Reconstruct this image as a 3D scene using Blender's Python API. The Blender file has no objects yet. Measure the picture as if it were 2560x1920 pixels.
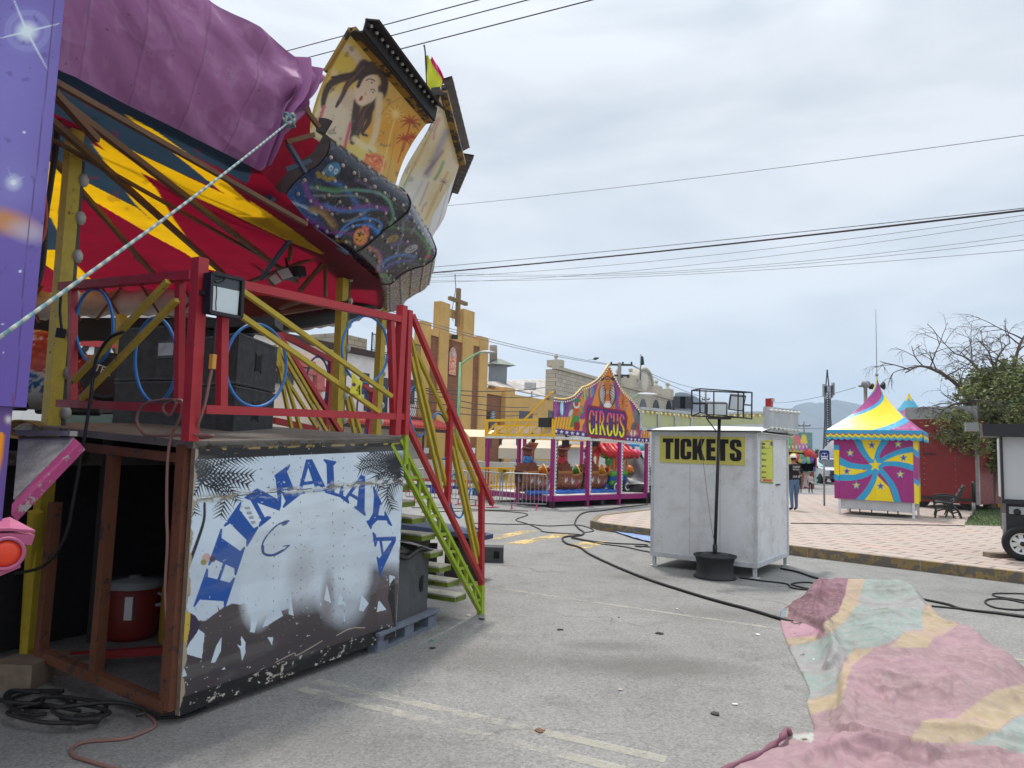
import bpy,math,random
import numpy as np
from mathutils import Vector
random.seed(7)
D = bpy.data
SC = bpy.context.scene
COL = SC.collection
R = math.radians

# ------------------------------------------------------------------ camera, sky, sun, exposure
CAMH = 1.8
FOC = 1775.0/2560.0          # focal length over picture width
PITCH,ROLL = R(5.3),R(1.75)
cam = D.cameras.new("camera")
cam.sensor_width = 36.0
cam.lens = 36.0*FOC
cam.clip_start = 0.05
cam.clip_end = 20000.0
camo = D.objects.new("camera",cam)
COL.objects.link(camo)
from mathutils import Matrix
camo.matrix_world = Matrix.Translation((0,0,CAMH)) @ Matrix.Rotation(R(90)+PITCH,4,'X') @ Matrix.Rotation(ROLL,4,'Z')
SC.camera = camo

SUN_EL,SUN_AZ = R(69),R(-8)   # azimuth from +Y towards +X
world = D.worlds.new("World")
SC.world = world
world.use_nodes = True
wn = world.node_tree
wn.nodes.clear()
wl = wn.links.new
w_out = wn.nodes.new("ShaderNodeOutputWorld")
w_bg = wn.nodes.new("ShaderNodeBackground")
w_sky = wn.nodes.new("ShaderNodeTexSky")
w_sky.sky_type = 'NISHITA'
w_sky.sun_disc = False
w_sky.sun_elevation = SUN_EL
w_sky.sun_rotation = SUN_AZ
w_tc = wn.nodes.new("ShaderNodeTexCoord")
w_map = wn.nodes.new("ShaderNodeMapping")
w_map.inputs['Scale'].default_value = (1.0,1.0,3.4)
w_map.inputs['Rotation'].default_value = (0.1,0.25,0.4)
w_n1 = wn.nodes.new("ShaderNodeTexNoise")
w_n1.inputs['Scale'].default_value = 2.3
w_n1.inputs['Detail'].default_value = 5.0
w_n1.inputs['Roughness'].default_value = 0.5
w_n1.inputs['Distortion'].default_value = 0.25
w_cr = wn.nodes.new("ShaderNodeValToRGB")
w_cr.color_ramp.elements[0].position = 0.37
w_cr.color_ramp.elements[0].color = (4.05,4.45,4.8,1)
w_cr.color_ramp.elements[1].position = 0.61
w_cr.color_ramp.elements[1].color = (6.05,6.25,6.4,1)
w_mix = wn.nodes.new("ShaderNodeMix")
w_mix.data_type = 'RGBA'
w_mix.inputs['Factor'].default_value = 0.9
w_bg.inputs['Strength'].default_value = 0.1
wl(w_tc.outputs['Generated'],w_map.inputs['Vector'])
wl(w_map.outputs['Vector'],w_n1.inputs['Vector'])
wl(w_n1.outputs['Fac'],w_cr.inputs['Fac'])
wl(w_sky.outputs['Color'],w_mix.inputs['A'])
wl(w_cr.outputs['Color'],w_mix.inputs['B'])
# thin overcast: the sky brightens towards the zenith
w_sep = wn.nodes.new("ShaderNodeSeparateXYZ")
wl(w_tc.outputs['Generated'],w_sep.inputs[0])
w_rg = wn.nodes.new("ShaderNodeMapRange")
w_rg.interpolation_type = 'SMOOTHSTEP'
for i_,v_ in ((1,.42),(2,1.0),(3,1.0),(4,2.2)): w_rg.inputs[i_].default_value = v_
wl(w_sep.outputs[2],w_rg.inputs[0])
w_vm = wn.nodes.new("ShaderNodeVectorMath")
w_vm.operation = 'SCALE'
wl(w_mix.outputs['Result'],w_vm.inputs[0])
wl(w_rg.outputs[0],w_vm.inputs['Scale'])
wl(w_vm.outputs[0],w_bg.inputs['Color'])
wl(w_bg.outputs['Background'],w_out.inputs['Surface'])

sun = D.lights.new("sun",'SUN')
sun.energy = 2.0
sun.angle = R(5)
sun.color = (1.0,0.96,0.9)
suno = D.objects.new("sun",sun)
COL.objects.link(suno)
suno.location = (0,0,60)
_sd = Vector((math.sin(SUN_AZ)*math.cos(SUN_EL),math.cos(SUN_AZ)*math.cos(SUN_EL),math.sin(SUN_EL)))
suno.rotation_euler = _sd.to_track_quat('Z','Y').to_euler()

SC.view_settings.view_transform = 'Standard'
SC.view_settings.look = 'None'
SC.view_settings.exposure = 0.6
SC.view_settings.gamma = 1.0
SC.render.engine = 'CYCLES'
SC.cycles.use_denoising = True
SC.cycles.max_bounces = 6
SC.cycles.diffuse_bounces = 3
SC.cycles.glossy_bounces = 2
SC.cycles.transmission_bounces = 4
SC.cycles.transparent_max_bounces = 8
SC.cycles.volume_bounces = 1

# ------------------------------------------------------------------ vectors and the view model used to measure places
A_ = lambda p: np.array(p,float)
def nrm(v):
    v = A_(v); return v/np.linalg.norm(v)
K22 = 2560.0/2212.0
_c,_s = math.cos(ROLL),math.sin(ROLL)
_cp,_sp = math.cos(PITCH),math.sin(PITCH)
def ray(p):
    x = (p[0]*K22-1280)/1775.0; y = -(p[1]*K22-960)/1775.0
    xr = _c*x-_s*y; yr = _s*x+_c*y
    return A_((xr,_cp-_sp*yr,_sp+_cp*yr))
EYE = A_((0,0,CAMH))
def G(p,z=0.0):
    r = ray(p); return EYE+r*((z-CAMH)/r[2])
def P(p,Y):
    r = ray(p); return EYE+r*(Y/r[1])
def PL(p,pl,off=0.0):
    o,n = pl; r = ray(p)
    return EYE+r*(np.dot(o+n*off-EYE,n)/np.dot(r,n))
def proj(q):
    q = np.asarray(q,float)-EYE
    X,Y,Z = q[...,0],q[...,1],q[...,2]
    f = _cp*Y+_sp*Z; yr = -_sp*Y+_cp*Z
    xr = X/f; yr = yr/f
    x = _c*xr+_s*yr; y = -_s*xr+_c*yr
    return np.stack([(x*1775+1280)/K22,(960-y*1775)/K22],-1)
def crop(x0,y0,k):
    def f(x,y=None):
        if y is None: x,y = x
        return (x0+x/k,y0+y/k)
    f.inv = lambda q: np.stack([(q[...,0]-x0)*k,(q[...,1]-y0)*k],-1)
    return f
A1 = crop(0,0,3.0); A2 = crop(553,0,3.0); A3 = crop(0,553,3.0); A4 = crop(0,1106,3.0)
A5 = crop(380.2,553,4.0); A6 = crop(380.2,933.2,2.594)
B1 = crop(829.5,604.9,3.2); B2 = crop(1036.9,760.4,4.68); B3 = crop(1348,795,3.428)
B4 = crop(1676.3,674,2.824); B5 = crop(1019.6,1036.9,2.742); B6 = crop(1555.3,1209.7,3.368)
C1 = crop(1702,777.7,4.803); C2 = crop(587.6,674,3.839); C3 = crop(1814.5,691.3,3.097)
C4 = crop(483.9,172.8,3.2); C5 = crop(0,864,3.839); C6 = crop(829.5,1019.6,4.175)
C7 = crop(1157.9,777.7,4.799)
F2 = lambda x,y=None: (x,y) if y is not None else x
UP = A_((0,0,1))

# ------------------------------------------------------------------ mesh builder
class MB:
    def __init__(s):
        s.v = []; s.f = []; s.m = []; s.sm = []; s.n = 0; s.col = {}
    def add(s,vs,fs,mi=0,sm=False,cols=None):
        b = s.n
        s.v.append(np.asarray(vs,float).reshape(-1,3))
        if cols is not None: s.col[b] = np.asarray(cols,float)
        s.n += len(s.v[-1])
        for f in fs:
            s.f.append([i+b for i in f]); s.m.append(mi); s.sm.append(sm)
        return s
    def poly(s,pts,mi=0):
        return s.add(pts,[list(range(len(pts)))],mi)
    def box(s,c,d,ax=None,mi=0):
        c = A_(c); ax = np.eye(3) if ax is None else np.array([nrm(a) for a in ax])
        vs = []
        for i in (-1,1):
            for j in (-1,1):
                for k in (-1,1):
                    vs.append(c+ax[0]*i*d[0]/2+ax[1]*j*d[1]/2+ax[2]*k*d[2]/2)
        return s.add(vs,[(0,1,3,2),(4,6,7,5),(0,4,5,1),(2,3,7,6),(0,2,6,4),(1,5,7,3)],mi)
    def bar(s,a,b,w,h=None,side=None,mi=0):
        a,b = A_(a),A_(b); h = w if h is None else h
        L = np.linalg.norm(b-a); t = (b-a)/L
        if side is None:
            side = np.cross(t,UP)
            if np.linalg.norm(side) < 1e-3: side = A_((1,0,0))
        side = A_(side)-t*np.dot(side,t); side = nrm(side)
        return s.box((a+b)/2,(L,w,h),(t,side,np.cross(t,side)),mi)
    def tube(s,pts,r,n=8,mi=0,closed=False,cap=True):
        pts = [A_(p) for p in pts]; m = len(pts)
        rr = [r]*m if np.isscalar(r) else r
        vs = []; prev = None
        for i in range(m):
            a = pts[(i-1) % m] if (i > 0 or closed) else pts[i]
            b = pts[(i+1) % m] if (i < m-1 or closed) else pts[i]
            t = nrm(b-a)
            if prev is None:
                x = np.cross(t,UP)
                if np.linalg.norm(x) < 1e-3: x = A_((1,0,0))
            else:
                x = prev-t*np.dot(prev,t)
            x = nrm(x); prev = x; y = np.cross(t,x)
            for k in range(n):
                an = 2*math.pi*k/n
                vs.append(pts[i]+(x*math.cos(an)+y*math.sin(an))*rr[i])
        fs = []
        for i in range(m if closed else m-1):
            j = (i+1) % m
            for k in range(n):
                l = (k+1) % n
                fs.append((i*n+k,i*n+l,j*n+l,j*n+k))
        if cap and not closed:
            fs.append(list(range(n))[::-1]); fs.append([(m-1)*n+k for k in range(n)])
        return s.add(vs,fs,mi,True)
    def prism(s,pts,off,mi=0):
        pts = [A_(p) for p in pts]; n = len(pts); off = A_(off)
        vs = pts+[p+off for p in pts]
        fs = [list(range(n))[::-1],[n+i for i in range(n)]]+[(i,(i+1) % n,n+(i+1) % n,n+i) for i in range(n)]
        return s.add(vs,fs,mi)
    def lathe(s,o,prof,axis=(0,0,1),n=20,mi=0,smooth=True):
        o = A_(o); ax = nrm(axis); x = np.cross(ax,(0.3,1,0.2) if abs(ax[1]) < .9 else (1,0,0)); x = nrm(x); y = np.cross(ax,x)
        vs = []
        for r_,h in prof:
            for k in range(n):
                an = 2*math.pi*k/n
                vs.append(o+ax*h+(x*math.cos(an)+y*math.sin(an))*max(r_,1e-4))
        fs = []
        for i in range(len(prof)-1):
            for k in range(n):
                l = (k+1) % n
                fs.append((i*n+k,i*n+l,(i+1)*n+l,(i+1)*n+k))
        return s.add(vs,fs,mi,smooth)
    def ball(s,c,r_,n=10,mi=0):
        c = A_(c); r_ = A_((r_,)*3 if np.isscalar(r_) else r_)
        vs = []; m = max(4,n // 2+1)
        for i in range(m+1):
            ph = math.pi*i/m
            for k in range(n):
                th = 2*math.pi*k/n
                vs.append(c+r_*A_((math.sin(ph)*math.cos(th),math.sin(ph)*math.sin(th),math.cos(ph))))
        fs = [(i*n+k,(i+1)*n+k,(i+1)*n+(k+1) % n,i*n+(k+1) % n) for i in range(m) for k in range(n)]
        return s.add(vs,fs,mi,True)
    def grid(s,pts,mi=0,mask=None,cols=None,smooth=True,wrap=False):
        pts = np.asarray(pts,float); nu,nv = pts.shape[:2]
        fs = []
        for i in range(nu-1):
            for j in range(nv-(0 if wrap else 1)):
                k = (j+1) % nv
                if mask is not None and not (mask[i,j] and mask[i+1,j] and mask[i,k] and mask[i+1,k]): continue
                fs.append((i*nv+j,(i+1)*nv+j,(i+1)*nv+k,i*nv+k))
        return s.add(pts.reshape(-1,3),fs,mi,smooth,None if cols is None else np.asarray(cols).reshape(-1,3))
    def build(s,name,mats,parent=None,base=None):
        V = np.concatenate(s.v)
        if parent is not None: base = parent_base(parent)
        elif base is None:
            lo,hi = V.min(0),V.max(0); base = A_(((lo[0]+hi[0])/2,(lo[1]+hi[1])/2,lo[2]))
        base = A_(base)
        me = D.meshes.new(name)
        me.from_pydata((V-base).tolist(),[],s.f)
        mats = mats if isinstance(mats,(list,tuple)) else [mats]
        for m in mats: me.materials.append(m)
        me.polygons.foreach_set('material_index',np.array(s.m,dtype=np.int32))
        me.polygons.foreach_set('use_smooth',np.array(s.sm,dtype=bool))
        if s.col:
            at = me.color_attributes.new('paint','FLOAT_COLOR','POINT')
            C = np.ones((len(V),4)); C[:,:3] = 0.2
            for b,c in s.col.items(): C[b:b+len(c),:3] = c
            at.data.foreach_set('color',C.ravel().astype(np.float32))
        me.update()
        o = D.objects.new(name,me); COL.objects.link(o)
        BASES[o.name] = base
        if parent is not None: o.parent = parent
        else: o.location = base
        return o
BASES = {}
def parent_base(o): return BASES[o.name]
def thing(name,label,cat,base,group=None):
    o = D.objects.new(name,None); COL.objects.link(o); o.empty_display_size = 0.2
    o.location = base; BASES[o.name] = A_(base)
    o['label'] = label; o['category'] = cat
    if group: o['group'] = group
    return o
def tag(o,label=None,cat=None,group=None,kind=None):
    if label: o['label'] = label
    if cat: o['category'] = cat
    if group: o['group'] = group
    if kind: o['kind'] = kind
    return o
def kids(o): return [c for c in D.objects if c.parent == o]
def copy_tree(o,delta,label=None,parent=None):
    c = o.copy(); COL.objects.link(c)
    if parent is not None: c.parent = parent
    else: c.location = Vector(o.location)+Vector(delta)
    if label: c['label'] = label
    BASES[c.name] = BASES[o.name]+A_(delta)
    for k in kids(o): copy_tree(k,delta,None,c)
    return c
def cat_rom(pts,n=8,closed=False):
    pts = [A_(p) for p in pts]; m = len(pts); out = []
    for i in range(m if closed else m-1):
        p1,p2 = pts[i],pts[(i+1) % m]
        p0 = pts[i-1] if (i > 0 or closed) else 2*p1-p2
        p3 = pts[(i+2) % m] if (i+2 < m or closed) else 2*p2-p1
        for k in range(n):
            t = k/n
            out.append(.5*(2*p1+(p2-p0)*t+(2*p0-5*p1+4*p2-p3)*t*t+(3*p1-p0-3*p2+p3)*t ** 3))
    if not closed: out.append(pts[-1])
    return out
def resample(pts,n):
    pts = np.array(pts,float); d = np.r_[0,np.cumsum(np.linalg.norm(np.diff(pts,axis=0),axis=1))]
    t = np.linspace(0,d[-1],n)
    return np.stack([np.interp(t,d,pts[:,i]) for i in range(pts.shape[1])],-1)

# ------------------------------------------------------------------ airbrush: paints artwork colours per vertex
_tab = np.random.RandomState(5).rand(256,256)
def vnoise(x,y,seed=0):
    x = np.asarray(x,float)+seed*17.3; y = np.asarray(y,float)+seed*9.1
    xi = np.floor(x).astype(int); yi = np.floor(y).astype(int); fx = x-xi; fy = y-yi
    fx = fx*fx*(3-2*fx); fy = fy*fy*(3-2*fy)
    T = lambda a,b: _tab[a % 256,b % 256]
    return (T(xi,yi)*(1-fx)+T(xi+1,yi)*fx)*(1-fy)+(T(xi,yi+1)*(1-fx)+T(xi+1,yi+1)*fx)*fy
def fbm(x,y,seed=0,o=4):
    s = 0; a = .5; t = 0
    for k in range(o):
        s = s+a*vnoise(x*2 ** k,y*2 ** k,seed+k*3); t += a; a *= .55
    return s/t
def lin(c):
    c = np.asarray(c,float)/255.0
    return np.where(c <= 0.04045,c/12.92,((c+0.055)/1.055) ** 2.4)
def inpoly(x,y,pts):
    r = np.zeros(x.shape,bool); n = len(pts)
    for i in range(n):
        x1,y1 = pts[i]; x2,y2 = pts[(i+1) % n]
        if y1 == y2: continue
        c = ((y1 > y) != (y2 > y)) & (x < (x2-x1)*(y-y1)/(y2-y1)+x1)
        r ^= c
    return r
class Paint:
    def __init__(s,x,y,rgb):
        s.x = np.asarray(x,float).ravel(); s.y = np.asarray(y,float).ravel()
        s.c = np.tile(lin(rgb),(len(s.x),1))
    def mix(s,a,rgb,idx=None):
        c = lin(rgb)
        if idx is None: s.c = s.c*(1-a[:,None])+c*a[:,None]
        else: s.c[idx] = s.c[idx]*(1-a[:,None])+c*a[:,None]
        return s
    def sub(s,x0,x1,y0,y1):
        return np.nonzero((s.x >= x0) & (s.x <= x1) & (s.y >= y0) & (s.y <= y1))[0]
    def poly(s,pts,rgb,a=1.0):
        p = np.array(pts,float); i = s.sub(p[:,0].min(),p[:,0].max(),p[:,1].min(),p[:,1].max())
        if len(i) == 0: return s
        return s.mix(inpoly(s.x[i],s.y[i],pts)*a,rgb,i)
    def ell(s,cx,cy,rx,ry,rgb,rot=0,soft=.12,a=1.0):
        m = max(rx,ry)*1.6; i = s.sub(cx-m,cx+m,cy-m,cy+m)
        if len(i) == 0: return s
        dx,dy = s.x[i]-cx,s.y[i]-cy; c,q = math.cos(rot),math.sin(rot)
        d = np.sqrt(((dx*c+dy*q)/rx) ** 2+((-dx*q+dy*c)/ry) ** 2)
        return s.mix(np.clip((1-d)/soft+.5,0,1)*a,rgb,i)
    def stroke(s,pts,w,rgb,soft=.3,a=1.0,w2=None,smooth=True,colfn=None):
        p = np.array(cat_rom(pts,6) if smooth and len(pts) > 2 else pts,float)
        ww = np.linspace(w,w if w2 is None else w2,len(p)); m = ww.max()
        i = s.sub(p[:,0].min()-m,p[:,0].max()+m,p[:,1].min()-m,p[:,1].max()+m)
        if len(i) == 0: return s
        X,Y = s.x[i],s.y[i]; best = np.full(len(i),-9.0)
        for k in range(len(p)-1):
            d = p[k+1]-p[k]; L = max(d @ d,1e-9)
            t = np.clip(((X-p[k,0])*d[0]+(Y-p[k,1])*d[1])/L,0,1)
            dist = np.hypot(X-p[k,0]-t*d[0],Y-p[k,1]-t*d[1])
            wd = ww[k]+(ww[k+1]-ww[k])*t
            best = np.maximum(best,1-dist/np.maximum(wd,1e-6))
        al = np.clip(best/soft,0,1)*a
        if colfn is None: return s.mix(al,rgb,i)
        c = colfn(X,Y); s.c[i] = s.c[i]*(1-al[:,None])+c*al[:,None]
        return s
    def chips(s,sc,thr,rgb,seed=0,bias=None,a=1.0):
        f = fbm(s.x/sc,s.y/sc,seed,5)
        if bias is not None: f = f+bias
        return s.mix(np.clip((f-thr)*30,0,1)*a,rgb)
    def out(s): return np.clip(s.c,0,1)
def star_pts(cx,cy,r,k=.42,rot=-math.pi/2,sx=1):
    return [(cx+sx*(r if i % 2 == 0 else r*k)*math.cos(rot+i*math.pi/5),cy+(r if i % 2 == 0 else r*k)*math.sin(rot+i*math.pi/5)) for i in range(10)]

# ------------------------------------------------------------------ materials
MATS = {}
def nt_base(name):
    m = D.materials.new(name); m.use_nodes = True
    nt = m.node_tree; b = nt.nodes['Principled BSDF']
    return m,nt,b
def mixn(nt,fac,a,b,mode='MIX'):
    n = nt.nodes.new('ShaderNodeMix'); n.data_type = 'RGBA'; n.blend_type = mode
    for sock,v in (('Factor',fac),('A',a),('B',b)):
        s = n.inputs[sock] if sock != 'Factor' else n.inputs[0]
        if sock == 'A': s = n.inputs[6]
        if sock == 'B': s = n.inputs[7]
        if hasattr(v,'is_output'): nt.links.new(v,s)
        elif isinstance(v,(int,float)): s.default_value = v
        else: s.default_value = (*v,1) if len(v) == 3 else v
    return n.outputs[2]
def noise(nt,vec,sc,det=5,rough=.6,dist=0):
    n = nt.nodes.new('ShaderNodeTexNoise'); n.inputs['Scale'].default_value = sc; n.inputs['Detail'].default_value = det
    n.inputs['Roughness'].default_value = rough; n.inputs['Distortion'].default_value = dist
    if vec is not None: nt.links.new(vec,n.inputs['Vector'])
    return n.outputs['Fac']
def rng(nt,v,a,b,c=0,d=1):
    n = nt.nodes.new('ShaderNodeMapRange'); n.inputs[1].default_value = a; n.inputs[2].default_value = b
    n.inputs[3].default_value = c; n.inputs[4].default_value = d
    nt.links.new(v,n.inputs[0]); return n.outputs[0]
def bump(nt,h,b,st=.2,dist=.02):
    n = nt.nodes.new('ShaderNodeBump'); n.inputs['Strength'].default_value = st; n.inputs['Distance'].default_value = dist
    nt.links.new(h,n.inputs['Height']); nt.links.new(n.outputs[0],b.inputs['Normal'])
def L3(c): return tuple(lin(c))
def M(name,rgb,rough=.6,metal=0.0,var=.18,sc=3.0,bmp=.12,bsc=50,chip=None,dirt=None,paint=False,two=None):
    """painted / worn surface: colour variation, optional chips (rgb, threshold, scale) and grime (rgb, amount, scale)"""
    if name in MATS: return MATS[name]
    m,nt,b = nt_base(name)
    tc = nt.nodes.new('ShaderNodeTexCoord').outputs['Object']
    n1 = noise(nt,tc,sc,6)
    if paint:
        at = nt.nodes.new('ShaderNodeAttribute'); at.attribute_name = 'paint'; src = at.outputs['Color']
        v = rng(nt,n1,.25,.75,1-var,1+var)
        cc = nt.nodes.new('ShaderNodeCombineColor')
        for i in range(3): nt.links.new(v,cc.inputs[i])
        col = mixn(nt,1.0,src,cc.outputs[0],'MULTIPLY')
    else:
        c = np.array(L3(rgb))
        col = mixn(nt,rng(nt,n1,.3,.7),tuple(c*(1-var)),tuple(np.minimum(c*(1+var),1)))
    if dirt:
        d = rng(nt,noise(nt,tc,dirt[2],8,.7,.4),.45,.75,0,dirt[1])
        col = mixn(nt,d,col,L3(dirt[0]))
    if chip:
        k = rng(nt,noise(nt,tc,chip[2],9,.68),chip[1],chip[1]+.03)
        col = mixn(nt,k,col,L3(chip[0]))
    nt.links.new(col,b.inputs['Base Color'])
    b.inputs['Roughness'].default_value = rough; b.inputs['Metallic'].default_value = metal
    r_ = rng(nt,noise(nt,tc,sc*4,4),.3,.7,max(rough-.1,.05),min(rough+.12,1))
    nt.links.new(r_,b.inputs['Roughness'])
    if bmp: bump(nt,noise(nt,tc,bsc,5),b,bmp)
    MATS[name] = m
    return m
RUST = (92,55,38)
m_red = M('worn_red_paint',(176,42,50),.5,chip=((64,38,38),.655,9),dirt=((95,40,42),.35,3))
m_yel = M('worn_yellow_paint',(188,164,48),.55,chip=((84,64,36),.635,11),dirt=((110,92,40),.5,3))
m_grn = M('lime_green_paint',(150,172,36),.5,chip=((60,62,34),.655,12),dirt=((96,110,30),.35,3))
m_rust = M('rusty_brown_steel',(104,60,38),.75,chip=((62,48,42),.56,8),bmp=.3)
m_blue = M('blue_hoop_paint',(44,118,184),.4,var=.12,chip=((140,170,190),.72,16))
m_black = M('black_plastic',(26,26,28),.5,var=.3)
m_blk2 = M('scuffed_black_cabinet',(24,24,26),.62,var=.25,chip=((92,82,66),.70,13),bmp=.3,bsc=90)
m_dkm = M('dark_sooty_metal',(50,47,46),.6,.3,chip=((88,70,58),.68,8))
m_white = M('white_painted_sheet',(226,228,230),.5,var=.04,dirt=((150,148,140),.3,2.2))
m_grey = M('grey_galvanised_metal',(140,142,144),.45,.6,var=.15)
m_glass = M('lamp_glass',(176,186,186),.12,var=.05,bmp=0)
m_cable = M('black_rubber_cable',(30,29,29),.6,bmp=0)
m_wood = M('weathered_wood',(124,108,92),.8,var=.3,sc=9,bmp=.4)
m_deck = M('chequered_steel_deck',(118,112,104),.55,.2,chip=((78,70,60),.6,5),bmp=.5,bsc=70)
m_booth = M('weathered_booth_sheet',(222,224,226),.5,var=.07,sc=1.3,dirt=((158,152,140),.55,2.6),chip=((120,104,86),.73,5),bmp=.12,bsc=3)
m_paint = M('airbrushed_paint',(0,0,0),.42,var=.08,paint=True,bmp=.06)
m_gloss = M('glossy_airbrushed_paint',(0,0,0),.24,var=.08,paint=True,bmp=.05)
def roofmat():
    m,nt,b = nt_base('translucent_striped_canvas')
    at = nt.nodes.new('ShaderNodeAttribute'); at.attribute_name = 'paint'
    tc = nt.nodes.new('ShaderNodeTexCoord').outputs['Object']; n = rng(nt,noise(nt,tc,2.5,6,.65),.3,.7,.82,1.1)
    cc = nt.nodes.new('ShaderNodeCombineColor')
    for i in range(3): nt.links.new(n,cc.inputs[i])
    col = mixn(nt,1.0,at.outputs['Color'],cc.outputs[0],'MULTIPLY'); nt.links.new(col,b.inputs['Base Color']); b.inputs['Roughness'].default_value = .8
    tr = nt.nodes.new('ShaderNodeBsdfTranslucent'); nt.links.new(col,tr.inputs[0]); mx = nt.nodes.new('ShaderNodeMixShader'); mx.inputs[0].default_value = .5
    nt.links.new(b.outputs[0],mx.inputs[1]); nt.links.new(tr.outputs[0],mx.inputs[2]); nt.links.new(mx.outputs[0],nt.nodes['Material Output'].inputs['Surface']); return m
m_canvas = M('painted_canvas',(0,0,0),.75,var=.1,paint=True,bmp=.15,bsc=120)
m_vinyl = M('printed_vinyl',(0,0,0),.38,var=.06,paint=True,bmp=.1,bsc=8)

# ------------------------------------------------------------------ ground, plaza, markings
def asphalt():
    m,nt,b = nt_base('old_asphalt')
    tc = nt.nodes.new('ShaderNodeTexCoord').outputs['Object']
    n1 = noise(nt,tc,.35,6,.6); n2 = noise(nt,tc,2.2,6,.65,.3); n3 = noise(nt,tc,95,2,.5)
    vo = nt.nodes.new('ShaderNodeTexVoronoi'); vo.inputs['Scale'].default_value = 62; nt.links.new(tc,vo.inputs['Vector'])
    a = mixn(nt,rng(nt,n1,.3,.7),(.19,.184,.174),(.27,.262,.248))
    a = mixn(nt,rng(nt,n2,.5,.78,0,.55),a,(.10,.095,.088))
    a = mixn(nt,rng(nt,n2,.25,.42,.35,0),a,(.29,.28,.266))
    st = rng(nt,vo.outputs['Color'],0,1,.7,1.3)
    cc = nt.nodes.new('ShaderNodeCombineColor')
    for i in range(3): nt.links.new(st,cc.inputs[i])
    a = mixn(nt,1.0,a,cc.outputs[0],'MULTIPLY')
    a = mixn(nt,rng(nt,n3,.62,.74,0,.5),a,(.5,.49,.46))
    cv_ = nt.nodes.new('ShaderNodeTexVoronoi'); cv_.feature = 'DISTANCE_TO_EDGE'; cv_.inputs['Scale'].default_value = .33
    va = nt.nodes.new('ShaderNodeVectorMath'); va.operation = 'MULTIPLY_ADD'; nw = nt.nodes.new('ShaderNodeTexNoise'); nw.inputs['Scale'].default_value = 1.3; nw.inputs['Detail'].default_value = 5; nt.links.new(tc,nw.inputs['Vector']); nt.links.new(nw.outputs['Color'],va.inputs[0]); va.inputs[1].default_value = (1.1,1.1,0); nt.links.new(tc,va.inputs[2]); nt.links.new(va.outputs[0],cv_.inputs['Vector'])
    ck = nt.nodes.new('ShaderNodeMath'); ck.operation = 'MULTIPLY'; nt.links.new(rng(nt,cv_.outputs['Distance'],.0,.008,.55,0),ck.inputs[0]); nt.links.new(rng(nt,n1,.45,.6),ck.inputs[1])
    a = mixn(nt,ck.outputs[0],a,(.05,.047,.043))
    # oil stain in the middle of the lane and grime where things stood
    sep = nt.nodes.new('ShaderNodeSeparateXYZ'); nt.links.new(tc,sep.inputs[0])
    def blob(cx,cy,rx,ry,amt,col,src):
        mp = nt.nodes.new('ShaderNodeMapping'); mp.vector_type = 'POINT'
        mp.inputs['Location'].default_value = (-cx/rx,-cy/ry,0); mp.inputs['Scale'].default_value = (1/rx,1/ry,0)
        nt.links.new(tc,mp.inputs['Vector'])
        g = nt.nodes.new('ShaderNodeVectorMath'); g.operation = 'LENGTH'; nt.links.new(mp.outputs[0],g.inputs[0])
        ad = nt.nodes.new('ShaderNodeMath'); ad.operation = 'MULTIPLY_ADD'; nt.links.new(n2,ad.inputs[0]); ad.inputs[1].default_value = 1.6
        ad.inputs[2].default_value = -.8
        ad2 = nt.nodes.new('ShaderNodeMath'); ad2.operation = 'ADD'; nt.links.new(g.outputs['Value'],ad2.inputs[0]); nt.links.new(ad.outputs[0],ad2.inputs[1])
        f = rng(nt,ad2.outputs[0],.35,1.15,amt,0)
        return mixn(nt,f,src,col)
    for q,rx,ry,amt in (((1410,1440),.95,.38,.62),((1320,1395),.5,.2,.45),((1370,1247),.55,.3,.5),((1600,1330),1.2,.5,.3),((1045,1420),.8,.5,.35),((560,1600),1.6,.5,.3)):
        g_ = G(q); a = blob(g_[0],g_[1],rx,ry,amt,(.10,.09,.078),a)
    nt.links.new(a,b.inputs['Base Color']); b.inputs['Roughness'].default_value = .85
    mx = nt.nodes.new('ShaderNodeMath'); mx.operation = 'MULTIPLY_ADD'
    nt.links.new(vo.outputs['Distance'],mx.inputs[0]); mx.inputs[1].default_value = 1.0; nt.links.new(n3,mx.inputs[2])
    bump(nt,mx.outputs[0],b,.4,.01)
    return m
mb = MB(); mb.poly([(-4000,-300,0),(4000,-300,0),(4000,4000,0),(-4000,4000,0)])
tag(mb.build('ground',asphalt(),base=(0,0,0)),kind='structure')

def wear_mat(name,rgb,thr,sc=7,top=1.0):
    m,nt,b = nt_base(name)
    tc = nt.nodes.new('ShaderNodeTexCoord').outputs['Object']
    n = noise(nt,tc,sc,9,.75); n2 = noise(nt,tc,1.2,4)
    ad = nt.nodes.new('ShaderNodeMath'); ad.operation = 'ADD'; nt.links.new(n,ad.inputs[0]); nt.links.new(n2,ad.inputs[1])
    b.inputs['Base Color'].default_value = (*lin(rgb),1); b.inputs['Roughness'].default_value = .8
    nt.links.new(rng(nt,ad.outputs[0],thr,thr+.22,0,top),b.inputs['Alpha'])
    return m
mk_w = wear_mat('worn_white_line',(206,200,182),.84,9,.36)
mk_y = wear_mat('worn_yellow_line',(205,178,120),.86,12)
def strip(mb,a,b,w,z=.004):
    a,b = A_(a)[:2],A_(b)[:2]; t = nrm(b-a); n = A_((-t[1],t[0]))*w/2
    mb.poly([(*(a-n),z),(*(b-n),z),(*(b+n),z),(*(a+n),z)])
mb = MB()
strip(mb,G(B5(200,650)),G(B5(1860,890)),.075)
strip(mb,G(A6(780,1395)),G(B5(1150,1659)),.10)
strip(mb,G(A6(700,1440)),G(B5(900,1720)),.10)
strip(mb,G(B6(2040,705)),G(B6(2400,760)),.07)
tag(mb.build('parking_lines',mk_w,base=(0,0,0)),kind='structure')
mb = MB()
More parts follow.
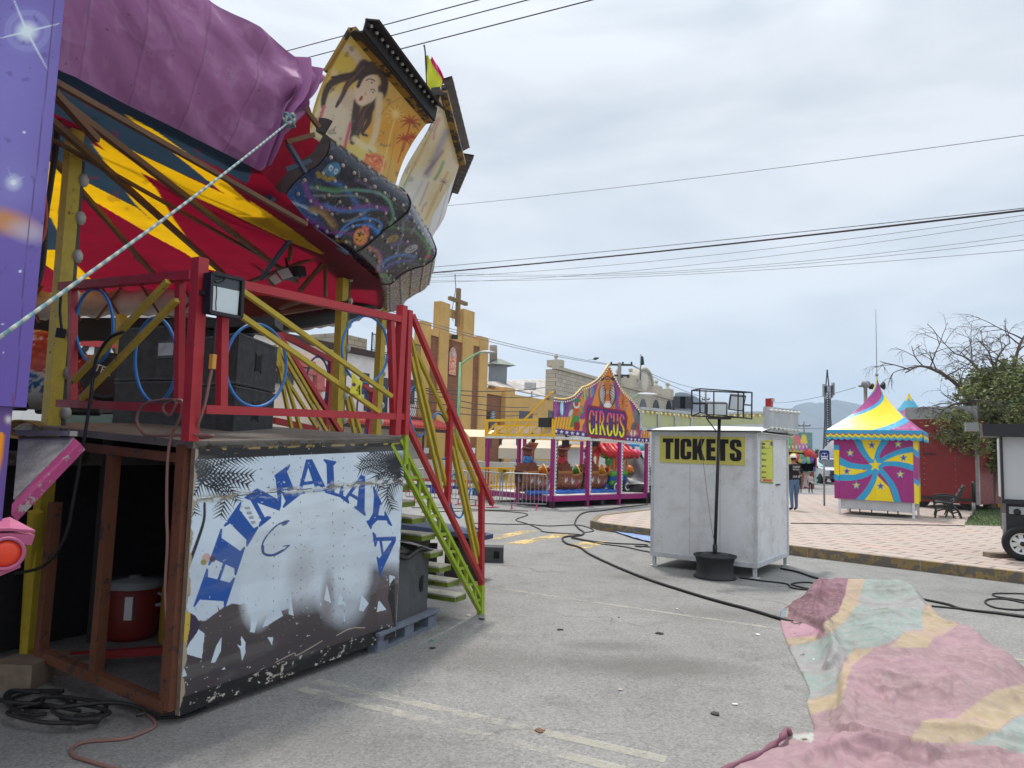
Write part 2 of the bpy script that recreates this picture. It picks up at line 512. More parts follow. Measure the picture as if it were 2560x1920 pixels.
for q in ([(70,285),(170,280),(110,300),(0,300)],[(80,345),(290,298),(390,300),(150,352)],[(180,378),(500,318),(630,322),(300,382)],[(525,398),(690,358),(810,365),(690,405)]):
    mb.poly([G(B5(*p),.004) for p in q])
tag(mb.build('crosswalk_stripes',mk_y,base=(0,0,0)),kind='structure')

def paver(name,c1,c2,mort,sc,off=.5):
    m,nt,b = nt_base(name)
    tc = nt.nodes.new('ShaderNodeTexCoord').outputs['Object']
    mp = nt.nodes.new('ShaderNodeMapping'); mp.inputs['Rotation'].default_value = (0,0,R(52)); nt.links.new(tc,mp.inputs['Vector'])
    br = nt.nodes.new('ShaderNodeTexBrick'); nt.links.new(mp.outputs[0],br.inputs['Vector'])
    br.offset = off; br.inputs['Scale'].default_value = sc
    br.inputs['Color1'].default_value = (*lin(c1),1); br.inputs['Color2'].default_value = (*lin(c2),1); br.inputs['Mortar'].default_value = (*lin(mort),1)
    br.inputs['Mortar Size'].default_value = .022; br.inputs['Brick Width'].default_value = .62; br.inputs['Row Height'].default_value = .42
    n1 = noise(nt,tc,.6,7,.65); n2 = noise(nt,tc,7,7,.7)
    a = mixn(nt,rng(nt,n1,.34,.6,.3,.92),br.outputs['Color'],L3((172,160,150)))
    jn = rng(nt,br.outputs['Fac'],.2,.9,0,.8); a = mixn(nt,jn,a,L3(mort))
    a = mixn(nt,rng(nt,n2,.52,.8,0,.6),a,L3((120,108,98)))
    nt.links.new(a,b.inputs['Base Color']); b.inputs['Roughness'].default_value = .8
    bump(nt,mixn(nt,.5,br.outputs['Fac'],n2),b,-.3,.01)
    return m
m_pav = paver('stamped_pink_paving',(190,158,144),(176,158,146),(104,88,78),1.0)
m_kerb = M('worn_yellow_kerb',(150,124,74),.8,var=.3,dirt=((108,98,84),1.0,2.2),chip=((104,97,88),.47,6),bmp=.5,bsc=25)
ZP = .16
k1,k2 = G((1715,1200)),G((2212,1262)); kd = nrm((k2-k1)[:2])
ka = A_((*(k1[:2]-kd*1.6),0)); kb = A_((*(k2[:2]+kd*6),0))
kin = A_((-kd[1],kd[0],0)); kin = kin if kin[1] > 0 else -kin
t1,t2,t3,t4 = G(B5(757,299)),G(B5(700,283)),G(B5(742,246)),G(B5(1045,207))
t5 = t4+nrm(t4-t3)*14
pz = [kb,ka,t1,t2,t3,t4,t5,t5+A_((25,8,0)),kb+kin*30+A_((20,0,0))]
mb = MB(); mb.prism(pz,UP*ZP)
tag(mb.build('plaza',m_pav,base=(0,0,0)),kind='structure')
mb = MB(); cen = A_((9,18,0))
for p_,q_ in ((kb,ka),(ka,t1),(t1,t2),(t2,t3),(t3,t4),(t4,t5)):
    d_ = nrm(q_-p_); n_ = np.cross(UP,d_)
    if np.dot(cen-p_,n_) < 0: n_ = -n_
    L_ = np.linalg.norm(q_-p_); k_ = max(2,int(L_/1.6))
    for i in range(k_):
        a_,b_ = p_+d_*(L_*i/k_+.004),p_+d_*(L_*(i+1)/k_-.004)
        mb.box((a_+b_)/2+n_*.062+UP*(ZP/2+.006),(np.linalg.norm(b_-a_),.13,ZP+.012+.004*(i % 2)),(d_,n_,UP))
tag(mb.build('kerb',m_kerb,base=(0,0,0)),kind='structure')

m_tarpb = M('faded_blue_tarpaulin',(128,150,190),.5,var=.25,sc=5,bmp=.5,bsc=14)
tp = [(745,262),(1075,250),(1075,370),(1000,355),(900,330),(800,300)]
gx = np.linspace(0,1,30); top_ = resample([G(B5(750,268)),G(B5(1100,252))],30); bot_ = resample([G(B5(752,298)),G(B5(830,306)),G(B5(960,350)),G(B5(1100,385))],30)
tv = np.linspace(0,1,14)
pg = np.array([[t_*(1-v)+b_*v+UP*(.02+.12*max(0,1-v*4)+.025*fbm(i*.4,v*7,3)) for v in tv] for i,(t_,b_) in enumerate(zip(top_,bot_))])
mb = MB(); mb.grid(pg)
tag(mb.build('blue_tarpaulin',m_tarpb),'faded blue tarpaulin spread on the asphalt left of the ticket booth','tarpaulin')

# ------------------------------------------------------------------ entry platform of the ride (the box with the painted front)
PA = G((380,1540),.07); PB = G((851,1377),.07)
u_ = nrm((PB-PA)*A_((1,1,0))); v_ = A_((-u_[1],u_[0],0)); n_ = -v_      # u along the front, v to the back left
LP = np.linalg.norm(PB-PA)
FP = (PA,n_)                    # plane of the painted front, normal towards the camera side
SP = (PA,-u_)                   # plane of the open end
def FPp(p,off=0): return PL(p,FP,off)
def SPp(p,off=0): return PL(p,SP,off)
ptl,ptr,pbr,pbl = FPp(A6(100,60)),FPp(A6(1275,35)),FPp(A6(1222,1145)),FPp(A6(5,1588))
plat = thing('ride_platform','black edged entry platform with blue HIMALAYA lettering on a white front board','ride platform',PA-UP*.07)

# painted front board
nu,nv = 540,470
S_,T_ = np.meshgrid(np.linspace(0,1,nu),np.linspace(0,1,nv),indexing='ij')
def quad4(a,b,c,d,S,T):    # a tl, b tr, c br, d bl
    S = S[...,None]; T = T[...,None]
    return (a*(1-S)+b*S)*(1-T)+(d*(1-S)+c*S)*T
bp = quad4(ptl,ptr,pbr,pbl,S_,T_)+n_*.02
im = A6.inv(proj(bp)); p = Paint(im[...,0],im[...,1],(208,222,234))
x,y = p.x,p.y
p.mix(np.clip((fbm(x/300,y/300,2)-.45)*1.5,0,.6),(190,206,222))
p.mix(np.clip((y-560)/900,0,.4),(176,186,200))
# brown crowd at the bottom
edge = 1010-(x-250)*.12+70*np.sin(x/70.)*(fbm(x/90,y*0,4)+.2)
p.mix(np.clip((y-edge)/6,0,1),(76,68,70))
p.ell(1010,900,330,130,(76,68,70),-.25,.5,.9); p.ell(780,860,120,90,(104,92,94),0,.8,.6)
for cx,cy,rx,ry in ((330,1075,75,60),(215,1120,60,60),(640,1060,75,70),(900,1010,130,90),(1150,1020,70,60),(480,1150,160,70)):
    p.ell(cx,cy,rx,ry,(76,68,70),0,.1)
p.poly([(370,1200),(420,1110),(560,1010),(900,930),(1230,900),(1225,1150),(20,1560),(30,1380),(60,1270),(140,1270)],(76,68,70))
p.poly([(232,970),(250,1010),(280,1070),(300,1180),(220,1180),(250,1080)],(76,68,70))
p.poly([(1150,800),(1185,830),(1215,960),(1215,1120),(1130,1100),(1120,900)],(88,76,80))
p.poly([(632,890),(655,870),(690,1040),(650,1040)],(96,84,86))
# two pale bears and a soft disc
p.ell(700,640,360,320,(204,215,224),-.1,.45,.95)
p.ell(470,900,100,190,(208,220,230),.12,.5,.95); p.ell(560,820,170,120,(206,218,228),-.3,.5,.9)
p.ell(925,880,135,195,(202,214,224),-.1,.5,.72); p.ell(1000,800,90,120,(208,220,228),0,.5,.9)
p.ell(690,430,330,100,(216,228,236),-.08,.5,.9)
p.mix(np.clip((y-edge-120)/260,0,.35)*(y > edge),(40,37,42)); p.ell(850,930,34,130,(120,110,112),.05,.9,.7); p.ell(690,790,60,120,(150,146,150),.2,1.2,.5)
for q in ([(415,1120),(425,1000),(450,940),(470,1000),(440,1125)],[(485,1095),(520,1000),(570,960),(600,1030),(510,1085)],
          [(630,1020),(640,900),(660,1030)],[(830,940),(845,850),(870,960)],[(905,965),(920,900),(955,975)],
          [(195,1295),(225,1200),(255,1150),(250,1230),(220,1290)],[(340,1190),(365,1200),(365,1140),(390,1180),(388,1240),(370,1283),(360,1215)],
          [(512,1150),(545,1150),(538,1195)],[(1025,1000),(1040,910),(1080,960),(1050,1005)],[(1125,1010),(1135,940),(1178,995)],
          [(255,1332),(272,1315),(277,1330)],[(30,1375),(45,1320),(62,1365)],[(1195,800),(1228,810),(1212,950),(1198,930)],[(45,1240),(120,1100),(160,1130),(145,1270)],[(940,1060),(942,1015),(948,1062)]):
    p.poly(q,(202,216,228))
# palm fronds, dark on white
PALM = (22,24,34)
def frond(root,tip,sag,n,ln,w=4.5,side=0):
    n = int(n*.85); w *= 1.15; ln *= 1.1
    root,tip = A_(root),A_(tip); mid = (root+tip)/2+A_(sag)
    sp = np.array(cat_rom([root,mid,tip],12)); sp = resample(sp,n)
    p.stroke(sp.tolist(),4,PALM,.3,1,1.5,False)
    for i in range(n-1):
        d = nrm(sp[i+1]-sp[i]); nn = A_((-d[1],d[0])); k = 1-.55*i/n
        for sg in ((1,-1) if side == 0 else (side,)):
            q = sp[i]+(d*.75+nn*sg*.8)*ln*k
            p.stroke([sp[i],q],w,PALM,.4,1,.8,False)
frond((120,165),(490,112),(0,-10),24,85,4.5,1); frond((100,240),(445,130),(10,-20),20,90,4.5)
frond((110,250),(440,245),(0,-18),17,80,6); frond((130,270),(420,300),(0,-25),15,75,7)
frond((100,250),(95,130),(10,0),9,80,6); frond((150,270),(110,470),(-40,10),13,70,5); frond((170,300),(250,480),(60,-40),15,90,5.5)
frond((200,300),(345,395),(20,-40),14,70,5)
p.stroke([(160,400),(155,500),(110,640),(68,750)],8,PALM,.3,1,12)
frond((1240,160),(1080,112),(0,-10),14,90,5); frond((1245,190),(1030,165),(0,-20),18,80,4.5); frond((1240,220),(1020,215),(-10,-30),18,80,4.5)
frond((1240,210),(1150,320),(-70,-20),16,85,5); frond((1250,220),(1215,440),(-50,10),18,80,5); frond((1225,150),(1250,300),(10,0),12,70,8)
p.ell(1225,165,50,55,PALM,0,.5,.9); p.ell(125,215,70,60,PALM,0,.6,.8)
# lettering along an arc: each letter is drawn in a unit square and laid on four corners
BL = (10,78,160)
def quadmap(bl,br,tl,tr):
    bl,br,tl,tr = map(A_,(bl,br,tl,tr))
    return lambda x,y: tuple((bl*(1-x)+br*x)*(1-y)+(tl*(1-x)+tr*x)*y)
RECT = lambda a,b,c,d: [(a,c),(b,c),(b,d),(a,d)]
def srf(a,b,y0,up=True):
    h = .05 if up else -.05
    return [(a,y0),(b,y0),(b,y0+h*.5),((a+b)/2+(b-a)*.3,y0+h*2),((a+b)/2-(b-a)*.3,y0+h*2),(a,y0+h*.5)]
GL = {
 'H': [RECT(.08,.38,.02,.98),RECT(.64,.92,.02,.98),RECT(.3,.7,.47,.53),srf(-.02,.48,0),srf(-.02,.48,1,False),srf(.54,1.02,0),srf(.54,1.02,1,False)],
 'I': [RECT(.22,.78,.02,.98),srf(0,1,0),srf(0,1,1,False)],
 'M': [RECT(.1,.17,0,.98),[(.02,1),(.3,1),(.56,.32),(.5,.02)],[(.5,.02),(.56,.1),(.86,1),(.72,1)],RECT(.7,.93,.02,.98),srf(0,.28,0),srf(.6,1.03,0),srf(.7,1.03,1,False)],
 'A': [[(.42,1),(.6,1),(1.0,.03),(.68,.03)],[(.42,1),(.5,.9),(.17,.03),(.1,.03)],RECT(.24,.76,.26,.33),srf(-.03,.3,0),srf(.58,1.06,0)],
 'L': [RECT(.14,.5,.02,.98),srf(-.03,.68,1,False),RECT(0,1,0,.06),[(.8,.04),(1,.04),(1.02,.34),(.95,.34)]],
 'Y': [[(.02,1),(.36,1),(.66,.45),(.36,.45)],[(.8,1),(.9,1),(.62,.42),(.5,.5)],RECT(.36,.66,.02,.5),srf(-.06,.44,1,False),srf(.66,1.06,1,False),srf(.24,.78,0)],
}
for ch,bl,br,tl,tr in (('H',(278,972),(383,655),(103,968),(250,552)),('I',(398,640),(460,535),(270,525),(362,393)),
                           ('M',(468,530),(692,352),(380,372),(628,190)),('A',(668,348),(842,328),(660,165),(828,148)),
                           ('L',(838,338),(935,368),(832,155),(925,172)),('A',(930,372),(1052,462),(985,232),(1105,262)),
                           ('Y',(1060,485),(1100,558),(1112,318),(1203,512)),('A',(1104,572),(1142,798),(1226,540),(1232,655))):
    qm = quadmap(bl,br,tl,tr)
    for g in GL[ch]:
        q_ = [qm(*q) for q in g]; p.poly(q_,BL); p.stroke(q_+q_[:1],4.2,BL,.5,1,None,False)
p.stroke([(632,498),(570,520),(510,580),(482,640),(495,685),(545,692),(600,665),(634,635)],5,(24,60,130),.3,1,5)
p.stroke([(485,640),(492,680),(540,690),(600,662)],10,(24,60,130),.3,1,6)
p.ell(610,510,22,12,(40,70,130),-.6,.6,.9); p.stroke([(600,640),(634,635)],4,(24,60,130))
for k in range(4): p.poly([(380+12*k,420+27*k),(412+10*k,418+26*k),(416+10*k,434+26*k),(388+12*k,436+27*k)],(150,160,170))
# black borders, seam, damage
S1,T1 = S_.ravel(),T_.ravel()
p.mix((T1 < .062)*1.0,(20,20,24)); p.mix(np.clip((T1-.935)*400,0,1),(26,25,27))
ragged = fbm(S1*26,T1*26,9,5)
p.mix(np.clip((ragged-.44-(T1/.03))*30+14*(T1 < .012),0,1),(176,172,160))
p.mix(np.clip((fbm(S1*40,T1*40,3,5)-.52)*30,0,1)*(T1 < .03),(150,130,70))
p.mix(np.clip((fbm(S1*60,T1*60,13,5)-.68)*30,0,1)*(T1 > .93),(190,184,172))
seam = .205+.006*np.sin(S1*40)
p.mix((np.abs(T1-.215) < .0022)*1.0,(70,66,60))
p.mix(np.clip((fbm(S1*22,T1*60,21,5)-.5)*30,0,1)*np.clip(1-np.abs(T1-.215)/.022,0,1),(140,132,112))
p.mix(np.clip((fbm(S1*30,T1*70,25,5)-.57)*30,0,1)*np.clip(1-np.abs(T1-.213)/.03,0,1),(206,214,216))
p.mix(np.clip((ragged-.3-S1/.035)*24,0,1),(168,150,128))
p.mix(np.clip((ragged-.35-(1-S1)/.02)*24,0,1),(150,140,128))
p.poly([(1225,815),(1200,850),(1185,930),(1200,980),(1215,1060),(1228,1100)],(24,24,28))
p.poly([(75,1010),(110,1030),(137,1075),(120,1120),(85,1170),(60,1180),(70,1080)],(52,38,66)); p.poly([(55,1010),(82,1015),(78,1090),(60,1190),(40,1160)],(196,168,60))
p.ell(170,705,24,26,(196,166,158),.3,.2); p.ell(205,712,17,17,(66,48,78),.3,.2); p.ell(155,730,17,17,(150,140,70),.3,.2)
p.stroke([(560,1290),(660,1240),(680,1250),(820,1170)],3,(170,158,140)); p.stroke([(900,1140),(980,1100),(1058,1097)],3,(180,170,150))
rs = random.Random(4)
for k in range(220):
    cx,cy = rs.uniform(60,1220),rs.uniform(110,1400); an = rs.choice((-.6,-.5,.9,-.9,-.2))+rs.uniform(-.2,.2); ln = rs.uniform(4,26)
    p.stroke([(cx,cy),(cx+ln*math.cos(an),cy+ln*math.sin(an))],rs.uniform(.8,2),rs.choice(((60,58,60),(120,112,104),(222,226,228),(150,140,120))),.5,.9,.5,False)
for xx in (548,700,880,940):
    for yy in range(140,1100,62):
        p.ell(xx+rs.uniform(-4,4),yy+rs.uniform(-8,8),3,5,(90,80,68),0,.5,.8)
p.chips(22,.79,(222,224,226),31); p.chips(16,.79,(70,62,58),37)
p.mix(np.clip((fbm(S1*3,T1*14,41,5)-.55)*1.2,0,.14),(150,150,146))
mb = MB(); mb.grid(bp,cols=p.out(),smooth=False); mb.build('front_board',m_paint,plat)
mb = MB(); mb.prism([q+n_*.015 for q in (ptl,ptr,pbr,pbl)],-n_*.035); mb.build('board_backing',m_wood,plat)

# deck and frame of the open end
DZ = (ptl[2]+ptr[2])/2+.012
def D_(u,v,z=0): return PA*A_((1,1,0))+u_*u+v_*v+UP*(ptl[2]+(ptr[2]-ptl[2])*u/LP+.012+v*.045+z)
mb = MB(); mb.prism([D_(-.03,-.02),D_(LP+.02,-.02),D_(LP+.02,2.3),D_(-.03,2.3)],-UP*.05); mb.build('deck',m_deck,plat)
mb = MB()
for a,b,w in (((402,962),(368,1532),.085),((392,968),(352,1530),.04)):
    mb.bar(SPp(a,.0),SPp(b,.0),w,side=u_); 
mb.build('frame_post',m_rust,plat)
for a,b,w in (((247,975),(207,1455),.07),((120,1085),(88,1412),.07)):
    mb = MB(); mb.bar(SPp(a,.0),SPp(b,.0),w,side=u_); mb.build('frame_post',m_rust,plat)
for a,b,w in (((362,1526),(84,1410),.07),((396,990),(150,962),.06)):
    mb = MB(); mb.bar(SPp(a,.012),SPp(b,.012),w,side=u_); mb.build('frame_beam',m_rust,plat)
# dark steel legs and bracing under the ride, seen through the open end
for i,(u,v) in enumerate(((.9,1.0),(1.9,.5),(1.9,1.9),(.8,2.2),(2.2,3.2),(.6,3.4))):
    mb = MB(); mb.bar(D_(u,v,-.05),D_(u,v,-.06)*A_((1,1,0)),.09,mi=0); mb.build('under_leg',m_dkm,plat)

# ------------------------------------------------------------------ guard rails on the platform and the stair
def hoop(mb,cx,cy,rx,ry,cr,pl,r=.011,a0=0,a1=2*math.pi,off=0,rot=0):
    n = 36; full = a1-a0 > 6.2
    pts = []
    for i in range(n if full else n+1):
        t = a0+(a1-a0)*i/n
        dx,dy = rx*math.cos(t),ry*math.sin(t)
        pts.append(PL(cr(cx+dx*math.cos(rot)-dy*math.sin(rot),cy+dx*math.sin(rot)+dy*math.cos(rot)),pl,off))
    mb.tube(pts,r,8,closed=full)
def bars(th,pl,cr,lst,mat,name,side=None,off=0):
    for a,b,w in lst:
        mb = MB(); mb.bar(PL(cr(*a),pl,off),PL(cr(*b),pl,off),w,side=pl[1]); mb.build(name,mat,th)
rail = thing('guard_rail','red and yellow guard rail with blue hoops along the platform front edge','guard rail',D_(1,0))
bars(rail,FP,A5,[((210,20),(120,1600),.078),((1955,430),(1890,1550),.075)],m_red,'post',off=.005)
bars(rail,FP,A5,[((405,470),(392,1300),.058),((1855,560),(1880,1360),.055)],m_red,'upright',off=.0)
bars(rail,FP,A5,[((240,1325),(1975,1390),.058),((300,195),(1950,550),.062)],m_red,'rail',off=.008)
bars(rail,FP,A5,[((575,305),(1860,1212),.036),((560,515),(1750,1345),.036)],m_yel,'brace',off=.04)
for q in ((690,945,262,358),(1633,808,200,290)):
    mb = MB(); hoop(mb,*q,A5,FP,off=-.03); mb.build('hoop',m_blue,rail)
railb = thing('guard_rail','red and yellow guard rail with blue hoops on the left end of the platform','guard rail',D_(0,.8))
bars(railb,SP,A3,[((400,200),(1250,125),.062),((385,955),(1195,990),.058)],m_red,'rail',off=.0)
bars(railb,SP,A3,[((1168,150),(1160,960),.05),((472,210),(470,940),.05)],m_red,'upright',off=-.01)
bars(railb,SP,A3,[((1090,165),(470,815),.036),((1145,285),(525,925),.036)],m_yel,'brace',off=.04)
for q in ((612,455,122,240),(1010,675,135,275)):
    mb = MB(); hoop(mb,*q,A3,SP,off=-.03,r=.012); mb.build('hoop',m_blue,railb)

stair = thing('staircase','lime green open stair with red handrails at the platform end','staircase',G((1040,1326)))
RT = A5
s_top,s_bot = FPp(C6(195,15)),FPp(C6(858,1245)); s_top2,s_bot2 = FPp(C6(285,0)),FPp(C6(862,1125))
WST = 1.85
for vv in (0,WST):
    dv = v_*vv
    a0 = s_top+(s_top-s_bot)*.18
    b0 = s_top2+(s_top2-s_bot2)*.22
    mb = MB(); mb.bar(a0+dv,s_bot+dv,.05,.035,side=n_); mb.bar(b0+dv,s_bot2+dv,.05,.035,side=n_)
    for i in range(9):
        t = (i+.6)/9.2; q = a0+(s_bot-a0)*t
        # nearest upper chord point straight above, and the short level piece to it
        w = np.dot(q-b0,u_)/np.dot(s_bot2-b0,u_); q2 = b0+(s_bot2-b0)*w
        mb.bar(q+dv,q2+dv,.03,side=n_); mb.bar(q+dv,q+dv+u_*.19,.03,side=n_)
    mb.build('stringer',m_grn,stair)
mt = M('worn_tread_edge',(176,172,156),.6,chip=((130,140,50),.6,10))
tys = [(252,115),(300,262),(395,408),(478,560),(552,712),(624,842),(696,972),(758,1105)]
for i,q in enumerate(tys):
    e = FPp(C6(*q)); e2 = e+u_*0
    mb = MB(); mb.box(e+v_*WST/2-u_*.1-UP*.03,(.22,WST-.06,.045),(u_,v_,UP)); 
    t_ = mb.build('tread',M('dull_olive_paint',(104,118,34),.6,chip=((56,56,36),.6,9)),stair)
    mb = MB(); mb.box(e+v_*WST/2-u_*.1+UP*.0,(.225,WST-.07,.016),(u_,v_,UP)); mb.build('tread_plate',mt,t_)
bars(stair,FP,A5,[((2010,470),(1975,1545),.06)],m_red,'top_post',off=.02)
bars(stair,FP,C2,[((1478,800),(1455,1590),.05)],m_red,'post',off=.0)
bars(stair,FP,C6,[((880,95),(876,1020),.055)],m_red,'post',off=.0)
bars(stair,FP,C6,[((876,1018),(871,1290),.062)],m_grn,'foot',off=.0)
bars(stair,FP,C2,[((1104,1005),(1100,1262),.05)],m_grn,'foot',off=.02)
for a,b,c in (((C2(1160,25)),(B1(748,1550)),.024),(C2(1122,940),C6(888,985),.024)):
    mb = MB(); mb.bar(FPp(a,.03),FPp(b,.03),c*2,side=n_); mb.build('handrail',m_red,stair)
for a,b in ((C2(1150,370),C2(1405,1480)),(C2(1150,215),C2(1452,1480)),(C2(1195,335),C2(1470,930)),
             (C2(1495,965),C2(1740,1540)),(C2(1490,1110),C6(835,830)),(C2(1492,985),C6(872,815))):
    mb = MB(); mb.bar(FPp(a,-.02),FPp(b,-.02),.034,side=n_); mb.build('brace',m_yel,stair)
for cx,cy,rx,ry,cr in ((1205,825,72,205,C2),(1395,1030,75,192,C2),(655,215,66,198,C6),(822,330,54,185,C6)):
    mb = MB(); hoop(mb,cx,cy,rx,ry,cr,FP,off=-.05,rot=-.12); mb.build('hoop',m_blue,stair)
# far handrail of the same stair
FP2 = (PA+v_*WST,n_)
for a,b,w in (((835,600),(1425,1530),.05),):
    mb = MB(); mb.bar(PL(A5(*a),FP2),PL(A5(*b),FP2),w,side=n_); mb.build('handrail',m_red,stair)
for a,b in (((850,770),(1000,1505)),((870,800),(1080,1510)),((850,905),(1215,1480)),((880,790),(1300,1515)),((950,830),(1240,1330))):
    mb = MB(); mb.bar(PL(A5(*a),FP2),PL(A5(*b),FP2),.034,side=n_); mb.build('brace',m_yel,stair)
# second stair rail on the far side of the ride
FP3 = (PA+v_*3.2,n_)
railc = thing('guard_rail','red guard rail with a yellow tag hanging behind the loudspeaker stacks','guard rail',PL(A5(1300,1500),FP3))
bars(railc,FP3,A5,[((840,640),(1385,925),.07),((1590,1090),(1705,1185),.06),((840,1420),(1220,1500),.08)],m_red,'rail')
bars(railc,FP3,A5,[((1340,910),(1295,1500),.07),((1700,1180),(1655,1540),.08)],m_red,'upright')
bars(railc,FP3,A5,[((1470,1230),(1540,1530),.05),((1500,1210),(1595,1535),.05)],m_yel,'brace')
for q in ((1225,1080,95,208),(1615,1350,52,195)):
    mb = MB(); hoop(mb,*q,A5,FP3,r=.014); mb.build('hoop',M('dark_blue_hoop',(52,84,150),.4),railc)

# ------------------------------------------------------------------ the ride itself: floor, posts, canvas roof, painted crown
RB = P((735,936),9.8)*A_((1,1,0))
ride = thing('caterpillar_ride','big round ride with striped canvas roof and painted crown panels','fairground ride',RB)
def post(a,b,Ya,w,name='support_post'):
    b3 = P(b,Ya); a3 = P(a,Ya)
    mb = MB(); mb.bar(b3*A_((1,1,0)),b3,w,side=v_); mb.bar(b3,a3,w,side=v_)
    return mb.build(name,m_yel,ride)
bulb_m = M('clear_bulb_plastic',(170,170,160),.25,var=.1,bmp=0)
m_bback = M('bulb_strip_back',(70,62,56),.6)
def bulb_strip(a,b,Ya,n):
    a3,b3 = P(a,Ya),P(b,Ya)
    mb = MB(); mb.bar(a3,b3,.05,.03,side=v_); st = mb.build('bulb_strip',m_bback,ride)
    for i in range(n):
        q = a3+(b3-a3)*(i+.5)/n
        mb = MB(); mb.ball(q+(u_*.2+n_)*.03,(.045,.045,.06),8); mb.build('bulb',bulb_m,st)
post((172,165),(108,938),5.7,.10); bulb_strip(A1(530,1050),(132,935),5.75,7)
post((743,545),(727,930),9.8,.12); bulb_strip(A5(1500,90),A5(1430,1520),9.85,7)
post((826,660),(812,935),12.0,.12); bulb_strip(A5(1800,540),A5(1755,1500),12.05,7)
post((262,680),(262,900),9.5,.1)
# round floor of the ride
rc = A_((-9.3,9.4,0))
fl = []
for i in range(40):
    t = 2*math.pi*i/40
    fl.append(rc+A_((6.4*math.cos(t),6.4*math.sin(t),1.55)))
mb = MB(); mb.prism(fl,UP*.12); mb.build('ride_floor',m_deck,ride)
m_dark = M('plain_matt_black',(18,17,18),.9)
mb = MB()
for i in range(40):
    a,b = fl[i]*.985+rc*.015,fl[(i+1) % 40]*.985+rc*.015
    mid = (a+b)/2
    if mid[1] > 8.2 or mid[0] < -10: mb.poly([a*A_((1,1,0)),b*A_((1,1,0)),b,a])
mb.build('added_dark_skirt',m_dark,ride)  # black sheet added under the floor rim to keep the underside dark
# floor piece joining the platform with the ride, and added black sheets that keep light out behind the open frame
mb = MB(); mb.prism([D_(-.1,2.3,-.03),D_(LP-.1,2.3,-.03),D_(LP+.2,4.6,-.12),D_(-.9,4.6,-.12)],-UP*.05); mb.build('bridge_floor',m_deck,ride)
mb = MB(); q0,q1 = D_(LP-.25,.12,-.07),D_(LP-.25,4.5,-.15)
mb.prism([q0*A_((1,1,0))+UP*.12,q1*A_((1,1,0))+UP*.12,q1,q0],-u_*.03); q0,q1 = D_(-1.3,2.32,-.1),D_(LP,2.32,-.1); mb.prism([q0*A_((1,1,0))+UP*.05,q1*A_((1,1,0))+UP*.05,q1,q0],v_*.03); mb.build('added_dark_screen',m_dark,ride)
# canvas roof underside
ys = np.linspace(4.7,12.2,620); 
def xr_(y): return np.interp(y,[4.6,4.95,5.4,5.9,6.5,6.9,8.3,9.9,11.7,13.2],[-3.5,-3.2,-3.02,-2.76,-2.38,-2.28,-2.02,-1.9,-2.2,-2.9])
g = np.zeros((620,520,3)); 
for i,yy in enumerate(ys):
    xs = np.linspace(-8.8,xr_(yy)-(.04 if yy < 6.8 else 0),520)
    g[i,:,0] = xs; g[i,:,1] = yy
    g[i,:,2] = np.interp(yy,[4,6.5,7.5,14],[4.36,4.26,4.1,4.08])+np.interp(yy,[6.4,7.2],[.11,0])*np.exp(-np.maximum(0,xr_(yy)-xs)/.22)+.05*np.sin(xs*3+yy)*0+.12*np.maximum(0,xr_(yy)-xs)*.3-.012*np.cos((yy+xs*.3)*3.2)
im = A1.inv(proj(g)); p = Paint(im[...,0],im[...,1],(122,8,36))
YL,NV = (230,178,14),(40,58,72)
kp = lambda *q: [(x_*2.347,y_*2.347) for x_,y_ in q]
p.poly(kp((-300,-200),(500,-200),(590,330),(700,470),(660,545),(440,455),(235,355),(100,290),(-300,250)),NV)
p.poly(kp((60,320),(228,360),(262,402),(320,490),(370,560),(430,622),(452,642),(380,575),(228,498),(60,420)),NV)
p.poly(kp((338,310),(430,362),(520,425),(610,488),(700,560),(800,628),(895,700),(880,700),(780,640),(690,590),(600,520),(520,455),(440,392),(400,365)),YL)
p.poly(kp((520,425),(600,462),(700,520),(690,560),(610,490)),(122,8,36))
p.poly(kp((226,354),(300,385),(400,432),(520,490),(640,545),(740,602),(812,650),(895,705),(800,668),(600,572),(500,528),(385,475),(300,425)),YL)
p.poly(kp((255,398),(320,432),(388,476),(432,522),(478,602),(540,690),(604,750),(570,742),(500,690),(430,620),(370,560),(320,490)),YL)
p.poly(kp((226,497),(380,575),(450,636),(520,692),(575,742),(540,714),(420,650),(226,536)),YL)
p.poly(kp((60,440),(140,436),(178,460),(178,510),(160,580),(165,700),(60,700)),YL)
p.poly(kp((100,600),(140,600),(165,650),(166,700),(110,700)),NV)
p.poly(kp((105,690),(170,690),(200,720),(250,770),(180,770),(110,720)),YL)
p.poly(kp((752,430),(800,455),(840,480),(810,495),(760,465)),YL)
p.chips(60,.7,(120,20,40),5,None,.3)
mb = MB(); mb.grid(g,cols=p.out()); mb.build('canvas_roof',roofmat(),ride)
lo_ = resample([P((520,372),6.9),P((560,400),7.1),P((620,470),7.9),P((720,545),8.9)],40); up_ = resample([P((535,90),7.2),P((640,150),7.35),P((690,290),7.9),P((760,430),9.0)],40)
gl = np.array([[lo_[i]*(1-t)+up_[i]*t for t in np.linspace(0,1,20)] for i in range(40)])
mb = MB(); mb.grid(gl,cols=np.tile(lin((122,8,36)),(800,1))); mb.build('canvas_lining',MATS.setdefault('roof',D.materials['translucent_striped_canvas']),ride)
